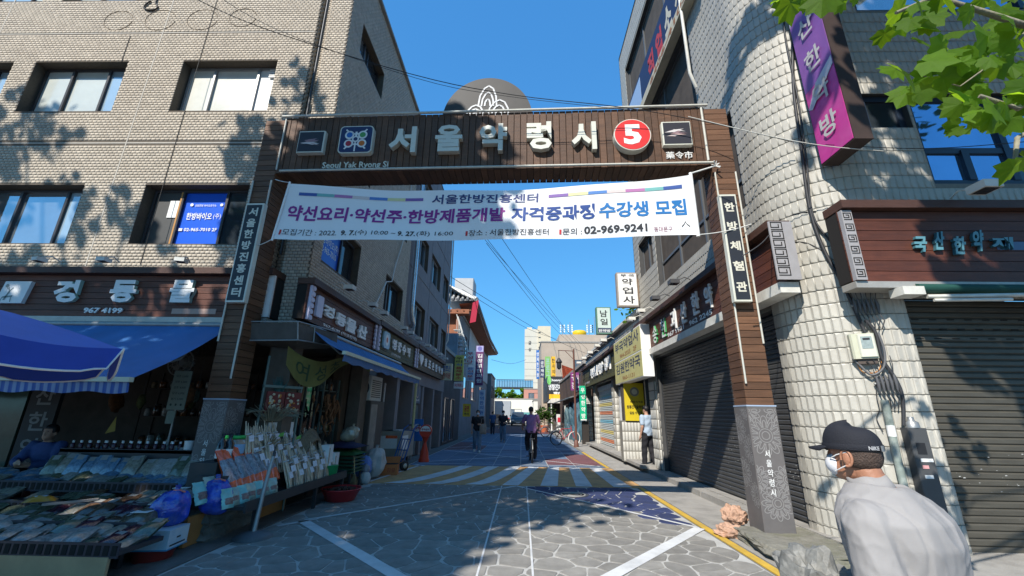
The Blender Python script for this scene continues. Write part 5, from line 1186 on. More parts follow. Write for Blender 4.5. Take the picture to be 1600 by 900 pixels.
# ------------------------------------------------------------------ dim shop interior behind the stall
def shelfunit(name, label, loc, rz, w, h, d, ns, m, back=True):
    t = thing(name, label, 'shelf', loc, rz)
    for x in (0, w): MB().box(x - .02, x + .02, 0, .03, 0, h).build('upright', m, t); MB().box(x - .02, x + .02, d - .03, d, 0, h).build('upright', m, t)
    for i in range(ns): MB().box(0, w, 0, d, h * (i + .35) / ns, h * (i + .35) / ns + .02).build('shelf_board', m, t)
    if back: MB().box(0, w, d, d + .01, 0, h).build('back_panel', inm, t)
    return t
green_m = flat('grey_green_paint', (.12, .17, .15), .5)
items = [('grey green', (.12, .15, .12)), ('tan', (.25, .18, .1)), ('dark brown', (.06, .035, .025)), ('white', (.4, .4, .38)), ('rust', (.2, .08, .03)), ('olive', (.10, .11, .04))]
jarM = []
for nm, c in items:
    q = MB(); q.lathe([(.05, 0), (.062, .01), (.062, .13), (.045, .15)], 10, m=0).lathe([(.05, .15), (.05, .175), (.001, .176)], 10, m=1); jarM.append((nm, q.mesh('jar', [mat('jar_' + nm.replace(' ', '_'), c, .15, .5, 20, spec=.9), dark_metal])))
def stock(loc, rz, w, h, ns, nper, lab, d=.1, seed=1):
    r = random.Random(seed); M_ = Matrix.Translation(loc) @ Matrix.Rotation(rz, 4, 'Z')
    for i in range(ns):
        for k in range(nper):
            nm, me = r.choice(jarM); p = M_ @ Vector((w * (k + .5) / nper, d + r.uniform(-.02, .03), h * (i + .35) / ns + .021)); o = link('jar', me, None, loc=p, cat='jar'); s_ = r.uniform(.75, 1.15); o.scale = (s_, s_, s_ * r.uniform(.8, 1.3))
            o['label'] = '%s jar, %s along shelf %s of %s' % (nm, ordn[k], ordn[i], lab); o['group'] = 'jars and packs on the shop shelves'
shelfunit('display_rack', 'dim wooden display rack at the back of the stall under the awning', (-8.1, 9.0, 0), 0, 2.4, 2.3, .4, 4, inm); stock((-8.1, 9.0, 0), 0, 2.4, 2.3, 4, 12, 'the dim rack behind the vendor', seed=3)
shelfunit('display_rack', 'dim wooden display rack between the dark pillar and the gate column', (-5.6, 9.2, 0), 0, 1.4, 2.2, .4, 5, inm); stock((-5.6, 9.2, 0), 0, 1.4, 2.2, 5, 8, 'the dim rack left of the gate column', seed=4)
vb = thing('vertical_signboard', 'unlit black vertical signboard with grey Korean letters behind the vendor', 'sign', (-8.05, 6.86, .6)); MB().box(0, .5, 0, .06, 0, 1.75).build('board', flat('matt_black_board', (.02, .02, .022), .6), vb)
for i, ch in enumerate('국산한약'): text(ch, .09, .41, 1.35 - i * .40, 1.64 - i * .40, flat('dim_grey_letter', (.20, .21, .21), .6), vb, bold=.02)
MB().box(-8.9, -8.15, 6.9, 6.93, .5, 2.1).build('glass_panel', mat('greenish_shop_glass', (.05, .09, .07), .1, .3, 3), vb, world=True)
# fan on a stand, price list, hanging odds
fan = thing('standing_fan', 'grey wire guarded fan on a pole beside the gate column', 'fan', (-5.42, 6.62, 0))
q = MB()
for r in (.06, .13, .20): q.tube([(r * math.cos(a), -.08, 2.22 + r * math.sin(a)) for a in np.linspace(0, 2 * PI, 25)], .006 if r < .2 else .011, 4, caps=False)
for k in range(20): a = k * PI / 10; q.tube([(.03 * math.cos(a), -.1, 2.22 + .03 * math.sin(a)), (.13 * math.cos(a), -.10, 2.22 + .13 * math.sin(a)), (.2 * math.cos(a), -.06, 2.22 + .2 * math.sin(a)), (.17 * math.cos(a), .02, 2.22 + .17 * math.sin(a))], .003, 3, caps=False)
q.build('wire_guard', mat('dusty_fan_wire', (.2, .185, .16), .5), fan)
for k in range(4): a = k * PI / 2 + .4; MB().add([(.02 * math.cos(a), -.03, 2.22 + .02 * math.sin(a)), (.17 * math.cos(a), -.05, 2.22 + .17 * math.sin(a)), (.15 * math.cos(a + .7), -.01, 2.22 + .15 * math.sin(a + .7))], [(0, 1, 2)]).build('blade', mat('smoky_fan_blade', (.14, .13, .115), .4), fan)
MB().lathe([(.05, -.06), (.075, 0), (.07, .12), (.03, .15)], 12, mtx=Matrix.Translation((0, 0, 2.22)) @ Matrix.Rotation(-PI / 2, 4, 'X')).build('motor', grey_metal, fan)
MB().tube([(0, .05, 2.15), (0, .05, .1)], .018, 6).build('pole', grey_metal, fan); MB().lathe([(.2, 0), (.2, .04), (.03, .08)], 14, c=(0, .05, 0)).build('base', dark_metal, fan)
pl = thing('price_list', 'grey green handwritten price board hanging below the fan', 'notice', (-5.40, 6.45, 1.30), .08); MB().box(0, .26, 0, .012, .2, .78).build('board', flat('celadon_board', (.16, .20, .165), .6), pl); MB().box(.03, .15, 0, .01, .0, .19).build('board_tail', flat('celadon_board', (.16, .20, .165), .6), pl)
for i in range(6): text(['약초 3,000', '대추 5,000', '감초 4,000', '당귀 6,000', '황기 5,000', '• • •'][i], .04, .22, .68 - i * .085, .72 - i * .085, flat('ink_green', (.03, .05, .04), .7), pl, bold=.01)
r_ = random.Random(9)
for k in range(16):
    c = r_.choice(items); x, y, z = r_.uniform(-7.9, -4.7), r_.uniform(7.0, 8.6), r_.uniform(1.7, 2.5); s_ = r_.uniform(.1, .22)
    t = thing('hanging_herb_bundle', '%s herb bundle, %s of those hanging in the dim shop' % (c[0], ordn[k]), 'herb bundle', (x, y, z), 0, 'bundles hanging in the dim shop')
    q = MB(); q.ball((0, 0, -s_), s_ * .6, s_ * .6, s_, 8, 6, jit=.25); q.build('bundle', mat('bundle_' + c[0].replace(' ', '_'), tuple(v * .8 for v in c[1]), .9, .5, 30), t); MB().tube([(0, 0, 0), (0, 0, 2.78 - z)], .004, 3).build('string', dark_metal, t)
q = MB(); q.ball((0, 0, 0), .05, .05, .12, 8, 6, jit=.2)
t = thing('yellow_pouch', 'small mustard cloth pouch hanging behind the stall', 'pouch', (-6.42, 6.7, 1.25)); MB().add([(-.06, 0, -.12), (.09, 0, -.08), (.05, .0, .14), (.05, .03, -.08)], [(0, 1, 2), (0, 3, 1), (0, 2, 3)]).build('pouch', flat('mustard_cloth', (.30, .22, .05), .8), t)
# ------------------------------------------------------------------ corner shop on the alley: posts, racks, glass door
brown_post = mat('brown_timber', (.10, .07, .045), .8, .3, 4, .3, 20, stretch=(3, 3, .5), dirt=.4)
cs = thing('corner_shop', 'cluttered open shop front with timber posts and a glazed door on the alley corner', 'shop front', (-4.3, 7.0, 0))
for y, w in ((7.15, .12), (7.4, .1), (9.75, .28)): MB().bev(-4.4, -4.4 + w, y, y + w, .0, 2.8, .01).build('post', brown_post, cs, world=True)
dr = MB().box(-4.35, -4.31, 8.0, 8.06, .1, 2.2).box(-4.35, -4.31, 8.95, 9.0, .1, 2.2).box(-4.35, -4.31, 8.0, 9.0, 2.14, 2.2).box(-4.35, -4.31, 8.45, 8.49, .1, 2.2).build('door_frame', flat('green_grey_frame', (.11, .14, .13), .4), cs, world=True)
MB().quad((-4.33, 8.06, .1), (-4.33, 8.45, .1), (-4.33, 8.45, 2.14), (-4.33, 8.06, 2.14)).quad((-4.33, 8.49, .1), (-4.33, 8.95, .1), (-4.33, 8.95, 2.14), (-4.33, 8.49, 2.14)).build('door_glass', mat('black_door_glass', (.012, .015, .02), .06, .1, 2, spec=.9), dr, world=True)
MB().box(-4.34, -4.30, 8.0, 9.0, 2.2, 2.32).build('lintel', flat('pale_green_metal', (.22, .25, .22), .5), cs, world=True)
MB().box(-4.6, -4.2, 7.0, 9.9, .0, .12).build('step', concrete_dark, cs, world=True)
shelfunit('goods_shelf', 'open shelf of jars and packs right of the glazed shop door', (-4.2, 9.0, .1), PI / 2, .75, 2.1, .35, 5, green_m); stock((-4.2, 9.0, .1), PI / 2, .75, 2.1, 5, 6, 'the open shelf right of the glazed door', seed=6)
shelfunit('goods_shelf', 'narrow green shelf left of the glazed shop door', (-4.2, 7.55, .1), PI / 2, .42, 1.9, .3, 5, green_m); stock((-4.2, 7.55, .1), PI / 2, .42, 1.9, 5, 3, 'the narrow shelf left of the glazed door', seed=8)
# rack with framed ginseng trays
rk = thing('metal_rack', 'green metal rack carrying two red framed trays of ginseng', 'rack', (-4.05, 6.6, 0), PI / 2 - .55)
for x in (0, .62): MB().box(x, x + .025, 0, .025, 0, 2.35 if x == 0 else 1.9).build('upright', green_m, rk)
for z in (1.42, 1.86): MB().box(0, .64, -.02, .04, z, z + .04).build('rail', green_m, rk)
for k in range(2):
    e = MB().box(.05 + k * .30, .33 + k * .28, -.06, -.02, 1.47, 1.80).build('ginseng_tray', flat('maroon_tray', (.16, .03, .025), .6), rk)
    q = MB()
    for j in range(26): q.ball((.19 + k * .29 + r_.uniform(-.10, .10), -.07, 1.635 + r_.uniform(-.13, .13)), r_.uniform(.012, .03), .015, r_.uniform(.012, .035), 6, 4, m=0 if j % 6 else 1)
    q.build('ginseng_roots', [flat('pale_root', (.5, .42, .28), .7), flat('orange_root', (.55, .2, .04), .7)], e).__setitem__('kind', 'stuff')
# hanging rust coloured roots
hr = thing('hanging_roots', 'bunch of rust coloured dried roots hanging over the open shelf', 'herb bundle', (-3.98, 8.85, 1.75)); q = MB()
for k in range(46):
    x, y, z = r_.gauss(0, .06), r_.gauss(.1, .22), -abs(r_.gauss(.2, .2)); q.tube([(x, y, z + .1), (x + r_.uniform(-.05, .05), y + r_.uniform(-.05, .05), z), (x + r_.uniform(-.06, .06), y + r_.uniform(-.08, .08), z - r_.uniform(.05, .16))], [.022, .03, .006], 5)
q.build('root_cluster', mat('rust_roots', (.20, .085, .035), .85, .3, 15), hr)
# ------------------------------------------------------------------ alley display table with packed roots
tb_ = thing('display_table', 'low dark steel display table along the alley with an orange board beneath', 'table', (-3.7, 7.0, 0))
TX, TA, TB_ = -3.32, 5.45, 8.45
MB().box(TX - .75, TX, TA, TB_, .36, .40).build('table_top', tray, tb_, world=True); MB().box(TX, TX + .03, TA, TB_, .33, .45).build('front_rail', dark_metal, tb_, world=True); MB().box(TX - .75, TX, TB_, TB_ + .03, .33, .45).build('end_rail', dark_metal, tb_, world=True)
for y in (TA + .3, 7.35, TB_ - .06):
    for x in (TX - .06, TX - .7): MB().box(x, x + .05, y, y + .05, 0, .33).build('leg', dark_metal, tb_, world=True)
MB().box(TX - .5, TX - .46, 5.2, 7.3, .02, .33).build('kick_board', mat('orange_plywood', (.42, .17, .05), .8, .2, 4, .2, 50, dirt=.4), tb_, world=True)
def bagmesh(nm, w, h, d, mats, fn, n=6):
    q = MB()
    for i in range(n + 1):
        for j in range(n * 2 + 1):
            u, v = i / n, j / (n * 2); taper = (1 - .35 * v) if nm == 'long' else (1 - .10 * abs(v - .5))
            q.v.append(((u - .5) * w * taper, -d * math.sin(PI * u) * math.sin(PI * min(1, .12 + v * .95)) + random.uniform(-.01, .01), v * h))
    K = n * 2 + 1
    for i in range(n):
        for j in range(n * 2): q.f.append([i * K + j, (i + 1) * K + j, (i + 1) * K + j + 1, i * K + j + 1]); q.m.append(fn(i / n, j / (2 * n))); q.sm.append(True)
    q.quad((-w / 2, .01, 0), (-w / 2 * .65, .01, h), (w / 2 * .65, .01, h), (w / 2, .01, 0))
    return q.mesh('bag', mats)
film = dict(spec=.9)
oran = mat('orange_film', (.85, .12, .03), .2, .2, 14, dirt=.35, dcol=(.7, .4, .3), dscale=20, **film); clear = mat('clear_film_dark_root', (.22, .19, .20), .15, .6, 25, dirt=.6, dcol=(.5, .47, .46), dscale=18, stretch=(3, 1, 1), **film)
rootm = mat('clear_film_pale_root', (.58, .43, .28), .35, .5, 22, .3, 30, dirt=.5, dcol=(.62, .52, .40), dscale=14, stretch=(3, 3, .7), **film); brownm = mat('clear_film_brown_root', (.34, .23, .15), .25, .45, 22, .3, 30, dirt=.55, dcol=(.5, .42, .36), dscale=16, stretch=(3, 3, .8), **film)
labm = mat('printed_label', (.68, .64, .66), .5, .25, 40)
tealm = mat('teal_foil_pouch', (.18, .48, .44), .35, .2, 10, dirt=.4, dcol=(.4, .55, .5), dscale=12, **film); mintm = mat('mint_foil_pouch', (.32, .42, .34), .35, .25, 12, dirt=.4, dcol=(.5, .52, .4), dscale=10, **film); photo = mat('pouch_photo_print', (.22, .13, .12), .4, .6, 30, dirt=.4, dcol=(.5, .45, .35), dscale=25)
BO = bagmesh('long', .15, .52, .05, [oran, clear], lambda u, v: 0 if v < .22 or v > .68 else 1)
BR = [bagmesh('long', .15, .50, .055, [rootm, labm], lambda u, v: 1 if .15 < u < .7 and .25 < v < .38 else 0), bagmesh('long', .14, .46, .055, [brownm, labm], lambda u, v: 1 if .15 < u < .8 and .45 < v < .6 else 0), bagmesh('long', .15, .56, .06, [rootm, labm], lambda u, v: 1 if u > .5 and .6 < v < .7 else 0)]
def rootbag(nm, h, m_, n, sp_, r_):
    q = MB()
    for k in range(n):
        x, d = random.uniform(-.055, .055), random.uniform(.0, .06); a = random.uniform(-.03, .03)
        q.tube([(x * .8, -d, 0), (x * 1.1 + a, -d - .012, h * .3), (x + a * .5, -d, h * .62), (x * .45 + a, -d * .6, h * random.uniform(.85, 1.08))], [r_ * .7, r_, r_ * .8, r_ * .25], 5, m=0)
    z = h * sp_; q.quad((-.045, -.092, z), (.04, -.094, z + .01), (.038, -.09, z + .10), (-.047, -.088, z + .09), m=1)
    q.tube([(-.06, -.03, h * .72), (0, -.085, h * .73), (.06, -.03, h * .72)], .012, 5, m=2)
    return q.mesh('bag', [m_, labm, mat('clear_film_sheen', (.5, .5, .5), .12, .2, 20, spec=1)])
BR = [rootbag('long', .52, rootm, 11, .22, .017), rootbag('long', .47, brownm, 12, .42, .018), rootbag('long', .58, rootm, 13, .52, .014)]
BT = [bagmesh('pouch', .19, .26, .05, [tealm, photo], lambda u, v: 1 if .15 < u < .8 and .15 < v < .5 else 0), bagmesh('pouch', .19, .25, .05, [mintm, photo], lambda u, v: 1 if .15 < u < .8 and .2 < v < .45 else 0)]
BC = {}
def putbag(me, y, off, z, lean, lab, grp_, cat='bag', s=1, tw=None):
    BC[lab] = BC.get(lab, -1) + 1; lab = lab.replace('bag ', 'bag, %s from the near end, ' % ordn[BC[lab]], 1).replace('pouch ', 'pouch, %s from the near end, ' % ordn[BC[lab]], 1) if 'foil' in lab or 'bag' in lab else lab
    o = link('packed_bag', me, None, loc=(TX - off, y, z), cat=cat); o.rotation_euler = (Matrix.Rotation(PI / 2 + (tw if tw is not None else random.uniform(-.15, .15)) - .25, 3, 'Z') @ Matrix.Rotation(-lean, 3, 'X')).to_euler(); o.scale = (s, s, s); o['label'] = lab; o['group'] = grp_; return o
for k in range(7): putbag(BT[k % 2 if k < 5 else 1], 5.35 + k * .155, .12 + .02 * (k % 2), .40, .35 + .05 * (k % 3), ('teal' if (k % 2 if k < 5 else 1) == 0 else 'mint') + ' foil pouch in the front row of the table', 'foil pouches on the table', s=.86)
for k in range(6): putbag(BT[1 if k % 3 else 0], 5.25 + k * .16, .36, .46 + .05 * (k % 2), .5, ('mint' if k % 3 else 'teal') + ' foil pouch piled in the second row', 'foil pouches on the table')
for k in range(8): putbag(BO, 5.60 + k * .13, .22 + .015 * (k % 2), .50 + .008 * k, .62 + random.uniform(-.05, .05), 'long clear bag with orange ends leaning on the table', 'orange ended bags', tw=.05, s=1.22)
for k in range(15): putbag(BR[k % 3], 6.66 + k * .11, .13, .41, .42 + random.uniform(-.08, .08), 'long bag of %s roots in the front table row' % ['pale', 'brown', 'cream'][k % 3], 'bags of roots on the table')
for k in range(18): putbag(BR[(k * 2 + 1) % 3], 6.3 + k * .10, .36, .60, .38 + random.uniform(-.1, .1), 'long bag of %s roots in the back table row' % ['pale', 'brown', 'cream'][(k * 2 + 1) % 3], 'bags of roots on the table', s=1.05)
for k in range(11): putbag(BR[0 if k % 2 else 2], 6.2 + k * .11, .52, .78, .25, 'tall bag of %s roots at the very back' % ['cream', 'pale'][k % 2], 'bags of roots on the table', s=.95)
# box plinth under the back rows
lbl(MB().box(-4.02, -3.66, 5.5, 8.1, .40, .72).build('plinth_crate', flat('shade_toned_crate', (.05, .05, .05), .7), None), 'dark low crate under the back rows of bags on the alley table', 'crate')
# bottles with white labels, jar with green lid
bq = MB(); bq.lathe([(.05, 0), (.055, .01), (.055, .22), (.02, .28), (.02, .33), (.001, .331)], 12, m=0).lathe([(.0556, .04), (.0556, .15)], 12, m=1).lathe([(.023, .30), (.023, .34), (.001, .341)], 10, m=2); bme = bq.mesh('bottle', [flat('black_glass', (.012, .012, .014), .1, spec=.9), white, black])
for k in range(5): o = link('bottle', bme, None, loc=(-3.98 + (k % 2) * .06, 5.8 + k * .07, .86), cat='bottle'); o['label'] = 'black bottle with white label, %s from the gate column over the table' % ordn[k]; o['group'] = 'black bottles beside the column'
lbl(MB().box(-4.2, -3.85, 5.6, 6.6, .40, .86).build('plinth_crate', flat('shade_toned_crate', (.03, .03, .03), .7), None), 'tall added box, toned like shade, under the bottles and jar beside the gate column', 'crate')  # added support, coloured near black to pass for the shade there
jr = thing('large_jar', 'large clear jar with bright green lid and blue label behind the orange ended bags', 'jar', (-3.98, 6.05, .86)); q = MB(); q.lathe([(.12, 0), (.135, .02), (.135, .24), (.11, .27)], 18); q.build('glass', mat('murky_jar_glass', (.25, .22, .18), .08, .4, 12, spec=.9), jr); MB().lathe([(.125, .27), (.13, .27), (.13, .31), (.001, .312)], 18).build('lid', flat('bright_green_lid', (.03, .40, .08), .4), jr); MB().lathe([(.136, .08), (.136, .2)], 18).build('paper_label', flat('sky_blue_label', (.22, .42, .62), .5), jr)
# herb bunches
def bunch(label, loc, n, col_, sx_=.15, h=.35, droop=.1, thick=.006, name='herb_bunch'):
    t = thing(name, label, 'herb bundle', loc); q = MB()
    for k in range(n):
        a = random.uniform(0, 6.28); r = abs(random.gauss(0, sx_)); x, y = r * math.cos(a), r * math.sin(a)
        q.tube([(x * .3, y * .3, 0), (x * .7 + random.uniform(-.02, .02), y * .7, h * .55), (x * 1.3, y * 1.3, h * random.uniform(.7, 1.15) - droop * r * 3)], [thick, thick * 1.3, thick * .4], 4)
    q.build('stems', mat('herb_' + label.split()[0], col_, .9, .35, 10), t); return t
bunch('straw brown bunch of thin roots standing behind the orange ended bags', (-3.85, 6.6, .86), 90, (.30, .22, .13), .12, .3)
bunch('tangled beige root bunch hanging over the bottles beside the rack', (-3.95, 6.75, 1.35), 130, (.24, .21, .14), .2, .28)
bunch('teal string tangle hanging above the beige root bunch', (-3.95, 6.85, 1.68), 40, (.06, .14, .13), .07, .35, thick=.005)
lbl(MB().box(-.012, .012, -.26, .26, 0, .2).build('white_sign_card', white, None, loc=(-3.92, 7.05, 1.13), rz=-.25), 'plain white card standing among the root bags', 'card')
for k in range(3): o = lbl(MB().add([(0, -.06, 0), (.02, .06, .01), (0, .1, .07), (-.01, .0, .05)], [(0, 1, 2, 3)]).build('green_leaf_tag', flat('leaf_green_tag', (.12, .35, .05), .6), None, loc=(-3.74 + .05 * k, 6.75 + k * .45, 1.12 - .06 * k)), ['first', 'second', 'third'][k] + ' bright green paper tag sticking out of the root bags from the near end', 'tag', 'green tags among the bags')
# coil of rope like bark
cr = thing('bark_coil', 'thick grey brown coil of bark looped over the far end of the table', 'coil', (-3.75, 7.75, .75)); q = MB()
for k in range(7): q.tube([(.02 * k - .05 + .05 * math.sin(a), .34 * math.cos(a) * (1 - .05 * k), .08 + .36 * math.sin(a) * (1 - .07 * k)) for a in np.linspace(.0, PI, 14)], .028, 6)
q.build('coil', mat('bark_strip', (.19, .15, .10), .9, .3, 12, .5, 30), cr)
for k, (y, z, h) in enumerate(((8.02, .41, .52), (8.32, .41, .36))):
    t = thing('white_box', ['tall white box with brown print near the far end of the display table', 'short white box with brown print at the far end of the display table'][k], 'box', (-3.46, y, z), PI / 2 + .1); MB().bev(-.12, .12, 0, .14, 0, h, .004).build('box_body', white, t); MB().box(-.09, -.06, -.003, .0, .06, h - .05).build('print_strip', flat('brown_print', (.3, .2, .1), .6), t); MB().box(.1205, .1215, .05, .08, .04, h - .06).build('print_strip', flat('brown_print', (.3, .2, .1), .6), t)
lbl(MB().lathe([(.11, 0), (.13, .17), (.135, .175), (.001, .17)], 18).build('green_tub', flat('green_plastic', (.02, .28, .09), .4), None, loc=(-3.43, 8.02, .41)), 'round green plastic tub in front of the white boxes on the table', 'tub')
# stand pole with round base
sp_ = thing('weighted_stand', 'leaning grey pole on a round weighted base in front of the display table', 'stand', (-3.28, 5.68, 0)); MB().lathe([(.21, 0), (.215, .03), (.15, .07), (.03, .09)], 22).build('round_base', mat('dusty_grey_base', (.11, .115, .125), .6, .2, 6, dirt=.4), sp_); MB().tube([(0, 0, .07), (.0, .06, .5), (.01, .14, .93)], [.03, .028, .02], 8).build('pole', grey_metal, sp_); MB().lathe([(.022, 0), (.022, .05), (.012, .055), (.01, .12)], 8, c=(.01, .15, .93)).build('pole_tip', dark_metal, sp_)
bs2 = thing('red_basin', 'wide red plastic basin heaped with dark dried berries on the road edge', 'basin', (-3.2, 8.05, 0)); MB().lathe([(.2, 0), (.24, .02), (.33, .19), (.345, .2), (.345, .215), (.325, .21), (.24, .04), (.001, .035)], 30).build('basin', flat('red_plastic', (.40, .025, .03), .35), bs2)
q = MB()
for k in range(150): a = random.uniform(0, 6.28); r = .3 * math.sqrt(random.random()); q.ball((r * math.cos(a), r * math.sin(a), .17 + .03 * (1 - r / .3) + random.uniform(-.01, .015)), random.uniform(.014, .026), n=5, k=3, jit=.2)
q.build('berries', mat('dried_berries', (.07, .03, .02), .7, .4, 30), bs2, kind='stuff'); MB().lathe([(.31, .15), (.001, .17)], 20).build('berry_bed', mat('dried_berries', (.07, .03, .02)), bs2)
# ------------------------------------------------------------------ clutter farther along the left side
gc = thing('green_crate_stand', 'dark green plastic crate on thin legs beside the white boxes', 'crate', (-3.72, 9.35, 0))
for x in (-.28, .24):
    for y in (-.3, .26): MB().box(x, x + .03, y, y + .03, 0, .32).build('leg', dark_metal, gc)
q = MB(); q.box(-.3, .3, -.34, .34, .32, .35)
for z in (.38, .45, .52, .59): q.box(-.3, .3, -.345, -.325, z, z + .035).box(-.3, .3, .325, .345, z, z + .035).box(-.305, -.285, -.34, .34, z, z + .035).box(.285, .305, -.34, .34, z, z + .035)
q.build('crate_body', flat('bottle_green_plastic', (.012, .07, .035), .5), gc)
for k, (z, c_, l) in enumerate(((.66, (.02, .12, .035), 'rumpled green sack lying on the green crate'), (.80, (.02, .02, .07), 'folded navy sack on top of the green one'))):
    t = thing('folded_sack', l, 'sack', (-3.74, 9.35, z)); q = MB(); pillow(q, (0, 0, 0), .36, .42, .10, jit=.03); pillow(q, (0, 0, .01), .37, .43, -.03, jit=.01); q.build('sack_cloth', mat('sack_cloth%d' % k, c_, .8, .3, 6, .8, 10), t)
sack('clear_bag', 'clear plastic bag of pale yellow chips on top of the folded sacks', (-3.74, 9.4, .90), .20, mat('clear_bag_chips', (.36, .33, .26), .12, .4, 6, .6, 10, spec=.9, dirt=.6, dcol=(.5, .36, .14), dscale=3), .8, None, .3, 4)
bk = thing('broom', 'short straw broom leaning against the green crate', 'broom', (-3.36, 9.05, 0), .3); MB().tube([(0, 0, .22), (-.05, .04, .62)], .014, 6).build('handle', flat('bamboo', (.42, .30, .14), .6), bk); q = MB()
for k in range(60): q.tube([(random.gauss(0, .01), random.gauss(0, .01), .3), (random.gauss(0, .03), random.gauss(0, .03), .15), (random.gauss(0, .055), random.gauss(0, .055), .0)], .006, 3)
q.build('bristles', flat('straw_bristles', (.28, .18, .09), .9), bk)
sack('blue_bag', 'pale blue plastic bag slumped behind the white sack', (-3.62, 10.1, .12), .24, mat('pale_blue_poly', (.10, .2, .5), .35, .3, 6, .6, 10), .95, None, .05, 5)
sack('white_sack', 'large white woven sack standing beside the orange carton', (-3.58, 10.75, 0), .27, mat('white_woven_sack', (.50, .48, .46), .6, .15, 5, .9, 9, dirt=.3), 1.3, None, .1, 8, wr=.42)
sack('small_white_bag', 'small white tied bag at the foot of the pale blue bag', (-3.42, 9.85, 0), .13, mat('white_woven_sack', (.42, .44, .48)), 1.0, None, 0, 12)
sack('small_grey_bag', 'small grey and white bag sitting on the small white tied one', (-3.44, 9.88, .22), .10, mat('grey_poly', (.25, .24, .27), .4, .3, 6, .5, 12), .9, None, 0, 15)
oc = thing('orange_carton', 'open orange cardboard carton on the road edge in front of the hand truck', 'carton', (-3.38, 11.35, 0), .15); om = mat('orange_cardboard', (.50, .16, .05), .75, .12, 5, dirt=.3, dcol=(.3, .1, .04), dscale=4)
q = MB(); q.box(-.25, .25, -.17, .17, 0, .26)
q.build('carton_body', om, oc); MB().quad((-.25, .17, .26), (.25, .17, .26), (.28, .22, .42), (-.2, .25, .40)).build('flap', om, oc); MB().quad((.25, -.17, .26), (.25, .17, .26), (.36, .16, .33), (.36, -.15, .31)).build('flap', om, oc); MB().box(-.24, .24, -.16, .16, .255, .262).build('dark_inside', core_black, oc); text('감귤', .0, .2, .08, .18, flat('faint_red_print', (.35, .06, .03), .7), oc, y=-.172)
# hand truck
ht = thing('hand_truck', 'blue steel hand truck leaning back against the kerbside clutter', 'hand truck', (-3.42, 12.15, 0), -.55); hb = flat('blue_enamel', (.02, .10, .32), .35)
def rt(p, th=.35): c, s_ = math.cos(th), math.sin(th); return (p[0], p[1] * c + p[2] * s_, -p[1] * s_ + p[2] * c)
for x in (-.2, .2): MB().tube([rt((x, 0, .12)), rt((x, 0, 1.15)), rt((x * .9, .10, 1.28))], .02, 7).build('side_rail', hb, ht); MB().tube([rt((x * .9, .10, 1.28)), rt((x * .9, .2, 1.32))], .024, 7).build('hand_grip', black, ht)
for z in (.25, .55, .85, 1.1): MB().tube([rt((-.2, 0, z)), rt((.2, 0, z))], .014, 6).build('cross_bar', hb, ht)
for x in (-.1, 0, .1): MB().tube([rt((x, -.01, .25)), rt((x, -.02, .85))], .012, 6).build('upright_bar', hb, ht)
MB().box(-.24, .24, -.28, .0, .03, .045).build('toe_plate', hb, ht)
for x in (-.27, .27):
    w_ = MB().lathe([(.06, -.035), (.13, -.03), (.14, 0), (.13, .03), (.06, .035)], 18, mtx=Matrix.Translation((x, .06, .14)) @ Matrix.Rotation(PI / 2, 4, 'Y')).build('wheel', black, ht); MB().lathe([(.001, -.04), (.065, -.037), (.065, .037), (.001, .04)], 14, mtx=Matrix.Translation((x, .06, .14)) @ Matrix.Rotation(PI / 2, 4, 'Y')).build('hub', flat('cream_hub', (.5, .48, .42), .5), w_)
# waisted red no parking marker
rm_ = thing('no_parking_marker', 'red hourglass shaped no parking marker with a white half disc top', 'parking marker', (-3.13, 14.3, 0)); rd = flat('signal_red_plastic', (.55, .045, .02), .4)
MB().lathe([(.17, 0), (.17, .1), (.15, .12), (.13, .3), (.05, .55), (.045, .6), (.09, .72), (.13, .78)], 22, sy=.8).build('body', rd, rm_)
q = MB().prism([(.20 * math.cos(a), .95 + .20 * math.sin(a)) for a in np.linspace(0, 2 * PI, 29)[:-1]], -.06, .06); q.build('round_head', rd, rm_); MB().prism([(.17 * math.cos(a), .94 + .17 * math.sin(a)) for a in np.linspace(0, PI, 17)], -.064, -.055).build('white_face', white, rm_); text('주차금지', -.13, .13, .965, 1.03, flat('print_crimson', (.35, .03, .05), .4), rm_, y=-.067, bold=.04)
# cabinets, AC unit, cart
brc = mat('brown_cabinet_steel', (.075, .06, .05), .6, .15, 3, dirt=.3)
def cab(name, label, cat, x0, x1, y0, y1, z0, z1, m):
    t = thing(name, label, cat, (x0, y0, z0)); MB().bev(0, x1 - x0, 0, y1 - y0, 0, z1 - z0, .01).build('case', m, t); return t
t = cab('tall_cabinet', 'tall dark brown cabinet standing under the air conditioner unit', 'cabinet', -4.35, -3.72, 10.55, 11.6, 0, 1.78, brc); MB().box(.633, .64, .05, .5, .1, 1.7).build('door_panel', mat('pale_side_door', (.26, .24, .21), .5, .3, 3, dirt=.5), t); MB().box(.64, .65, .45, .48, .8, 1.0).build('handle', grey_metal, t)
t = cab('air_conditioner_unit', 'white outdoor air conditioner unit on top of the brown cabinet', 'air conditioner', -4.28, -3.78, 10.6, 11.45, 1.79, 2.4, offwhite); MB().lathe([(.001, 0), (.22, 0), (.22, .01), (.001, .012)], 20, mtx=Matrix.Translation((.25, -.012, .3)) @ Matrix.Rotation(PI / 2, 4, 'X')).build('fan_grille', dark_metal, t); q = MB()
for k in range(9): q.box(.505, .512, .08, .75, .08 + k * .05, .105 + k * .05)
q.build('side_louvres', dark_metal, t, kind='stuff')
ct = thing('vendor_cart', 'beige wheeled vendor cart with a papered front panel behind the hand truck', 'cart', (-3.95, 12.9, 0))
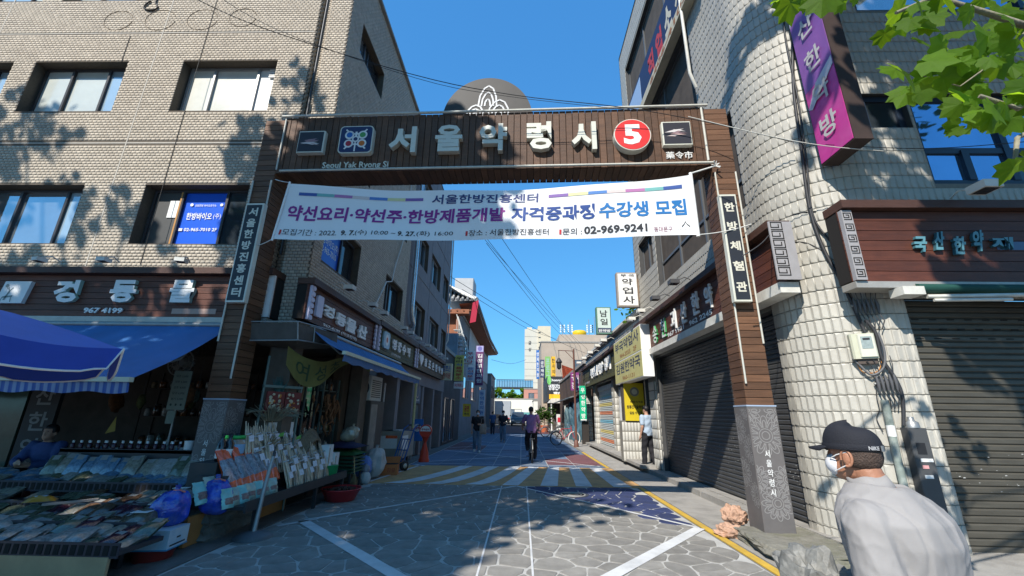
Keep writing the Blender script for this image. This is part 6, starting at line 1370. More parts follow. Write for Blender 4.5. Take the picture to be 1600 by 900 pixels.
MB().bev(-.35, .42, 0, 1.5, .22, .98, .02).build('cart_body', mat('beige_cart', (.33, .31, .26), .6, .15, 4, dirt=.4), ct); MB().box(.421, .425, .1, .75, .45, .85).build('paper_poster', white, ct); MB().box(-.2, .3, -.006, -.001, .5, .85).build('paper_poster', white, ct); MB().box(-.05, .3, -.009, -.006, .78, .86).build('orange_strip', flat('orange_film', (.62, .3, .02), .5), ct); MB().bev(-.1, .3, .1, .6, .985, 1.02, .005).build('newspaper', flat('grey_paper', (.38, .38, .38), .7), ct)
for x in (-.25, .3):
    for y in (.15, 1.3): MB().lathe([(.08, -.02), (.1, 0), (.08, .02)], 14, mtx=Matrix.Translation((x, y, .1)) @ Matrix.Rotation(PI / 2, 4, 'Y')).build('wheel', black, ct)
# blue sign, gas post
bp = thing('standing_blue_sign', 'blue standing sign with white round emblem beside the yellow banded post', 'sign', (-3.75, 15.7, 0), .1); MB().box(-.2, .2, 0, .04, .55, 1.3).build('panel', flat('blue_panel', (.02, .13, .42), .4), bp)
q = MB(); disc(q, 0, 1.0, .13, -.003); disc(q, 0, 1.0, .11, -.005, 1); q.build('emblem', [white, flat('rose_white', (.6, .5, .5), .5)], bp); text('담배', -.09, .09, .95, 1.05, flat('print_crimson', (.35, .03, .05), .4), bp, y=-.007, bold=.04); MB().box(-.2, -.17, .01, .03, 0, .55).build('leg', grey_metal, bp); MB().box(.17, .2, .01, .03, 0, .55).build('leg', grey_metal, bp)
gp = thing('banded_post', 'yellow and pink banded protective post on the conduit beside the blue shop panel', 'post', (-3.72, 14.9, 0)); 
for k in range(12): MB().tube([(0, 0, .5 + k * .17), (0, 0, .665 + k * .17)], .045, 8).build('band', flat('band_yellow', (.55, .5, .25), .6) if k > 3 or k % 2 else flat('band_pink', (.5, .2, .2), .6), gp)
MB().tube([(0, 0, 0), (0, 0, .5)], .035, 8).build('pipe', grey_metal, gp)
for k, (y, l) in enumerate(((15.3, 'dark blue shop panel with pale round emblem between two stucco pillars'),)):
    t = thing('blue_signboard', l, 'shop sign', (-3.86, y, 0), PI / 2); MB().box(0, 1.0, 0, .05, 1.85, 2.65).build('panel', flat('petrol_panel', (.03, .08, .14), .5), t); q = MB(); disc(q, .5, 2.3, .26, -.003); disc(q, .5, 2.3, .22, -.006, 1); q.build('emblem', [flat('taupe_ring', (.4, .3, .25), .5), flat('petrol_panel', (.03, .08, .14))], t); text('약초나라', .2, .8, 1.92, 2.0, white, t)
    MB().box(0, 1.0, .06, .08, .05, 1.8).build('glass_door', mat('grey_shop_glass', (.16, .19, .19), .1, .3, 2), t); MB().box(.0, 1.0, .05, .058, .9, 1.2).build('teal_band', flat('teal_band', (.12, .32, .33), .4), t)
for k, y in enumerate((11.75, 13.35, 16.8, 18.8)):
    t = thing('glazed_door', ['glazed shop door with green vertical lettering between the cabinet and the cart', 'dim glazed shop door behind the vendor cart', 'first grey shuttered doorway past the blue shop panel', 'second grey shuttered doorway past the blue shop panel'][k], 'door', (-4.35, y, 0), PI / 2)
    MB().box(0, 1.3, 0, .04, 0.05, 2.5).build('panel', [mat('grey_shop_glass', (.16, .19, .19)), mat('grey_shop_glass', (.16, .19, .19)), stucco, mat('grey_corrugated', (.2, .2, .2), .6, .2, 3, metal=.3)][k], t)
    for x in (0, .62, 1.25): MB().box(x, x + .05, -.02, .0, .05, 2.5).build('frame_bar', grey_metal, t)
    if k == 0:
        for i, ch in enumerate('한약재'): text(ch, .2, .45, 1.5 - i * .3, 1.72 - i * .3, flat('pale_green_letter', (.3, .5, .45), .5), t, y=-.004)
lbl(MB().box(0, .12, 0, .02, .9, 2.2).build('tall_notice', mat('collage_notice', (.35, .33, .3), .6, .4, 8, dirt=.5, dcol=(.4, .15, .08), dscale=4), None, loc=(-3.84, 11.85, .1), rz=PI / 2), 'tall narrow strip of posters on the pillar beside the air conditioner', 'poster')
lbl(MB().box(0, .22, 0, .01, 0, .45).build('framed_notice', mat('orange_notice', (.4, .17, .1), .6, .3, 9), None, loc=(-3.84, 10.1, 1.35), rz=PI / 2), 'small orange framed notice on the brown pillar before the cabinet', 'poster')
# ------------------------------------------------------------------ fixtures on the rounded corner
def CP(px, py, off=0.0):
    """point of the picture on the rounded corner (or the flat front beside it), lifted off the wall"""
    w = ray(px, py); cx, cy, r = 4.77, 6.15, .97 + off
    ax, ay = CAM.x - cx, CAM.y - cy; A = w.x ** 2 + w.y ** 2; B = 2 * (ax * w.x + ay * w.y); C = ax * ax + ay * ay - r * r; D = B * B - 4 * A * C
    if D > 0:
        t = (-B - math.sqrt(D)) / (2 * A); p = CAM + w * t
        if p.x <= cx and p.y <= cy: return p
    p = YP(px, py, 5.18 - off)
    return p
cab_m = flat('black_rubber_cable', (.035, .035, .038), .5)
def cable(name, label, pts, r, m=cab_m, cat='cable', group=None, n=6):
    # smooth the polyline (Catmull-Rom)
    P_ = [Vector(p) for p in pts]; out = []
    for i in range(len(P_) - 1):
        a, b, c, d = P_[max(i - 1, 0)], P_[i], P_[i + 1], P_[min(i + 2, len(P_) - 1)]
        for k in range(5): t = k / 5; out.append(.5 * ((2 * b) + (c - a) * t + (2 * a - 5 * b + 4 * c - d) * t * t + (3 * b - a - 3 * c + d) * t ** 3))
    out.append(P_[-1]); base = out[0].copy()
    o = MB().tube([p - base for p in out], r, n).build(name, m, None, loc=base); o['label'] = label; o['category'] = cat
    if group: o['group'] = group
    return o
g = 'cables on the rounded tiled corner'
cable('service_cable', 'thick black cable falling from the top down the rounded corner past the purple sign', [CP(*p, .04) for p in ((1232, -40), (1238, 60), (1240, 140), (1252, 230), (1264, 320), (1285, 385), (1320, 450), (1352, 520))], .022, group=g)
cable('service_cable', 'second black cable beside the thick one down the rounded corner', [CP(*p, .05) for p in ((1222, -40), (1226, 50), (1246, 150), (1260, 250), (1270, 335), (1300, 380), (1335, 420), (1352, 448))], .013, group=g)
cable('service_cable', 'black cable running below the meter box to the grey pipe', [CP(*p, .06) for p in ((1352, 500), (1368, 520), (1378, 560), (1398, 590), (1410, 620), (1412, 665))], .02, group=g)
cable('service_cable', 'grey cable looping under the meter box', [CP(*p, .07) for p in ((1372, 520), (1382, 550), (1380, 575), (1362, 586), (1345, 572), (1332, 560))], .014, flat('grey_cable', (.12, .12, .125), .5), group=g)
cable('service_cable', 'thin orange wire looping beneath the meter box', [CP(*p, .05) for p in ((1378, 560), (1372, 580), (1350, 582), (1340, 570))], .006, flat('orange_wire', (.5, .2, .04), .5), group=g)
cable('service_cable', 'thin black wire hanging free left of the grey pipe', [CP(*p, .03) for p in ((1368, 588), (1370, 620), (1374, 640), (1370, 655), (1380, 675))], .005, group=g)
cable('service_cable', 'thin cable crossing the rounded corner level with the red board end', [CP(*p, .015) for p in ((1160, 400), (1190, 380), (1215, 352), (1240, 335), (1275, 330))], .008, group=g)
cable('service_cable', 'thin wire crossing the tiles below the meander end cap', [CP(*p, .012) for p in ((1222, 382), (1240, 378), (1262, 380), (1285, 392))], .006, group=g)
mb_ = thing('meter_box', 'cream electricity meter box with grey window on the rounded tiled corner', 'meter box', CP(1347, 562, .0), -.45)
mc = flat('cream_plastic', (.50, .50, .38), .4)
MB().bev(-.10, .15, -.11, 0, .0, .31, .02).build('case', mc, mb_); MB().bev(-.03, .14, -.13, -.10, .02, .30, .012).build('cover', flat('pale_cream_plastic', (.58, .58, .48), .35), mb_); MB().box(.0, .11, -.134, -.128, .12, .27).build('meter_window', mat('grey_meter_window', (.28, .33, .32), .1, .2, 30), mb_); MB().box(.02, .09, -.137, -.133, .225, .25).build('counter', black, mb_); MB().box(-.06, .13, -.08, -.01, -.06, 0).build('terminal_cover', flat('brown_terminal', (.08, .06, .05), .6), mb_)
def rack(label, pts, n, z0):
    t = thing('cable_rack', label, 'cable rack', CP(*pts[0], .02)); base = Vector(t.location); a, b = CP(*pts[0], .05) - base, CP(*pts[1], .05) - base
    MB().tube([a, b], .018, 6).build('rail', grey_metal, t)
    for k in range(n):
        p = a.lerp(b, (k + .5) / n); MB().tube([p + Vector((0, -.02, .09)), p + Vector((0, -.03, 0)), p + Vector((.005, -.02, -.10))], [.012, .02, .012], 6).build('terminal_sleeve', flat('grey_sleeve', (.09, .09, .095), .5), t)
        MB().tube([p + Vector((0, -.02, .09)), p + Vector((-.03 + .01 * k, -.03, .2)), p + Vector((-.07 + .02 * k, -.02, .28 + .03 * (k % 3)))], .006, 4).build('wire', cab_m, t)
        MB().tube([p + Vector((0, -.02, -.09)), p + Vector((.02, -.05, -.2)), p + Vector((.05 - .012 * k, -.02, -.30))], .008, 4).build('wire', cab_m, t)
rack('upper rack of cable terminals on the rounded corner above the meter box', ((1330, 478), (1372, 478)), 6, 0); rack('lower rack of cable terminals under the meter box', ((1366, 600), (1400, 596)), 5, 0)
p0, p1 = CP(1382, 625, .05), CP(1408, 742, .05); gp_ = thing('grey_pipe', 'grey green pipe wrapped in white tape running down behind the old man', 'pipe', (p1.x, p1.y, 0))
MB().tube([p0 - gp_.location, p1 - gp_.location, (p1.x - gp_.location.x + .02, 0, .02)], .04, 10).build('pipe', mat('weathered_green_pipe', (.22, .26, .235), .6, .3, 8, dirt=.6, dcol=(.45, .46, .44), dscale=7), gp_); pm_ = p0.lerp(p1, .35) - gp_.location; MB().tube([pm_, p0.lerp(p1, .5) - gp_.location], .043, 10).build('tape_wrap', white, gp_)
pt = CP(1410, 668, .0); bb = thing('cable_box', 'tall dark grey metal cable box with faded stickers behind the old man', 'box', (pt.x + .02, pt.y, .55), -.12)
zt = pt.z - .55; MB().bev(-.05, .14, -.13, -.01, 0, zt, .008).build('case', flat('dark_grey_box', (.065, .067, .07), .5), bb); MB().lathe([(.07, zt), (.065, zt + .06), (.035, zt + .08), (.03, zt + .12)], 12, c=(.04, -.07, 0)).build('cable_gland', grey_metal, bb); MB().box(-.01, .08, -.134, -.129, zt - .28, zt - .16).build('window', black, bb)
for k, (z, w, m_) in enumerate(((zt - .36, .12, white), (zt - .43, .06, flat('pink_sticker', (.6, .3, .3), .5)), (zt - .53, .08, white))): MB().box(.0, w, -.135 - k * .001, -.13, z, z + .035).build('sticker', m_, bb)
# green folded awning over the right shutter
ga = thing('folded_awning', 'dark green folded awning on white arms under the dark signboard at the right edge', 'awning', (4.75, 5.0, 2.9)); MB().tube([(0, -.1, .12), (8, -.1, .12)], .06, 8).build('rolled_cloth', flat('bottle_green_cloth', (.01, .06, .045), .7), ga); MB().add([(1.1, -.35, .06), (8, -.35, .06), (8, -.4, -.12), (1.2, -.4, -.12)], [(0, 3, 2, 1)]).build('valance', flat('teal_green_cloth', (.01, .13, .10), .7), ga); MB().box(1.08, 8, -.37, -.33, .05, .08).build('front_bar', offwhite, ga)
MB().tube([(.1, -.1, .02), (1.6, -.32, .0)], .025, 6).tube([(.15, -.12, -.03), (.9, -.25, -.05)], .02, 6).build('arm', offwhite, ga); MB().box(-.25, .0, -.2, 0, .02, .12).build('bracket', offwhite, ga)
# crumpled papers and clear bag at the foot of the wall
from mathutils import noise as NZ
def crumple(name, label, cat, c, r, m, seed, h=.8, sq=1):
    bm = bmesh.new(); bmesh.ops.create_icosphere(bm, subdivisions=4, radius=1)
    for v in bm.verts:
        p = v.co.normalized(); q = p * 2.2 + Vector((seed, 0, 0)); d = 1 + .35 * NZ.noise(q) + .22 * abs(NZ.noise(q * 2.3)) + .12 * abs(NZ.noise(q * 5))
        v.co = Vector((p.x * r * d * sq, p.y * r * d, max(0, (p.z + .6)) * r * h * d))
    me = bpy.data.meshes.new(name); bm.to_mesh(me); bm.free(); me.materials.append(m); o = link(name, me, None, loc=c); return lbl(o, label, cat)
paper = mat('peach_brown_paper', (.42, .26, .18), .8, .2, 8, .5, 25, dirt=.3)
crumple('paper_bag', 'crumpled peach coloured paper bag against the boulder beside the kerb', 'paper bag', (2.98, 6.55, .10), .15, paper, 3); crumple('paper_bag', 'flat crumpled peach paper bag lying on the road in front of the upright one', 'paper bag', (2.78, 6.25, 0), .17, paper, 9, .5)
crumple('clear_bag', 'crumpled clear plastic bag held at the old man\'s side in front of the tiles', 'bag', (1.46, 2.42, .60), .15, mat('milky_film', (.16, .16, .15), .55, .4, 8, .6, 14, spec=.4, dirt=.6, dcol=(.30, .30, .28), dscale=9), 5, 1.0)
# ------------------------------------------------------------------ white tiled shops farther along the right
WT = thing('white_tiled_shop', 'low white tiled shop row with a parapet and pilasters beyond the tall tiled building', 'building', (3.8, 13.4, 0))
tile2 = mat('white_square_tile', (.50, .49, .45), .5, .1, 5, rand=.05, dirt=.4, dcol=(.3, .27, .22), dscale=2)
q = MB(); q.box(3.85, 12, 13.4, 25.4, 3.0, 4.75).box(4.9, 12, 13.4, 25.4, 0, 3.0).build('shell', grout, WT, world=True)
fp = Path([(3.85, 25.4), (3.85, 13.4)]); V, F, info = field(fp, 3.0, 4.74, .3, .2, [], bs); stuffmesh('wall_tiles', V, F, tile2, WT, world=True)
for y, w in ((12.15, .5), (14.45, .12), (17.55, .35), (22.0, .45), (25.0, .4), (14.9, .55)):
    p_ = MB().box(3.74, 4.05, y, y + w, .12, 3.0 if y > 13 else 2.6).build('pilaster', grout, WT, world=True)
    fq = Path([(3.74, y + w), (3.74, y), (4.05, y)]); V, F, info = field(fq, .13, 2.55, .13, .26, [], bs); stuffmesh('pilaster_tiles', V, F, tile2, p_, world=True)
MB().box(3.7, 4.0, 13.4, 25.5, 4.75, 4.85).build('coping', offwhite, WT, world=True)
# entrance recess with yellow poster
yp = thing('yellow_poster', 'yellow notice panel with dark lettering in the tiled entrance recess behind the man', 'poster', (3.40, 14.3, 1.36)); 
MB().box(0, .64, 0, .05, 0, 1.2).build('panel', mat('yellow_panel', (.60, .46, .02), .5, .08, 4, dirt=.2), yp); q = MB(); disc(q, .34, .92, .15, -.004); disc(q, .34, .92, .09, -.007, 1); q.build('emblem', [flat('grey_emblem', (.2, .2, .18), .5), flat('pale_emblem', (.5, .5, .4), .5)], yp); text('한방자격증', .18, .6, .56, .63, black, yp, y=-.004); text('원동간기술학원', .06, .6, .38, .49, black, yp, y=-.004, bold=.03); text('실습 수강생', .14, .54, .2, .3, black, yp, y=-.004, bold=.02)
lw_ = MB().box(3.28, 4.2, 14.36, 14.7, .12, 1.36).build('low_wall', grout, WT, world=True); V, F, info = field(Path([(3.28, 14.36), (4.2, 14.36)]), .13, 1.36, .1, .3, [], bs); stuffmesh('low_wall_tiles', V, F, tile2, lw_, world=True); MB().box(3.38, 4.7, 14.4, 14.7, 1.36, 2.62).build('recess_back', inm, WT, world=True)
kb = thing('step', 'grey concrete entrance step along the right hand shops', 'step', (3.6, 13.5, 0)); MB().bev(-.25, .3, -1.0, 9.0, .12, .2, .015).build('step_block', concrete, kb)
# glass door and striped shutter
gd_ = thing('glazed_door', 'aluminium framed shop door with a white side panel and green lettering', 'door', (3.95, 17.5, .12), -PI / 2)
MB().box(0, 2.1, 0, .05, 0, 2.5).build('glass', mat('pale_shop_glass', (.13, .17, .17), .08, .3, 2), gd_)
for x in (0, .7, 1.15, 1.6, 2.05): MB().box(x, x + .05, -.03, 0, 0, 2.5).build('frame_bar', fr_w, gd_)
MB().box(.06, .66, -.015, -.002, .7, 2.4).build('white_panel', white, gd_); text('약\n재\n상', 1.72, 1.95, 1.2, 2.1, gr_l, gd_, y=-.008, bold=.03)
stm = [flat('shutter_stripe_%s' % n_, c_, .5) for n_, c_ in (('grey', (.42, .44, .42)), ('yellow', (.55, .45, .15)), ('orange', (.55, .18, .08)), ('blue', (.16, .38, .48)), ('green', (.25, .38, .3)))]
sh_ = thing('roller_shutter', 'pale roller shutter with yellow orange and blue stripes beyond the aluminium door', 'roller shutter', (3.95, 21.95, .12), -PI / 2); q = MB()
for k in range(34):
    z = k * .075; c_ = {3: 2, 4: 2, 8: 1, 9: 1, 14: 3, 15: 3, 19: 2, 20: 2, 24: 1, 25: 1, 29: 3, 30: 4}.get(k, 0); q.quad((0, 0, z), (4.0, 0, z), (4.0, -.015, z + .037), (0, -.015, z + .037), m=c_); q.quad((0, -.015, z + .037), (4.0, -.015, z + .037), (4.0, 0, z + .075), (0, 0, z + .075), m=c_)
q.build('shutter_slats', stm, sh_, kind='stuff'); MB().box(-.05, 4.05, -.06, .02, 2.55, 2.75).build('header', offwhite, sh_)
# signs
yb_ = thing('shop_signboard', 'pale yellow double shop signboard projecting over the tiled entrance', 'shop sign', (3.32, 15.1, 2.55), -PI / 2)
MB().bev(0, 3.5, 0, .3, 0, 1.45, .02).build('sign_box', white, yb_); ym = mat('faded_yellow_face', (.52, .48, .20), .5, .08, 3, dirt=.35, dcol=(.35, .3, .15), dscale=1.5)
for z0 in (.02, .74): MB().box(.03, 3.47, -.006, .01, z0, z0 + .68).build('yellow_face', ym, yb_)
nv_ = flat('faded_navy_letter', (.05, .06, .1), .6)
text('부국약업사', .25, 3.3, 1.03, 1.36, nv_, yb_, y=-.009, bold=.02); text('964-3355   2F', .9, 3.0, .80, .94, flat('brown_number', (.3, .13, .05)), yb_, y=-.009, bold=.02); text('김원한약국', .25, 3.3, .30, .64, nv_, yb_, y=-.009, bold=.02); text('960-1131', 1.1, 2.6, .07, .2, flat('brown_number', (.3, .13, .05)), yb_, y=-.009, bold=.02)
t = slatboard('shop_signboard', 'long olive slatted signboard with white letters over the striped shutter', (3.55, 24.9, 3.0), -PI / 2, 9.3, .95, 6, wood_green, .25, .12); text('부성한약방', 3.2, 6.6, .3, .78, white, t, y=-.004, ext=.05, bold=.05, name='raised_letter'); text('경희', 6.9, 8.1, .3, .85, white, t, y=-.004, ext=.05, bold=.05, name='raised_letter'); text('(구)약재상', .9, 2.6, .12, .25, white, t, bold=.01)
for i, y in enumerate((23.5, 21.5, 19.5, 17.5, 16.2)):
    o = spotlight(None, (3.6, y, 4.35), -PI / 2, s=1.3); o['label'] = labs[i] + ' white floodlight from the far end over the long olive signboard'; o['group'] = 'floodlights over the shop signs'
def boxsign(label, px, y, z0, z1, w, d, txts, face=white, case=None, x=None, horiz=True):
    t = thing('box_sign', label, 'sign', (x, y, z0)); MB().bev(0, w, 0, d, 0, z1 - z0, .02).build('case', case or grey_metal, t); MB().box(.04, w - .04, -.006, .01, .04, z1 - z0 - .04).build('face', face, t)
    for s_, a, b, c_, e, m_ in txts: text(s_, a * w, b * w, c_ * (z1 - z0), e * (z1 - z0), m_, t, y=-.009, bold=.02)
    return t
inkm = flat('sign_black', (.025, .025, .03), .5)
t = boxsign('white box sign with four black syllables projecting from the far corner of the tiled building', 0, 13.0, 4.87, 6.02, .68, .22, [('부 국', .2, .85, .86, .95, inkm), ('약', .25, .75, .62, .82, inkm), ('업', .25, .75, .36, .56, inkm), ('사', .25, .8, .08, .3, inkm)], x=3.08, case=flat('taupe_case', (.32, .28, .24), .5)); MB().box(.69, .9, .05, .15, .2, .95).build('wall_bracket', flat('rust_brown_bracket', (.28, .17, .10), .7), t)
t = boxsign('pale green framed box sign hanging before the olive signboard', 0, 16.8, 4.7, 5.82, .60, .3, [('남', .25, .75, .62, .88, inkm), ('일', .25, .75, .32, .56, inkm), ('한약방', .1, .9, .06, .16, white)], x=3.06, case=flat('sea_green_case', (.10, .22, .16), .5), face=flat('mint_white_face', (.5, .6, .55), .5)); MB().box(.03, .57, -.008, .0, .05, .24).build('navy_strip', flat('navy_strip', (.05, .07, .12), .5), t)
gs = thing('vertical_signboard', 'green vertical signboard with white syllables at the far end of the tiled shops', 'sign', (3.23, 24.0, 1.25)); MB().bev(0, .36, 0, .12, 0, 1.85, .02).build('board', flat('emerald_board', (.01, .42, .22), .5), gs); MB().box(.02, .34, -.004, .01, -.0, .06).build('white_edge', white, gs)
for i, ch in enumerate('우성한약방'): text(ch, .07, .29, 1.48 - i * .345, 1.74 - i * .345, white, gs, y=-.005, bold=.03)
db = lbl(MB().box(0, .35, 0, .3, 0, 1.2).build('dark_utility_cabinet', flat('black_brown_cabinet', (.03, .025, .022), .6), None, loc=(3.35, 24.2, .0)), 'dark utility cabinet standing under the green vertical signboard', 'cabinet')
# plants on the roof corner
rp_ = thing('rooftop_shrub', 'bright green shrub growing on the roof between the two box signs', 'shrub', (4.3, 14.3, 4.8)); crown('foliage', [((0, 0, .35), .5), ((.5, .3, .3), .4), ((-.3, .1, .2), .3)], 420, .12, rp_, leaf_m); MB().bev(-.4, .8, -.2, .3, -.1, .1, .02).build('planter', concrete, rp_)
# street lamp
sl_ = thing('street_lamp', 'slim brown street lamp with a hanging lantern arm on the right of the alley', 'street lamp', (2.72, 22.0, 0)); br = flat('brown_lamp_paint', (.13, .055, .04), .5)
MB().tube([(0, 0, 0), (0, 0, 4.85)], [.06, .045], 8).build('pole', br, sl_); MB().tube([(0, 0, 4.75), (-.82, 0, 4.78)], .02, 6).tube([(0, 0, 4.3), (-.45, 0, 4.76)], .015, 6).build('arm', br, sl_); MB().tube([(-.78, 0, 4.78), (-.78, 0, 4.35)], .015, 6).lathe([(.04, 4.38), (.16, 4.2), (.17, 4.15), (.12, 4.1)], 10, c=(-.78, 0, 0)).build('lantern_cap', black_paint, sl_); MB().lathe([(.12, 4.1), (.11, 3.85), (.04, 3.78)], 10, c=(-.78, 0, 0)).build('lantern_glass', glass_dark, sl_); MB().lathe([(.13, 0), (.1, .3), (.06, .35)], 10).build('pole_base', br, sl_)
# ------------------------------------------------------------------ far left of the alley
def fs(name, label, cat, px0, py0, px1, py1, y, d=.15, m=white, bev_=.01):
    """thing standing at distance y whose front spans the given part of the picture"""
    a = YP((px0 + px1) / 2, (py0 + py1) / 2, y); l = YP(px0, (py0 + py1) / 2, y).x; r = YP(px1, (py0 + py1) / 2, y).x; zt = YP((px0 + px1) / 2, py0, y).z; zb = YP((px0 + px1) / 2, py1, y).z
    t = thing(name, label, cat, (l, y, zb)); w, h = r - l, zt - zb
    MB().bev(0, w, 0, d, 0, h, min(bev_, w * .1)).build('case', m, t); return t, w, h
def vtext(t, s, w, h, m, top=.94, bot=.05, cols=None, wid=.68, bold=.02):
    n = len(s); hh = (top - bot) * h / n
    for i, ch in enumerate(s):
        zz = top * h - (i + .5) * hh; text(ch, w * (1 - wid) / 2, w * (1 + wid) / 2, zz - hh * .40, zz + hh * .40, m[i % len(m)] if isinstance(m, list) else m, t, y=-.006, bold=bold)
yel = flat('sign_yellow', (.52, .52, .13), .5); red_ = flat('sign_red', (.45, .02, .04), .5); purp = flat('sign_plum', (.12, .03, .12), .5)
t, w, h = fs('box_sign', 'small cream box sign with blue and red syllables at the end of the stucco building', 'sign', 690, 568, 706, 594, 19.6, .15, flat('sign_cream', (.6, .58, .4), .5)); text('참조은', .06, w - .06, h * .52, h * .88, flat('print_blue', (.03, .14, .42)), t, y=-.006, bold=.02); text('한의원', .06, w - .06, h * .1, h * .44, red_, t, y=-.006, bold=.02)
t, w, h = fs('box_sign', 'tall yellow green box sign reading downward beside the cream box sign', 'sign', 710, 555, 724, 595, 24, .15, yel); vtext(t, '우리식품제분소', w, h, [inkm, inkm, flat('print_blue', (.03, .14, .42)), red_, red_, red_, red_])
t, w, h = fs('box_sign', 'upper white box sign with red syllables left of the plum sign', 'sign', 728, 548, 741, 570, 26, .15, white); vtext(t, '부성당', w, h, red_)
t, w, h = fs('box_sign', 'lower white box sign left of the plum sign', 'sign', 728, 573, 741, 595, 26, .15, flat('blue_white', (.55, .6, .68), .5)); vtext(t, '한신제분소', w, h, [flat('print_blue', (.03, .14, .42)), red_])
t, w, h = fs('box_sign', 'tall plum coloured vertical sign with white syllables and lilac crest', 'sign', 743, 540, 755, 602, 28, .2, purp); vtext(t, '김정열한의원', w, h, white, top=.80); MB().box(.02, w - .02, -.004, .02, h * .84, h - .02).build('lilac_top', flat('lilac_top', (.38, .38, .6), .5), t); q = MB(); disc(q, w / 2, h * .92, w * .3, -.007); q.build('crest', flat('crest_violet', (.16, .15, .4), .5), t)
t, w, h = fs('box_sign', 'pale vertical sign with blue syllables beneath the plum sign', 'sign', 748, 609, 757, 650, 27, .15, flat('blue_white', (.55, .6, .68))); vtext(t, '동의한의원', w, h, flat('print_blue', (.03, .14, .42)))
t, w, h = fs('box_sign', 'small yellow notice with red figure on the dark wall behind the woman', 'sign', 723, 631, 735, 651, 24, .06, flat('sign_amber', (.6, .42, .03), .5)); text('금연', w * .2, w * .8, h * .4, h * .85, red_, t, y=-.004, bold=.03); text('주의', w * .2, w * .8, h * .1, h * .3, inkm, t, y=-.004)
t, w, h = fs('box_sign', 'flat white shop sign with red letters low on the dark frontage', 'sign', 709, 597, 724, 607, 22.5, .1, white); text('부성제분소', .03, w - .03, h * .2, h * .8, red_, t, y=-.004)
def blk(name, label, x0, x1, y0, y1, z, m, cat='building', wins=(), wm_=None, roofm=None, face='x', par=True, gm=None):
    """building block: walls, a roof slab with parapet and its separate windows on the alley side (x1 or x0 face) or the front"""
    t = thing(name, label, cat, ((x0 + x1) / 2, y0, 0)); MB().box(x0, x1, y0, y1, 0, z).build('wall', m, t, world=True)
    MB().box(x0 - .08, x1 + .08, y0 - .08, y1 + .08, z, z + .18).build('roof', roofm or concrete, t, world=True)
    for (a, b, c, d, f) in wins:
        if f == 'R': window(t, (x1 + .03, a, c), PI / 2, b - a, d - c, (.5,), wm_ or fr_d, gm or [glass_sky, glass_dark], fw=.06, d=.05)
        elif f == 'L': window(t, (x0 - .03, b, c), -PI / 2, b - a, d - c, (.5,), wm_ or fr_d, gm or [glass_dark, glass_sky], fw=.06, d=.05)
        else: window(t, (a, y0 - .03, c), 0, b - a, d - c, (.5,), wm_ or fr_d, gm or [glass_sky, glass_dark], fw=.06, d=.05)
    return t
greyw = mat('grey_render', (.22, .215, .22), .85, .12, 1, dirt=.4, dscale=.5); paleg = mat('pale_render', (.45, .45, .44), .8, .1, 1, dirt=.3, dscale=.5); dkw = mat('dark_shop_front', (.06, .058, .06), .8, .3, 1)
blk('dark_shop_building', 'low dark fronted shop building between the stucco block and the tiled roofed house', -9, -3.9, 20.9, 27, 4.6, dkw, wins=[(21.5, 22.8, .1, 2.3, 'R'), (23.4, 24.8, .1, 2.3, 'R')])
sc_ = thing('outdoor_stair', 'white steel stair and railing rising in front of the bluish balcony', 'stair', (-3.6, 26.2, 4.3)); q = MB()
for k in range(9): MB().box(-.75 + k * .09, -.35 + k * .09, -.3, .3, 2.3 - k * .26, 2.33 - k * .26).build('tread', offwhite, sc_)
for s_ in (-.32, .3):
    MB().tube([(-.6, s_, 3.3), (.3, s_, .6)], .03, 5).build('rail', offwhite, sc_)
    for k in range(8): MB().tube([(-.55 + k * .1, s_, 3.15 - k * .3), (-.55 + k * .1, s_, 2.3 - k * .28)], .014, 4).build('baluster', offwhite, sc_)
bal = MB().box(-7, -4.0, 25.5, 27.5, 4.65, 6.3).build('balcony_wall', mat('blue_grey_balcony', (.17, .22, .27), .7, .2, 2, dirt=.4), None); lbl(bal, 'blue grey walled balcony under the curved tiled roof', 'balcony')
HB = blk('tiled_roof_house', 'white and grey house with sweeping grey tiled roof and orange timber eaves', -10, -4.3, 28, 52, 8.2, greyw, wins=[(31, 33, 5.4, 7.2, 'R'), (35, 38, 5.4, 7.2, 'R'), (40, 43, 5.4, 7.2, 'R'), (31, 34, 2.6, 4.2, 'R'), (36, 40, 2.6, 4.2, 'R'), (43, 47, 2.6, 4.2, 'R')])
MB().box(-4.3, -4.22, 33, 52, 5.0, 8.6).build('white_upper_wall', paleg, HB, world=True)
tim = mat('orange_timber', (.26, .095, .045), .7, .25, 4); til = mat('grey_roof_tile', (.17, .175, .18), .7, .2, 6, dirt=.3)
q = MB(); EX, RXr = -3.15, -7.0
def ev(y): u = (y - 27.2) / 26; return 8.35 + .55 * (2 * u - 1) ** 2
n = 26; rf = MB(); sf = MB()
for i in range(n):
    a, b = 27.2 + i, 28.2 + i
    for k in range(4):
        f0, f1 = k / 4, (k + 1) / 4
        P = lambda y, f: (EX + (RXr - EX) * f, y, ev(y) + (11.6 - ev(y)) * (f ** 1.35))
        rf.quad(P(a, f0), P(b, f0), P(b, f1), P(a, f1))
    sf.quad((EX, a, ev(a) - .16), (-4.3, a, ev(a) - .25), (-4.3, b, ev(b) - .25), (EX, b, ev(b) - .16)); sf.quad((EX, a, ev(a) - .16), (EX, b, ev(b) - .16), (EX, b, ev(b)), (EX, a, ev(a)))
rfo = rf.build('tiled_slope', til, HB, world=True); sf.build('eave_soffit', tim, HB, world=True)
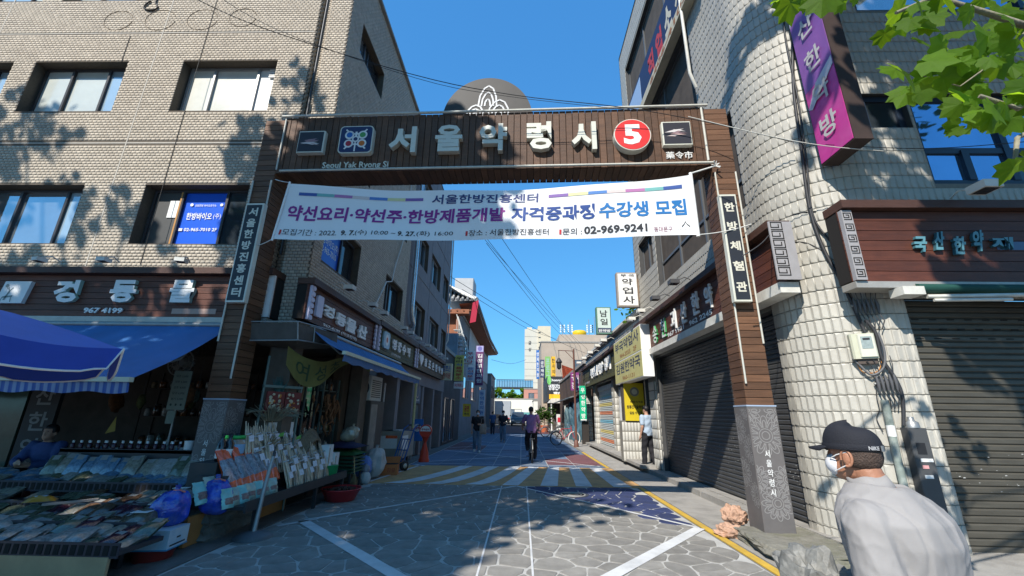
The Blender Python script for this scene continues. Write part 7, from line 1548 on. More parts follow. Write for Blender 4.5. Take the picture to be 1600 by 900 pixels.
# front slope toward the camera with tile rolls
fr = MB(); fr.quad((EX, 27.2, ev(27.2)), (-7, 31, 11.6), (-10.5, 31, 11.6), (-12, 27.2, 8.5)); fr.build('front_slope', til, HB, world=True); rolls = 0
for k in range(22):
    x = -3.4 - k * .34; top = min(1, max(.0, (EX - x) / (EX + 7)))
    MB().tube([(x, 27.15, ev(27.2) + .04 - .0 * k), (x if x < -7 else x, 27.2 + 3.8 * top, ev(27.2) + (11.6 - ev(27.2)) * top + .06)], .10, 6).build('tile_roll', mat('pale_tile_roll', (.33, .33, .32), .7, .2, 6), HB, world=True)
MB().tube([(EX + .05, 27.15, 8.95), (-5, 29, 10.2), (-7, 31, 11.75)], .16, 8).tube([(-7, 31, 11.8), (-7, 50, 11.8)], .2, 8).build('ridge', offwhite, HB, world=True); MB().tube([(EX, 27.1, 8.95), (EX, 40, 8.5), (EX, 53.2, 9.0)], .14, 6).build('verge_tiles', til, HB, world=True)
for k in range(5): MB().box(-4.5 - k * 1.1, -4.3 - k * 1.1, 27.6, 27.9, 6.3, 8.4).build('timber_post', tim, HB, world=True)
MB().box(-9.5, -3.6, 27.3, 28.0, 8.0, 8.3).build('eave_beam', tim, HB, world=True); MB().box(-9.5, -4.3, 27.9, 28, 6.2, 8.1).build('timber_wall', tim, HB, world=True)
for k in range(12): MB().tube([(-3.5 - k * .45, 27.25, 8.22), (-3.9 - k * .45, 28.2, 8.05)], .06, 5).build('rafter_end', tim, HB, world=True)
MB().add([(-3.35, 27.1, 8.7), (-2.95, 27.1, 8.9), (-3.1, 27.1, 7.4), (-3.5, 27.1, 7.3)], [(0, 3, 2, 1)]).build('red_pennant', flat('crimson_cloth', (.4, .02, .05), .8), HB, world=True)
lbl(MB().bev(-.2, 1.3, 0, 2, 0, 1.7, .05).build('rooftop_cabin', paleg, None, loc=(-5.2, 31.5, 10.2)), 'white rooftop cabin behind the sweeping tiled roof', 'cabin')
blk('grey_shop_house', 'narrow grey shop house past the tiled roof with white trim', -9, -3.8, 52.5, 60, 6.2, greyw, wins=[(53.5, 55, 3.4, 5, 'R'), (56, 58.5, 3.4, 5, 'R')]); blk('white_stepped_house', 'small white house with a terrace at the far end of the left side', -12, -5.2, 66, 75, 7.2, paleg, wins=[(-8, -6.4, 4, 6, 'F')])
# ------------------------------------------------------------------ far right of the alley
beige = mat('beige_render', (.40, .33, .26), .85, .08, 1, dirt=.2, dscale=.4); RBG = blk('beige_building', 'beige flat roofed building with coloured vertical signs and a yellow rooftop tank', 2.6, 16, 56, 70, 10.9, beige, wins=[(7, 9, 7, 8.6, 'F')])
MB().box(5.2, 14, 58, 68, 11.1, 12.4).build('roof_storey', beige, RBG, world=True)
yt = thing('rooftop_tank', 'yellow rooftop water tank on the beige building', 'water tank', (8.2, 59, 12.4)); MB().lathe([(.9, 0), (1.0, .2), (1.0, .5), (.8, .7), (.001, .8)], 16).build('tank', flat('tank_yellow', (.65, .42, .01), .5), yt)
for k, (x, l) in enumerate(((5.8, 'left'), (6.9, 'middle'), (9.6, 'right'), (10.4, 'tall right'))):
    t = thing('rooftop_aerial', l + ' cluster of aerials on the beige building roof', 'aerial', (x, 59, 12.4)); MB().tube([(0, 0, 0), (0, 0, 1.6 + .4 * k)], .05, 5).build('mast', grey_metal, t)
    for j in range(4): MB().box(-.35, -.2, 0, .15, .5 + j * .3, .7 + j * .3).box(.2, .35, 0, .15, .5 + j * .3, .7 + j * .3).build('aerial_panel', white if k < 3 else black, t)
for (a, b, c, d, y, s_, m_, tm_, l) in ((838, 547, 842.5, 592, 54, '영재한의원', flat('print_blue', (.03, .2, .5)), white, 'thin blue vertical sign at the edge of the white tower'), (844, 562, 850.5, 590, 54, '금자재사', flat('dark_navy', (.04, .05, .12), .5), white, 'navy vertical sign left of the green one'), (852, 557, 860, 600, 53, '프로그랜', flat('sign_green', (.2, .42, .12), .5), flat('pale_green_letter', (.3, .5, .45)), 'green vertical sign left of the orange yellow one'), (861.5, 557, 868, 596, 52, '한사의원', flat('sign_orange', (.75, .42, .02), .5), inkm, 'orange yellow vertical sign on the beige building')):
    t, w, h = fs('box_sign', l, 'sign', a, b, c, d, y, .2, m_); vtext(t, s_, w, h, tm_)
blk_ = thing('dark_shop_building', 'black fronted shop with white letters and a yellow strip at the alley bend', 'building', (6, 46, 0)); a = YP(855, 588, 46); 
MB().box(a.x, 9, 46, 55, 2.9, a.z).build('black_fascia', black_paint, blk_, world=True); MB().box(a.x + .5, 9, 47.2, 55, 0, 2.9).build('shop_interior', inm, blk_, world=True)
fx = lambda px, py: (lambda p: (p.x - 6, p.z))(YP(px, py, 46))
for s_, a_, b_, m_ in (('영창건재', (857, 600), (877, 610), white), ('백반', (865, 612), (877, 617), white), ('Dongui', (860, 592), (878, 597), white)):
    (x0, z1), (x1, z0) = fx(*a_), fx(*b_); text(s_, x0, x1, z0, z1, m_, blk_, y=-.01, bold=.04)
(x0, z1), (x1, z0) = fx(858, 616), fx(876, 624); MB().box(x0, x1, -.06, -.005, z0, z1).build('yellow_strip', flat('sign_orange', (.75, .42, .02)), blk_); q = MB(); (cx2, cz2) = fx(858, 594); q.add([(cx2 + .22 * math.cos(a__), -.05, cz2 + .5 * math.sin(a__)) for a__ in np.linspace(0, 2 * PI, 17)[:-1]], [tuple(range(16))]); q.build('green_oval', flat('leaf_oval', (.2, .55, .15), .5), blk_)
wa = thing('awning', 'flat white canopy under the black shop fascia at the alley bend', 'canopy', (4.4, 44.3, 2.7)); MB().prism([(-1.7, 0), (2.4, 0), (2.3, .45), (-1.3, .45)], 0, 1.7).build('canopy_slab', offwhite, wa); MB().box(-1.4, -1.3, .1, .2, -2.7, 0).build('post', white, wa)
for k, (x, y, w, h, c, l) in enumerate(((3.6, 44.9, .5, 1.6, (.6, .6, .58), 'white vending stand under the white canopy'), (4.4, 44.6, 1.5, .9, (.38, .28, .18), 'stack of cardboard cartons under the white canopy'))):
    t = thing(['vending_stand', 'carton_stack'][k], l, ['stand', 'cartons'][k], (x, y, 0)); MB().bev(0, w, 0, .5, .3 * k, h, .02).build('body', mat('body_%d' % k, c, .7, .3, 4), t); MB().box(.1, w - .1, -.01, 0, h * .5, h * .8).build('front_print', red_ if k == 0 else flat('carton_print', (.3, .2, .12), .7), t)
blk('brown_shop_building', 'dark brown shop building with cluttered front between the lamp and the white canopy', 3.9, 12, 26.2, 44, 4.6, mat('umber_front', (.09, .055, .04), .8, .3, 1, dirt=.4), wins=[(27, 29.5, .2, 2.4, 'L'), (31, 34, .2, 2.4, 'L'), (36, 40, .2, 2.4, 'L'), (28, 31, 3.1, 4.2, 'L')])
for k, (y, c, l) in enumerate(((26.6, (.06, .13, .17), 'blue draped goods under the purple signs'), (28.6, (.05, .10, .13), 'second pile of blue draped goods beyond the lamp post'), (31.0, (.08, .14, .16), 'third pile of draped goods along the brown shop'))):
    crumple('draped_goods', l, 'covered goods', (3.5, y, 0), .62, mat('tarp_%d' % k, c, .6, .3, 3), k * 4 + 2, 2.0, .7)
for (a, b, c, d, y, l, s_) in ((905 - 13, 582, 899.5, 610, 26, 'purple box sign with white syllables beside the lamp post', '구강'), (900.5, 582, 905, 610, 26.4, 'narrow purple box sign behind the first purple one', '보')):
    t, w, h = fs('box_sign', l, 'sign', a, b, c, d, y, .2, flat('sign_violet', (.22, .04, .18), .5)); vtext(t, s_, w, h, white)
lbl(MB().add([(0, 0, 1.2), (2.4, .2, .4), (2.2, .5, -.6), (.1, .3, 0)], [(0, 3, 2, 1), (0, 1, 2, 3)]).build('orange_tarp', flat('orange_tarp', (.55, .11, .05), .8), None, loc=YP(878, 590, 40)), 'orange red tarpaulin stretched above the brown shop', 'tarpaulin')
cn = thing('shop_canopy', 'grey corrugated shop canopy sloping over the blue draped goods', 'canopy', (3.0, 27, 2.55)); MB().prism([(0, 0), (1.0, .25), (1.0, .32), (0, .07)], 0, 14).build('canopy_sheet', grey_metal, cn)
# ------------------------------------------------------------------ end of the street
tw = thing('apartment_tower', 'tall cream apartment tower rising in the gap of the alley', 'building', (9.4, 250, 0)); crm = mat('cream_tower_render', (.56, .49, .36), .8, .05, .3, dirt=.1)
MB().box(1.6, 9.6, 250, 268, 0, 51.5).build('lower_wing', mat('pale_tower_render', (.52, .49, .41), .8, .05, .3), tw, world=True); MB().box(9.6, 17.3, 249, 266, 0, 53.3).build('upper_wing', crm, tw, world=True); MB().box(3, 6, 252, 258, 51.5, 53).build('roof_box', crm, tw, world=True)
for k in range(16): MB().box(9.9, 11.2, 248.9, 249, 49 - k * 3.0, 49.6 - k * 3.0).build('stair_window', glass_dark, tw, world=True)
for ch, z in (('금', 42), ('상', 38)): text(ch, -5.6, -3.8, z, z + 2.2, inkm, tw, y=-.1, bold=.02)
for k in range(12): MB().box(1.6, 9.6, 249.9, 250, 4 + k * 3.9, 4.08 + k * 3.9).build('floor_line', greyw, tw, world=True)
pink = mat('salmon_render', (.45, .22, .17), .85, .1, 1); blk('salmon_building', 'salmon pink low building at the street end below the white tower', .5, 12, 96, 108, 7.0, pink, wins=[(1.5, 4, 4.2, 6.2, 'F'), (5.5, 8, 4.2, 6.2, 'F')]); blk('white_shop_building', 'long low white building across the end of the street', -8, 4, 90, 96, 4.6, mat('bright_white_render', (.68, .66, .58), .8, .06, 1), wins=[(-3, 0, .5, 2.6, 'F')]); MB().box(-.0, 3.5, 89.7, 89.9, 1.0, 2.0).build('teal_shop_band', flat('teal_band', (.12, .32, .33)), bpy.data.objects['white_shop_building'], world=True)
blk('cream_gatehouse', 'white rounded gatehouse building behind the cyclist', 2.2, 8, 80, 88, 4.0, mat('bright_white_render', (.68, .66, .58)), wins=[(5.2, 6, 3, 3.5, 'F')])
fb = thing('footbridge', 'dark blue glazed footbridge spanning the far end of the street', 'bridge', (0, 150, 0)); MB().box(-9, 4, 150, 154, 10.2, 10.8).build('deck', dark_metal, fb, world=True)
for k in range(14): MB().box(-8.9 + k * .92, -8.8 + k * .92, 150, 150.1, 10.8, 13.2).build('mullion', dark_metal, fb, world=True)
MB().box(-9, 4, 150.3, 150.4, 10.8, 13.1).build('glazing', glass_sky, fb, world=True); MB().box(-9, 4, 149.9, 150.1, 13.2, 13.4).build('top_rail', dark_metal, fb, world=True)
for k, x in enumerate((-6.5, -3.0, -.2)):
    tree(['leafy green street tree far off at the left under the footbridge', 'leafy green street tree far off in the middle under the footbridge', 'leafy green street tree far off at the right under the footbridge'][k], (x, 118, 0), [((x, 118, 7.0), 2.0), ((x + .8, 118, 5.8), 1.6), ((x - .9, 118, 5.6), 1.5)], 500, .5, .25, m=leaf_m, group='trees beyond the street end', name='street_tree')
for (x0, x1, y0, y1, z, l) in ((-60, -14, 75, 90, 12, 'pale block far behind the left shops'), (14, 60, 75, 95, 13, 'grey block far behind the right shops'), (-40, -9.5, 100, 120, 9, 'low pale block at the far left of the street end')): blk('city_block', l, x0, x1, y0, y1, z, paleg)
fp_ = thing('potted_shrub', 'round clipped shrub in an orange pot beside the canopy post', 'shrub', (2.1, 40, 0)); crown('foliage', [((0, 0, 1.5), .75)], 500, .16, fp_, leaf_f); MB().lathe([(.28, 0), (.38, .55), (.4, .6), (.001, .58)], 14).build('pot', flat('terracotta_orange', (.5, .13, .05), .7), fp_); MB().tube([(0, 0, .5), (0, 0, 1.3)], .04, 6).build('stem', bark, fp_)
# vehicles
def car(label, loc, rz, body_c, w=1.85, l=4.6, h=1.65, name='parked_car', suv=True):
    t = thing(name, label, 'car', loc, rz); bm_ = mat('car_paint_' + str(round(body_c[0], 3)), body_c, .25, .03, 2, metal=.4, spec=.8)
    side = [(-l / 2, .35), (-l / 2 + .05, .30), (l / 2 - .1, .30), (l / 2, .45), (l / 2 - .05, 1.0), (l / 2 - .2, h - .5), (-.75, h - .55), (-l / 2 + .15, h - .72), (-l / 2, .62)]
    # y runs along the car, front at -y
    q = MB(); R = Matrix.Rotation(PI / 2, 4, 'Z'); q.prism([(a, b) for a, b in side], -w / 2, w / 2, mtx=R); q.build('body', bm_, t)
    top = [(-.95, h - .56), (l / 2 - .25, h - .52), (l / 2 - .55, h - .04), (-.05, h), (-.35, h - .06)]
    q = MB(); n_ = len(top); vs = [Vector((a, -w / 2 + .06 + (.13 if b > h - .3 else 0), b)) for a, b in top] + [Vector((a, w / 2 - .06 - (.13 if b > h - .3 else 0), b)) for a, b in top]; q.add([R @ v for v in vs], [tuple(range(n_)), tuple(range(2 * n_ - 1, n_ - 1, -1))] + [(i, n_ + i, n_ + (i + 1) % n_, (i + 1) % n_) for i in range(n_)]); q.build('cabin_glass', glass_dark, t)
    MB().add([R @ Vector(v) for v in ((-.3, -w / 2 + .2, h - .03), (-.3, w / 2 - .2, h - .03), (l / 2 - .6, w / 2 - .2, h - .01), (l / 2 - .6, -w / 2 + .2, h - .01), (.3, w / 2 - .25, h + .03), (.3, -w / 2 + .25, h + .03))], [(0, 5, 4, 1), (5, 3, 2, 4)]).build('roof_panel', bm_, t)
    for sx_ in (-1, 1):
        MB().bev(sx_ * (w / 2 - .28) - .2, sx_ * (w / 2 - .28) + .2, -l / 2 - .02, -l / 2 + .1, .66, .84, .02).build('headlight', flat('lamp_lens', (.7, .7, .72), .1), t)
        for yy in (-l / 2 + .85, l / 2 - .9):
            wq = MB().lathe([(.2, -.1), (.33, -.1), (.35, 0), (.33, .1), (.2, .1)], 18, mtx=Matrix.Translation((sx_ * (w / 2 - .1), yy, .35)) @ Matrix.Rotation(PI / 2, 4, 'Y')).build('wheel', black, t); MB().lathe([(.001, -.11), (.2, -.105), (.2, .105), (.001, .11)], 12, mtx=Matrix.Translation((sx_ * (w / 2 - .1), yy, .35)) @ Matrix.Rotation(PI / 2, 4, 'Y')).build('rim', grey_metal, wq)
        MB().bev(sx_ * (w / 2 + .1) - .1, sx_ * (w / 2 + .1) + .1, -.75, -.65, h - .58, h - .42, .02).build('mirror', bm_, t)
    MB().box(-.5, .5, -l / 2 - .03, -l / 2 + .05, .5, .74).build('grille', grey_metal, t); MB().box(-.26, .26, -l / 2 - .045, -l / 2 - .03, .40, .52).build('number_plate', white, t); MB().box(-w / 2 + .1, w / 2 - .1, -l / 2 - .02, -l / 2 + .1, .28, .4).build('bumper', black, t); return t
car('dark blue grey four wheel drive car facing the viewer at the street end', (-.5, 62, 0), 0, (.06, .08, .10), w=1.95, h=1.85); car('small white car partly hidden beside the grey truck', (-4.4, 60, 0), -.5, (.6, .6, .6), h=1.5)
tk = thing('box_truck', 'pale grey box truck seen from behind at the street end', 'truck', (-3.1, 70, 0)); MB().bev(-1.3, 1.3, 0, 4.5, .8, 3.6, .05).build('cargo_box', mat('pale_truck_box', (.42, .46, .5), .4, .06, 1, metal=.3), tk); MB().box(-.02, .02, -.02, 0, .85, 3.55).build('door_seam', dark_metal, tk); MB().box(-1.2, 1.2, .1, 4.5, .5, .8).build('chassis', black, tk)
for sx_ in (-1, 1):
    MB().lathe([(.001, -.12), (.38, -.12), (.4, 0), (.38, .12), (.001, .12)], 14, mtx=Matrix.Translation((sx_ * 1.05, 1.0, .42)) @ Matrix.Rotation(PI / 2, 4, 'Y')).build('wheel', black, tk); MB().box(sx_ * 1.05 - .12, sx_ * 1.05 + .12, -.03, .0, .85, 1.0).build('tail_lamp', red_, tk)
MB().bev(-1.1, 1.1, 4.5, 6.0, .5, 2.5, .1).build('cab', white, tk)
car('silver car crossing at the far right behind the cyclist', (3.9, 60.5, 0), 1.4, (.45, .46, .47), h=1.5)
# overhead wires
wg = 'overhead wires across the alley'; wk = flat('overhead_wire', (.02, .02, .022), .6)
def wire(label, pts, r=.008): return cable('overhead_wire', label, pts, r, wk, 'wire', wg, 4)
wire('thick overhead cable passing in front of the grey crest of the gateway', [YP(270, -20, 5.2), YP(400, 40, 5.3), YP(640, 115, 5.4), YP(800, 148, 5.5), YP(975, 168, 5.6), YP(1110, 192, 5.6), YP(1240, 222, 5.3)], .008)
wire('second overhead cable just below the thick one at the upper left', [YP(320, -20, 5.25), YP(430, 45, 5.3), YP(650, 122, 5.4), YP(790, 150, 5.5), YP(975, 171, 5.6)], .005)
wire('pale cable running right from the gateway corner across the tiled front', [YP(1075, 182, 5.1), YP(1200, 212, 4.9), YP(1290, 228, 4.75), YP(1380, 236, 4.7)], .007).data.materials[0] = offwhite
wire('thin dark wire crossing the upper windows at the right edge', [YP(1290, 226, 4.9), YP(1450, 232, 4.85), YP(1620, 220, 4.8)], .006)
for i, (a, b, l) in enumerate((((704, 300, 18), (905, 545, 60), 'first'), ((735, 300, 18), (912, 548, 60), 'second'), ((745, 360, 22), (925, 552, 60), 'third'), ((700, 430, 22), (935, 560, 55), 'fourth'), ((722, 452, 25), (870, 530, 60), 'fifth'), ((760, 380, 20), (895, 540, 60), 'sixth'), ((768, 562, 45), (822, 562, 60), 'seventh'))):
    A, B = YP(*a), YP(*b); wire(l + ' thin wire of the bundle running down the alley towards the beige building', [A, A.lerp(B, .5) - Vector((0, 0, .5)), B], .018)
# branches of drain pipe on stucco building
dp2 = thing('drain_pipe', 'thin white drain pipe at the far edge of the stucco building', 'pipe', (-3.72, 20.6, 0)); MB().tube([(0, 0, 11.5), (0, 0, 5.0), (-.1, 0, 4.8), (-.1, 0, 3.0)], .035, 6).build('tube', offwhite, dp2)
# parked motorcycle and second bicycle are built with the bicycles
# ------------------------------------------------------------------ figures
tmpS = bpy.data.scenes.new('workbench')
def remeshed(q, name, voxel, mats, smooth=3, disp=None):
    me = bpy.data.meshes.new(name); me.from_pydata([tuple(v) for v in q.v], [], q.f); o = bpy.data.objects.new('tmp', me); tmpS.collection.objects.link(o)
    r = o.modifiers.new('r', 'REMESH'); r.mode = 'VOXEL'; r.voxel_size = voxel; r.use_smooth_shade = True
    s = o.modifiers.new('s', 'SMOOTH'); s.factor = .5; s.iterations = smooth
    tmpS.view_layers[0].update(); dg = tmpS.view_layers[0].depsgraph; out = bpy.data.meshes.new_from_object(o.evaluated_get(dg)); out.name = name
    bpy.data.objects.remove(o)
    if disp:
        out.calc_loop_triangles() if False else None
        N = [v.normal.copy() for v in out.vertices]
        for v, n in zip(out.vertices, N): v.co = v.co + n * disp(v.co)
    out.materials.clear()
    for m in (mats if isinstance(mats, (list, tuple)) else [mats]): out.materials.append(m)
    out.polygons.foreach_set('use_smooth', [True] * len(out.polygons)); return out
def limb(q, pts, rs, n=12):
    for i, (p, r) in enumerate(zip(pts, rs)): q.ball(p, r, n=n, k=8)
    for a, b, ra, rb in zip(pts, pts[1:], rs, rs[1:]): q.tube([a, Vector(a).lerp(Vector(b), .5), b], [ra, (ra + rb) / 2, rb], n)
def loft(q, rings, n=20, yaw=0):
    vs = []
    for (x, y, z, rx, ry) in rings:
        for k in range(n): t = 2 * PI * k / n; c, s = math.cos(t), math.sin(t); vs.append((x + rx * math.copysign(abs(c) ** .85, c), y + ry * math.copysign(abs(s) ** .85, s), z))
    fs_ = [(i * n + k, i * n + (k + 1) % n, (i + 1) * n + (k + 1) % n, (i + 1) * n + k) for i in range(len(rings) - 1) for k in range(n)]
    fs_ += [tuple(range(n))[::-1], tuple(range((len(rings) - 1) * n, len(rings) * n))]; q.add(vs, fs_)
def headgeo(q, c, s=1.0, tilt=0):
    """head centred at c, facing -y"""
    c = Vector(c); q.ball(c + Vector((0, .012, .02)) * s, .076 * s, .093 * s, .098 * s, 16, 12); q.ball(c + Vector((0, -.018, -.05)) * s, .060 * s, .070 * s, .068 * s, 14, 10); q.ball(c + Vector((0, -.055, -.085)) * s, .032 * s, .03 * s, .025 * s)
    q.add([tuple(c + Vector(v) * s) for v in ((-.008, -.085, .02), (.008, -.085, .02), (.018, -.082, -.035), (-.018, -.082, -.035), (0, -.118, -.03), (0, -.09, .03))], [(0, 3, 4), (0, 4, 5), (1, 5, 4), (1, 4, 2), (3, 2, 4), (0, 5, 1), (0, 1, 2, 3)])
    for sx_ in (-1, 1):
        q.ball(c + Vector((sx_ * .078, .01, -.015)) * s, .010 * s, .02 * s, .032 * s, 8, 8)
    q.ball(c + Vector((0, -.075, -.062)) * s, .024 * s, .014 * s, .007 * s)
skin = mat('weathered_skin', (.42, .235, .16), .5, .08, 18, .08, 60)
def person(label, loc, rz, joints, cols, face=True, extra=None, voxel=.014, seat=False, hat=None, mask=True, height=1.0, hair_m=None, sleeves='short', trousers='long', name='person', shoe=None):
    """joints: dict of local points (facing -y); clothing is grown as shells over the body"""
    t = thing(name, label, 'person', loc, rz); J = {k: Vector(v) * height for k, v in joints.items()}
    q = MB(); P, C_, Nk, H_ = J['pelvis'], J['chest'], J['neck'], J['head']
    w = P.lerp(C_, .45)
    tor = lambda q, e: loft(q, [(P.x, P.y, P.z - .10, .13 + e, .10 + e), (P.x, P.y, P.z, .158 + e, .115 + e), (w.x, w.y, w.z, .14 + e, .105 + e), (C_.x, C_.y, C_.z, .165 + e, .12 + e), (C_.x * .5 + Nk.x * .5, C_.y * .5 + Nk.y * .5, C_.z + (Nk.z - C_.z) * .62, .165 + e, .095 + e), (Nk.x, Nk.y, Nk.z - .015, .06 + e, .06 + e)])
    tor(q, 0); limb(q, [Nk - Vector((0, 0, .04)), H_ - Vector((0, -.01, .05))], [.055, .05]); headgeo(q, H_, height)
    for s_ in 'lr':
        sh, el, wr, hd = J['sh' + s_], J['el' + s_], J['wr' + s_], J['ha' + s_]; limb(q, [sh, el, wr], [.052, .040, .027])
        d = (hd - wr).normalized(); side = d.cross(Vector((0, 1, 0.01))).normalized(); limb(q, [wr, wr.lerp(hd, .6)], [.027, .034])
        for k, l in enumerate((.075, .085, .08, .065)): b = wr.lerp(hd, .75) + side * (k - 1.5) * .019; limb(q, [b, b + d * l * .6 + Vector((0, -.006, 0)), b + d * l + Vector((0, -.022, 0))], [.010, .009, .008], 6)
        b = wr.lerp(hd, .35) + side * .035 * (-1 if s_ == 'l' else 1); limb(q, [b, b + d * .05 + side * .02 * (-1 if s_ == 'l' else 1)], [.011, .009], 6)
        hp, kn, an, to = J['hp' + s_], J['kn' + s_], J['an' + s_], J['to' + s_]; limb(q, [hp, kn, an], [.085, .058, .038]); limb(q, [an, to], [.04, .032])
    link('body', remeshed(q, 'body', voxel, skin), t)
    # shirt
    q = MB(); tor(q, .022)
    for s_ in 'lr':
        sh, el, wr = J['sh' + s_], J['el' + s_], J['wr' + s_]
        if sleeves == 'long': limb(q, [sh, el, wr.lerp(el, .06)], [.078, .062, .045])
        else: limb(q, [sh, sh.lerp(el, .68)], [.078, .066])
    fold = lambda p: .006 * math.sin(p.z * 34 + p.x * 21) * math.cos(p.x * 17 + p.y * 13)
    link('shirt', remeshed(q, 'shirt', voxel, cols['shirt'], 3, fold), t)
    q = MB(); loft(q, [(P.x, P.y, P.z - .12, .15, .12), (P.x, P.y, P.z + .04, .168, .128)])
    for s_ in 'lr': hp, kn, an = J['hp' + s_], J['kn' + s_], J['an' + s_]; limb(q, [hp, kn, kn.lerp(an, .93)], [.105, .085, .072])
    link('trousers', remeshed(q, 'trousers', voxel, cols['trousers'], 3, fold), t)
    for s_ in 'lr':
        an, to = J['an' + s_], J['to' + s_]; q = MB(); limb(q, [an + Vector((0, .03, -.01)), an.lerp(to, .6) - Vector((0, 0, .005)), to], [.048, .047, .042]); link('shoe', remeshed(q, 'shoe', voxel, cols['shoe'], 2), t)
    hm = cols.get('hair', mat('black_hair', (.012, .011, .012), .5, .3, 30, .3, 80)); q = MB(); s = height; q.ball(H_ + Vector((0, .022, .035)) * s, .086 * s, .10 * s, .095 * s, 16, 12)
    if not hat:
        for v_ in range(len(q.v)):
            p = q.v[v_]
            if p[1] < H_.y - .05 * s and p[2] < H_.z + .045 * s: q.v[v_] = (p[0] * .8, H_.y - .03 * s, H_.z + .05 * s)
        q.build('hair', hm, t)
    else:
        q = MB(); q.ball(H_ + Vector((0, .02, .03)) * s, .084 * s, .096 * s, .085 * s, 16, 12); q.build('hair', hm, t)
        q = MB(); q.ball(H_ + Vector((0, .01, .055)) * s, .092 * s, .108 * s, .078 * s, 18, 10); ct_ = q.build('cap', hat, t); MB().add([tuple(H_ + Vector(v) * s) for v in ((-.06, -.085, .05), (.06, -.085, .05), (.045, -.16, .04), (-.045, -.16, .04))], [(0, 3, 2, 1)]).build('cap_peak', hat, ct_)
    if mask:
        q = MB(); q.ball(H_ + Vector((0, -.058, -.04)) * s, .062 * s, .055 * s, .052 * s, 14, 10); q.build('face_mask', flat('mask_white', (.66, .66, .68), .7), t)
    if face:
        q = MB()
        for sx_ in (-1, 1): q.ball(H_ + Vector((sx_ * .03, -.083, .022)) * s, .012 * s, .006 * s, .005 * s, 8, 6)
        q.build('eyes', flat('dark_eye', (.02, .015, .012), .3), t)
    return t
def stand(step=.0, **k):
    J = dict(pelvis=(0, 0, .96), chest=(0, 0, 1.26), neck=(0, .01, 1.47), head=(0, -.015, 1.60), shl=(.185, 0, 1.39), shr=(-.185, 0, 1.39), ell=(.23, .03, 1.11), elr=(-.23, .03, 1.11), wrl=(.24, -.05, .87), wrr=(-.24, -.05, .87), hal=(.24, -.08, .78), har=(-.24, -.08, .78),
             hpl=(.09, 0, .92), hpr=(-.09, 0, .92), knl=(.10, -.10 * step - .02, .50), knr=(-.10, .04 * step - .02, .50), anl=(.10, -.20 * step, .09), anr=(-.10, .24 * step, .10 + .04 * step), tol=(.11, -.20 * step - .15, .04), tor=(-.11, .24 * step - .13, .04))
    J.update(k); return J
denim = mat('faded_denim', (.13, .19, .26), .85, .15, 10, .3, 80, dirt=.3); blackc = mat('black_cotton', (.016, .016, .019), .85, .2, 8, .2, 60); whs = flat('white_trainer', (.6, .6, .58), .6)
w_ = person('person in black t shirt and jeans with white mask holding a beige bag', (-1.82, 18.1, 0), .1, stand(1, ell=(.24, .02, 1.12), wrl=(.14, -.20, 1.10), hal=(.04, -.24, 1.13)), dict(shirt=blackc, trousers=denim, shoe=whs), height=.97)
bg = thing('shoulder_bag', 'beige cloth bag carried under the arm of the person in jeans', 'bag', (-1.58, 17.95, .72), .2); q = MB()
for i in range(9):
    for j in range(9): u, v = i / 8 * 2 - 1, j / 8 * 2 - 1; wv = (1 - u ** 4) * (1 - v ** 4); q.v.append((u * .14, -.05 * wv + .008 * math.sin(u * 9), .19 + v * .19)); 
for i in range(8):
    for j in range(8): q.f.append([i * 9 + j, (i + 1) * 9 + j, (i + 1) * 9 + j + 1, i * 9 + j + 1]); q.m.append(0); q.sm.append(True)
n0 = len(q.v); q.v += [(x, -y * .7 + .02, z) for x, y, z in q.v[:81]]; q.f += [[a + n0 for a in f][::-1] for f in q.f[:64]]; q.m += [0] * 64; q.sm += [True] * 64
q.build('bag_body', mat('beige_canvas', (.30, .25, .21), .85, .2, 12, .3, 60), bg); MB().tube([(-.1, 0, .36), (-.06, -.05, .6), (.06, -.05, .6), (.1, 0, .36)], .012, 5).build('strap', mat('beige_canvas', (.30, .25, .21)), bg)
person('person in dark t shirt, jeans, cap and white mask walking toward the viewer', (-1.05, 24.9, 0), -.05, stand(.8, elr=(-.25, .05, 1.1), ell=(.26, -.0, 1.12), wrl=(.16, -.20, 1.02), hal=(.08, -.26, 1.04)), dict(shirt=mat('dark_navy_cotton', (.02, .022, .032), .85, .2, 8), trousers=denim, shoe=flat('grey_trainer', (.2, .2, .2), .6)), hat=blackc)
person('person in blue shirt and dark trousers farthest away walking down the alley', (-2.25, 34, 0), PI, stand(.6), dict(shirt=mat('dusty_blue_cotton', (.06, .11, .22), .85, .2, 8), trousers=mat('navy_trousers', (.03, .035, .05), .85, .2, 8), shoe=black), mask=False, face=False)
person('person in pale blue shirt and black trousers standing on the tiled entrance step', (3.66, 12.85, .12), PI + .55, stand(.5, elr=(-.24, .05, 1.12)), dict(shirt=mat('pale_blue_cotton', (.34, .42, .52), .85, .1, 8, .2, 60), trousers=mat('black_trousers', (.014, .014, .018), .85, .2, 8), shoe=black), mask=False, face=False, height=.98)
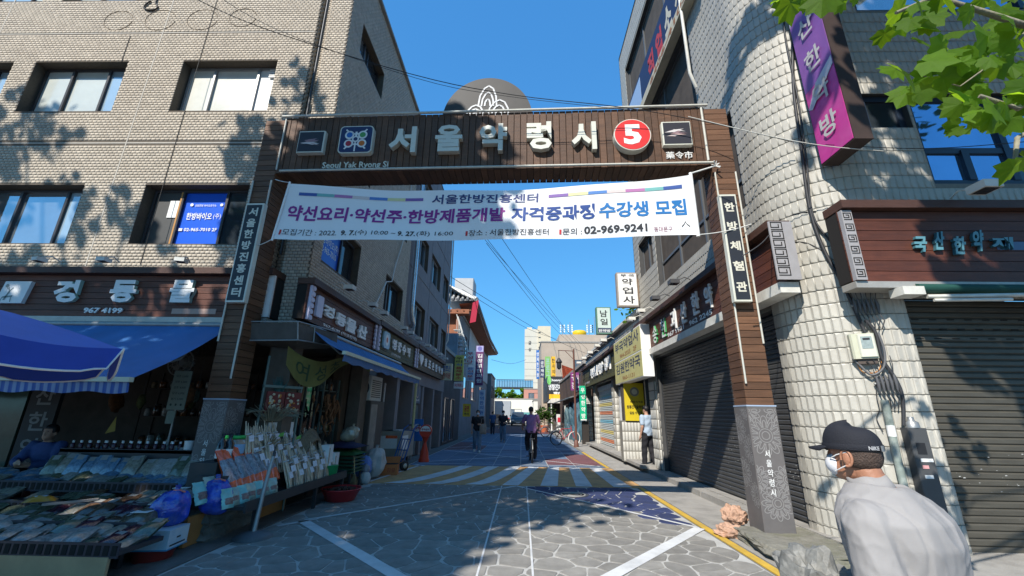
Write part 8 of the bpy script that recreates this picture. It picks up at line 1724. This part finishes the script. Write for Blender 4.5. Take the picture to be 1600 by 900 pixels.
# seated vendor
person('person in blue top seated in the shade behind the trays', (-7.25, 6.62, .0), .25, dict(pelvis=(0, .15, .52), chest=(0, .05, .82), neck=(0, .0, 1.02), head=(0, -.03, 1.14), shl=(.17, .02, .95), shr=(-.17, .02, .95), ell=(.22, -.12, .72), elr=(-.24, -.12, .74), wrl=(.08, -.3, .70), wrr=(-.06, -.38, .74), hal=(.0, -.36, .71), har=(.03, -.44, .745), hpl=(.1, .1, .5), hpr=(-.1, .1, .5), knl=(.14, -.12, .52), knr=(-.14, -.12, .52), anl=(.14, -.1, .12), anr=(-.14, -.1, .12), tol=(.14, -.2, .06), tor=(-.14, -.2, .06)), dict(shirt=mat('deep_blue_jersey', (.04, .07, .19), .85, .2, 8, .2, 50), trousers=mat('navy_trousers', (.03, .035, .05)), shoe=black), sleeves='long', mask=False, voxel=.012)
lbl(MB().bev(-.22, .22, -.2, .2, .0, .36, .02).build('low_stool', flat('dull_red_plastic', (.22, .025, .02)), None, loc=(-7.25, 6.78, 0)), 'low red plastic stool under the seated vendor', 'stool')
# ------------------------------------------------------------------ bicycles
def bicycle(label, loc, rz, fm, tyre, tyre_f=None, guard=True, basket=False, name='bicycle'):
    t = thing(name, label, 'bicycle', loc, rz); R = .33; L_ = .52      # along y, front at -y
    for y, tm, nm in ((-L_, tyre_f or tyre, 'front'), (L_, tyre, 'rear')):
        M_ = Matrix.Translation((0, y, R)) @ Matrix.Rotation(PI / 2, 4, 'Y'); w = MB().tube([M_ @ Vector((R * math.cos(a), R * math.sin(a), 0)) for a in np.linspace(0, 2 * PI, 33)], .022, 7, caps=False).build('wheel', tm, t)
        q = MB(); q.tube([M_ @ Vector(((R - .03) * math.cos(a), (R - .03) * math.sin(a), 0)) for a in np.linspace(0, 2 * PI, 33)], .01, 5, caps=False); q.build('rim', grey_metal, w); q = MB()
        for k in range(16): a = k * PI / 8; q.tube([M_ @ Vector((0, 0, .02 * (-1) ** k)), M_ @ Vector(((R - .03) * math.cos(a), (R - .03) * math.sin(a), 0))], .002, 3)
        q.build('spokes', grey_metal, w, kind='stuff'); MB().tube([M_ @ Vector((0, 0, -.05)), M_ @ Vector((0, 0, .05))], .025, 8).build('hub', grey_metal, w)
        if guard: MB().tube([(0, y + (R + .03) * math.cos(a), R + (R + .03) * math.sin(a)) for a in np.linspace(.3 if y > 0 else .9, 2.2 if y > 0 else 2.6, 12)], .018, 4).build('mudguard', grey_metal, t)
    B = (0, .08, .30); St = (0, .22, .80); Hd = (0, -.36, .82); Hb = (0, -.39, .70)
    q = MB(); q.tube([B, St], .017).tube([St, Hd], .018).tube([B, Hb], .020).tube([Hb, Hd, (0, -.34, .95)], .02).tube([St, (.04, L_, R)], .011).tube([St, (-.04, L_, R)], .011).tube([B, (.04, L_, R)], .012).tube([B, (-.04, L_, R)], .012); q.build('frame', fm, t)
    MB().tube([Hb, (.05, -L_ + .02, R + .05), (.05, -L_, R)], .013).tube([Hb, (-.05, -L_ + .02, R + .05), (-.05, -L_, R)], .013).build('fork', fm, t)
    MB().tube([(-.28, -.22, .99), (-.2, -.33, 1.0), (0, -.35, .97), (.2, -.33, 1.0), (.28, -.22, .99)], .012).build('handlebar', grey_metal, t)
    for s_ in (-1, 1): MB().tube([(s_ * .29, -.2, .99), (s_ * .27, -.27, .995)], .018, 6).build('grip', black, t); MB().tube([(s_ * .04, .08, .30), (s_ * .08, .08 + s_ * .1, .30 - s_ * .12)], .01).box(s_ * .08 - .0, s_ * .08 + s_ * .09 if s_ > 0 else s_ * .08 + .0, .04 + s_ * .1, .12 + s_ * .1, .17 - (s_ - 1) * .12, .19 - (s_ - 1) * .12).build('pedal', black, t)
    MB().tube([St, (0, .25, .93)], .013).build('seat_post', grey_metal, t); q = MB(); q.ball((0, .29, .95), .085, .13, .035, 12, 8); q.ball((0, .16, .95), .03, .1, .025, 10, 6); q.build('saddle', black, t)
    MB().lathe([(.085, -.006), (.085, .006), (.001, .007)], 18, mtx=Matrix.Translation((.05, .08, .30)) @ Matrix.Rotation(PI / 2, 4, 'Y')).build('chainring', grey_metal, t)
    MB().tube([(0, .30, .72), (0, .62, .74)], .012).tube([(-.07, .34, .74), (-.07, .68, .74), (.07, .68, .74), (.07, .34, .74)], .008).build('carrier', grey_metal, t)
    return t
bicycle('silver bicycle ridden away down the alley by the person in the purple shirt', (.32, 15.0, .012), PI + .05, grey_metal, black)
person('person in purple shirt and black trousers cycling away down the alley', (.32, 15.0, .0), PI + .05, dict(pelvis=(0, .26, 1.02), chest=(0, .16, 1.33), neck=(0, .10, 1.53), head=(0, .06, 1.65), shl=(.19, .12, 1.45), shr=(-.19, .12, 1.45), ell=(.29, .02, 1.20), elr=(-.29, .02, 1.20), wrl=(.28, -.17, 1.04), wrr=(-.28, -.17, 1.04), hal=(.27, -.23, 1.01), har=(-.27, -.23, 1.01), hpl=(.10, .24, .98), hpr=(-.10, .24, .98), knl=(.13, -.05, .68), knr=(-.13, .02, .58), anl=(.12, .12, .42), anr=(-.12, .1, .16), tol=(.13, -.02, .38), tor=(-.13, -.04, .11)), dict(shirt=mat('mauve_cotton', (.28, .14, .30), .85, .1, 8, .2, 60), trousers=mat('black_trousers', (.014, .014, .018)), shoe=black), mask=False, face=False)
bicycle('red bicycle with white front tyre parked across the right side of the alley', (2.30, 23.2, .012), PI / 2 + .35, flat('red_frame', (.42, .04, .05), .35), black, white); bicycle('dark bicycle parked behind the red one near the white canopy', (2.2, 31.5, .012), PI / 2 + .15, black, black)
# ------------------------------------------------------------------ old man in the foreground
MX = thing('person', 'elderly person in black cap, pale grey jacket and white mask at the lower right', 'person', (1.625, 1.83, 0), -2.6)
HC = Vector((0, -.20, 1.42))
def torso_rings(e):
    return [(0, -.09, .70, .15 + e, .12 + e), (0, -.09, .80, .165 + e, .13 + e), (0, -.085, .90, .16 + e, .125 + e), (0, -.085, 1.0, .165 + e, .13 + e), (0, -.085, 1.10, .18 + e, .14 + e), (0, -.095, 1.18, .185 + e, .13 + e), (0, -.11, 1.24, .14 + e, .10 + e), (0, -.13, 1.30, .065 + e * .7, .07 + e * .7)]
Jm = dict(shl=(.185, -.11, 1.16), ell=(.25, -.08, .90), wrl=(.21, -.30, .82), hal=(.18, -.38, .80), shr=(-.185, -.11, 1.16), elr=(-.25, -.08, .90), wrr=(-.20, -.30, .82), har=(-.16, -.38, .81), hpl=(.10, -.08, .80), hpr=(-.10, -.08, .80), knl=(.11, -.16, .45), knr=(-.11, -.04, .45), anl=(.11, -.12, .09), anr=(-.11, .08, .09), tol=(.12, -.28, .045), tor=(-.12, -.08, .045))
Jm = {k: Vector(v) for k, v in Jm.items()}
q = MB(); loft(q, torso_rings(0)); limb(q, [Vector((0, -.12, 1.24)), HC + Vector((0, .045, -.06))], [.062, .056], 14); headgeo(q, HC, 1.02)
for s_ in 'lr':
    limb(q, [Jm['sh' + s_], Jm['el' + s_], Jm['wr' + s_]], [.055, .042, .028]); limb(q, [Jm['wr' + s_], Jm['wr' + s_].lerp(Jm['ha' + s_], .6)], [.028, .036]); d = (Jm['ha' + s_] - Jm['wr' + s_]).normalized()
    for k, l in enumerate((.07, .08, .075, .06)): b = Jm['wr' + s_].lerp(Jm['ha' + s_], .8) + Vector((0, 0, (k - 1.5) * .02)); limb(q, [b, b + d * l * .5, b + d * l * .6 + Vector((-.03 if s_ == 'l' else .03, 0, -.01))], [.010, .009, .008], 6)
    limb(q, [Jm['wr' + s_] + Vector((0, -.02, .03)), Jm['wr' + s_] + Vector((0, -.06, .055))], [.012, .010], 6)
    limb(q, [Jm['hp' + s_], Jm['kn' + s_], Jm['an' + s_], Jm['to' + s_]], [.09, .06, .04, .035])
tan_skin = mat('tanned_skin', (.36, .17, .10), .45, .10, 14, .15, 90, dirt=.2, dcol=(.26, .10, .06), dscale=8)
link('body', remeshed(q, 'body', .007, tan_skin, 3), MX)
q = MB(); loft(q, torso_rings(.048), 26)
for s_ in 'lr': limb(q, [Jm['sh' + s_], Jm['el' + s_], Jm['wr' + s_].lerp(Jm['el' + s_], .08)], [.092, .078, .052], 16)
def jfold(p):
    a = NZ.noise(Vector((p.x * 5, p.y * 5, p.z * 2.2))) ; b = 1 - abs(NZ.noise(Vector((p.x * 9 + 3, p.y * 9 + p.z * 4, p.z * 4 + p.x * 5)))) * 2.4
    c_ = 1 - abs(NZ.noise(Vector((p.x * 16 - p.z * 6, p.y * 14, p.z * 8 + 7)))) * 2.6
    el = 0
    for s_ in 'lr':
        dd = (p - Jm['el' + s_]).length
        if dd < .16: el += (1 - dd / .16) * math.sin(p.z * 95 + p.y * 60) * .008
    waist = .010 * math.exp(-((p.z - .84) / .02) ** 2) * -1 + .004 * math.sin(math.atan2(p.y - .1, p.x) * 40) * math.exp(-((p.z - .86) / .06) ** 2)
    sleeve = -.006 * math.exp(-((abs(p.x) - .165 - (1.2 - p.z) * .02) / .007) ** 2) if p.z > .98 and p.y > -.2 else 0
    yoke = -.003 * math.exp(-((p.z - .98) / .004) ** 2) if abs(p.x) < .2 else 0
    return .010 * a + .008 * max(0, b) ** 1.6 + .003 * max(0, c_) ** 2 + el + waist + sleeve + yoke
jk = mat('pale_grey_jacket', (.285, .272, .265), .75, .05, 5, .12, 300, dirt=.15, dcol=(.23, .22, .22), dscale=3)
link('jacket', remeshed(q, 'jacket', .0075, jk, 2, jfold), MX)
q = MB(); n = 40
for i in range(n + 1):
    a = -PI * .5 + (2 * PI - .5) * (i / n) + .25
    for f in (0, .5, 1): r = .083 - .008 * f; q.v.append((r * 1.05 * math.cos(a), -.140 - .022 * f + r * math.sin(a), 1.275 + .055 * f + .012 * math.sin(a) + .004 * math.sin(a * 5)))
for i in range(n):
    for k in (0, 1): a = i * 3 + k; q.f.append([a, a + 3, a + 4, a + 1]); q.m.append(0); q.sm.append(True)
col_ = q.build('collar', jk, MX); so_ = col_.modifiers.new('thickness', 'SOLIDIFY'); so_.thickness = .008
q = MB(); loft(q, [(0, -.09, .66, .16, .14), (0, -.09, .86, .175, .14)])
for s_ in 'lr': limb(q, [Jm['hp' + s_], Jm['kn' + s_], Jm['kn' + s_].lerp(Jm['an' + s_], .95)], [.11, .09, .075])
link('trousers', remeshed(q, 'trousers', .014, mat('navy_trousers', (.03, .035, .05)), 3), MX)
for s_ in 'lr': q = MB(); limb(q, [Jm['an' + s_] + Vector((0, .03, -.01)), Jm['to' + s_]], [.05, .045]); link('shoe', remeshed(q, 'shoe', .012, black, 2), MX)
hm = mat('grizzled_brown_hair', (.075, .05, .038), .7, .35, 40, .5, 140); q = MB(); q.ball(HC + Vector((0, .028, .012)), .083, .092, .098, 24, 18, jit=.012)
for i, v in enumerate(q.v):
    p = Vector(v) - HC
    if p.y < -.005 or (p.z < -.052): q.v[i] = tuple(HC + Vector((p.x * .8, max(p.y, -.0) * .8 - .0, max(p.z, -.045) if p.y < .04 else max(p.z, -.07))))
q.build('hair', hm, MX)
capm = mat('black_cap_cloth', (.013, .014, .02), .8, .15, 6, .3, 200); q = MB(); n, k = 36, 14
for i in range(k + 1):
    f = i / k; a = f * PI / 2
    for j in range(n):
        t_ = 2 * PI * j / n; r = math.cos(a) ** .62; fr = -math.sin(t_)
        x = .094 * r * math.cos(t_); y = .118 * r * math.sin(t_); z = .036 + .102 * math.sin(a) ** .9 + .016 * fr * (1 - r) - .006 + .004 * math.sin(t_ * 6) * (1 - f)
        q.v.append(tuple(HC + Vector((x, y + .008, z + .010 * math.sin(a) * (y < 0)))))
for i in range(k):
    for j in range(n): q.f.append([i * n + j, i * n + (j + 1) % n, (i + 1) * n + (j + 1) % n, (i + 1) * n + j]); q.m.append(0); q.sm.append(True)
cap = q.build('cap', capm, MX); MB().lathe([(.0955, 0), (.0975, .004), (.0975, .022), (.0955, .026)], 36, c=tuple(HC + Vector((0, .008, .024))), sy=1.245).build('cap_band', capm, cap)
q = MB()
for i in range(13):
    t_ = PI * (1.18 + .64 * i / 12)
    for f in (0, .5, 1): q.v.append(tuple(HC + Vector((.093 * math.cos(t_) * (1 - .10 * f), .008 + .117 * math.sin(t_) - .072 * f * (abs(math.sin(t_)) ** .5), .040 - .014 * f - .016 * (math.cos(t_) ** 2) * f))))
for i in range(12):
    for f in (0, 1): a = i * 3 + f; q.f.append([a, a + 1, a + 4, a + 3]); q.m.append(0); q.sm.append(True)
pk_ = q.build('cap_peak', capm, cap); so_ = pk_.modifiers.new('thickness', 'SOLIDIFY'); so_.thickness = .006
# lettering and buckle at the back of the cap
def bandw(x, y, z):
    t_ = .83 + x; r = .0995; return (HC.x + r * math.cos(t_), HC.y + .008 + r * 1.235 * math.sin(t_), HC.z + .026 + z)
text('NIKE', -.0, .42, .003, .019, flat('stitched_grey', (.42, .42, .42), .7), cap, warp=bandw, bold=.03, name='stitching')
MB().box(-.008, .008, .0, .006, 0, .024).build('buckle', grey_metal, cap, loc=tuple(HC + Vector((.02, .130, .024))), rz=0)
MX.scale = (.94, .94, .95); MX.location = (1.57, 1.86, 0)
q = MB(); q.ball(HC + Vector((0, -.062, -.046)), .056, .054, .053, 20, 14); q.build('face_mask', flat('mask_white', (.66, .66, .68)), MX)
for s_ in (-1, 1): MB().tube([HC + Vector((s_ * .055, -.07, -.02)), HC + Vector((s_ * .078, -.03, .0)), HC + Vector((s_ * .083, .015, .015))], .0028, 5).tube([HC + Vector((s_ * .052, -.06, -.075)), HC + Vector((s_ * .075, -.02, -.055)), HC + Vector((s_ * .083, .018, -.035))], .0028, 5).build('ear_loop', white, MX)
for s_ in (-1, 1):
    q = MB(); q.tube([HC + Vector((s_ * .084, .010 + .022 * math.cos(a), -.012 + .034 * math.sin(a))) for a in np.linspace(-1.9, 3.4, 14)], [.006] * 7 + [.005] * 7, 7); q.ball(HC + Vector((s_ * .081, .012, -.014)), .006, .016, .026, 8, 8); q.build('ear', tan_skin, MX)
q = MB()
for s_ in (-1, 1): q.ball(HC + Vector((s_ * .03, -.088, .020)), .012, .006, .006, 8, 6)
q.build('eyes', flat('dark_eye', (.02, .015, .012), .3), MX)
bpy.data.scenes.remove(tmpS)
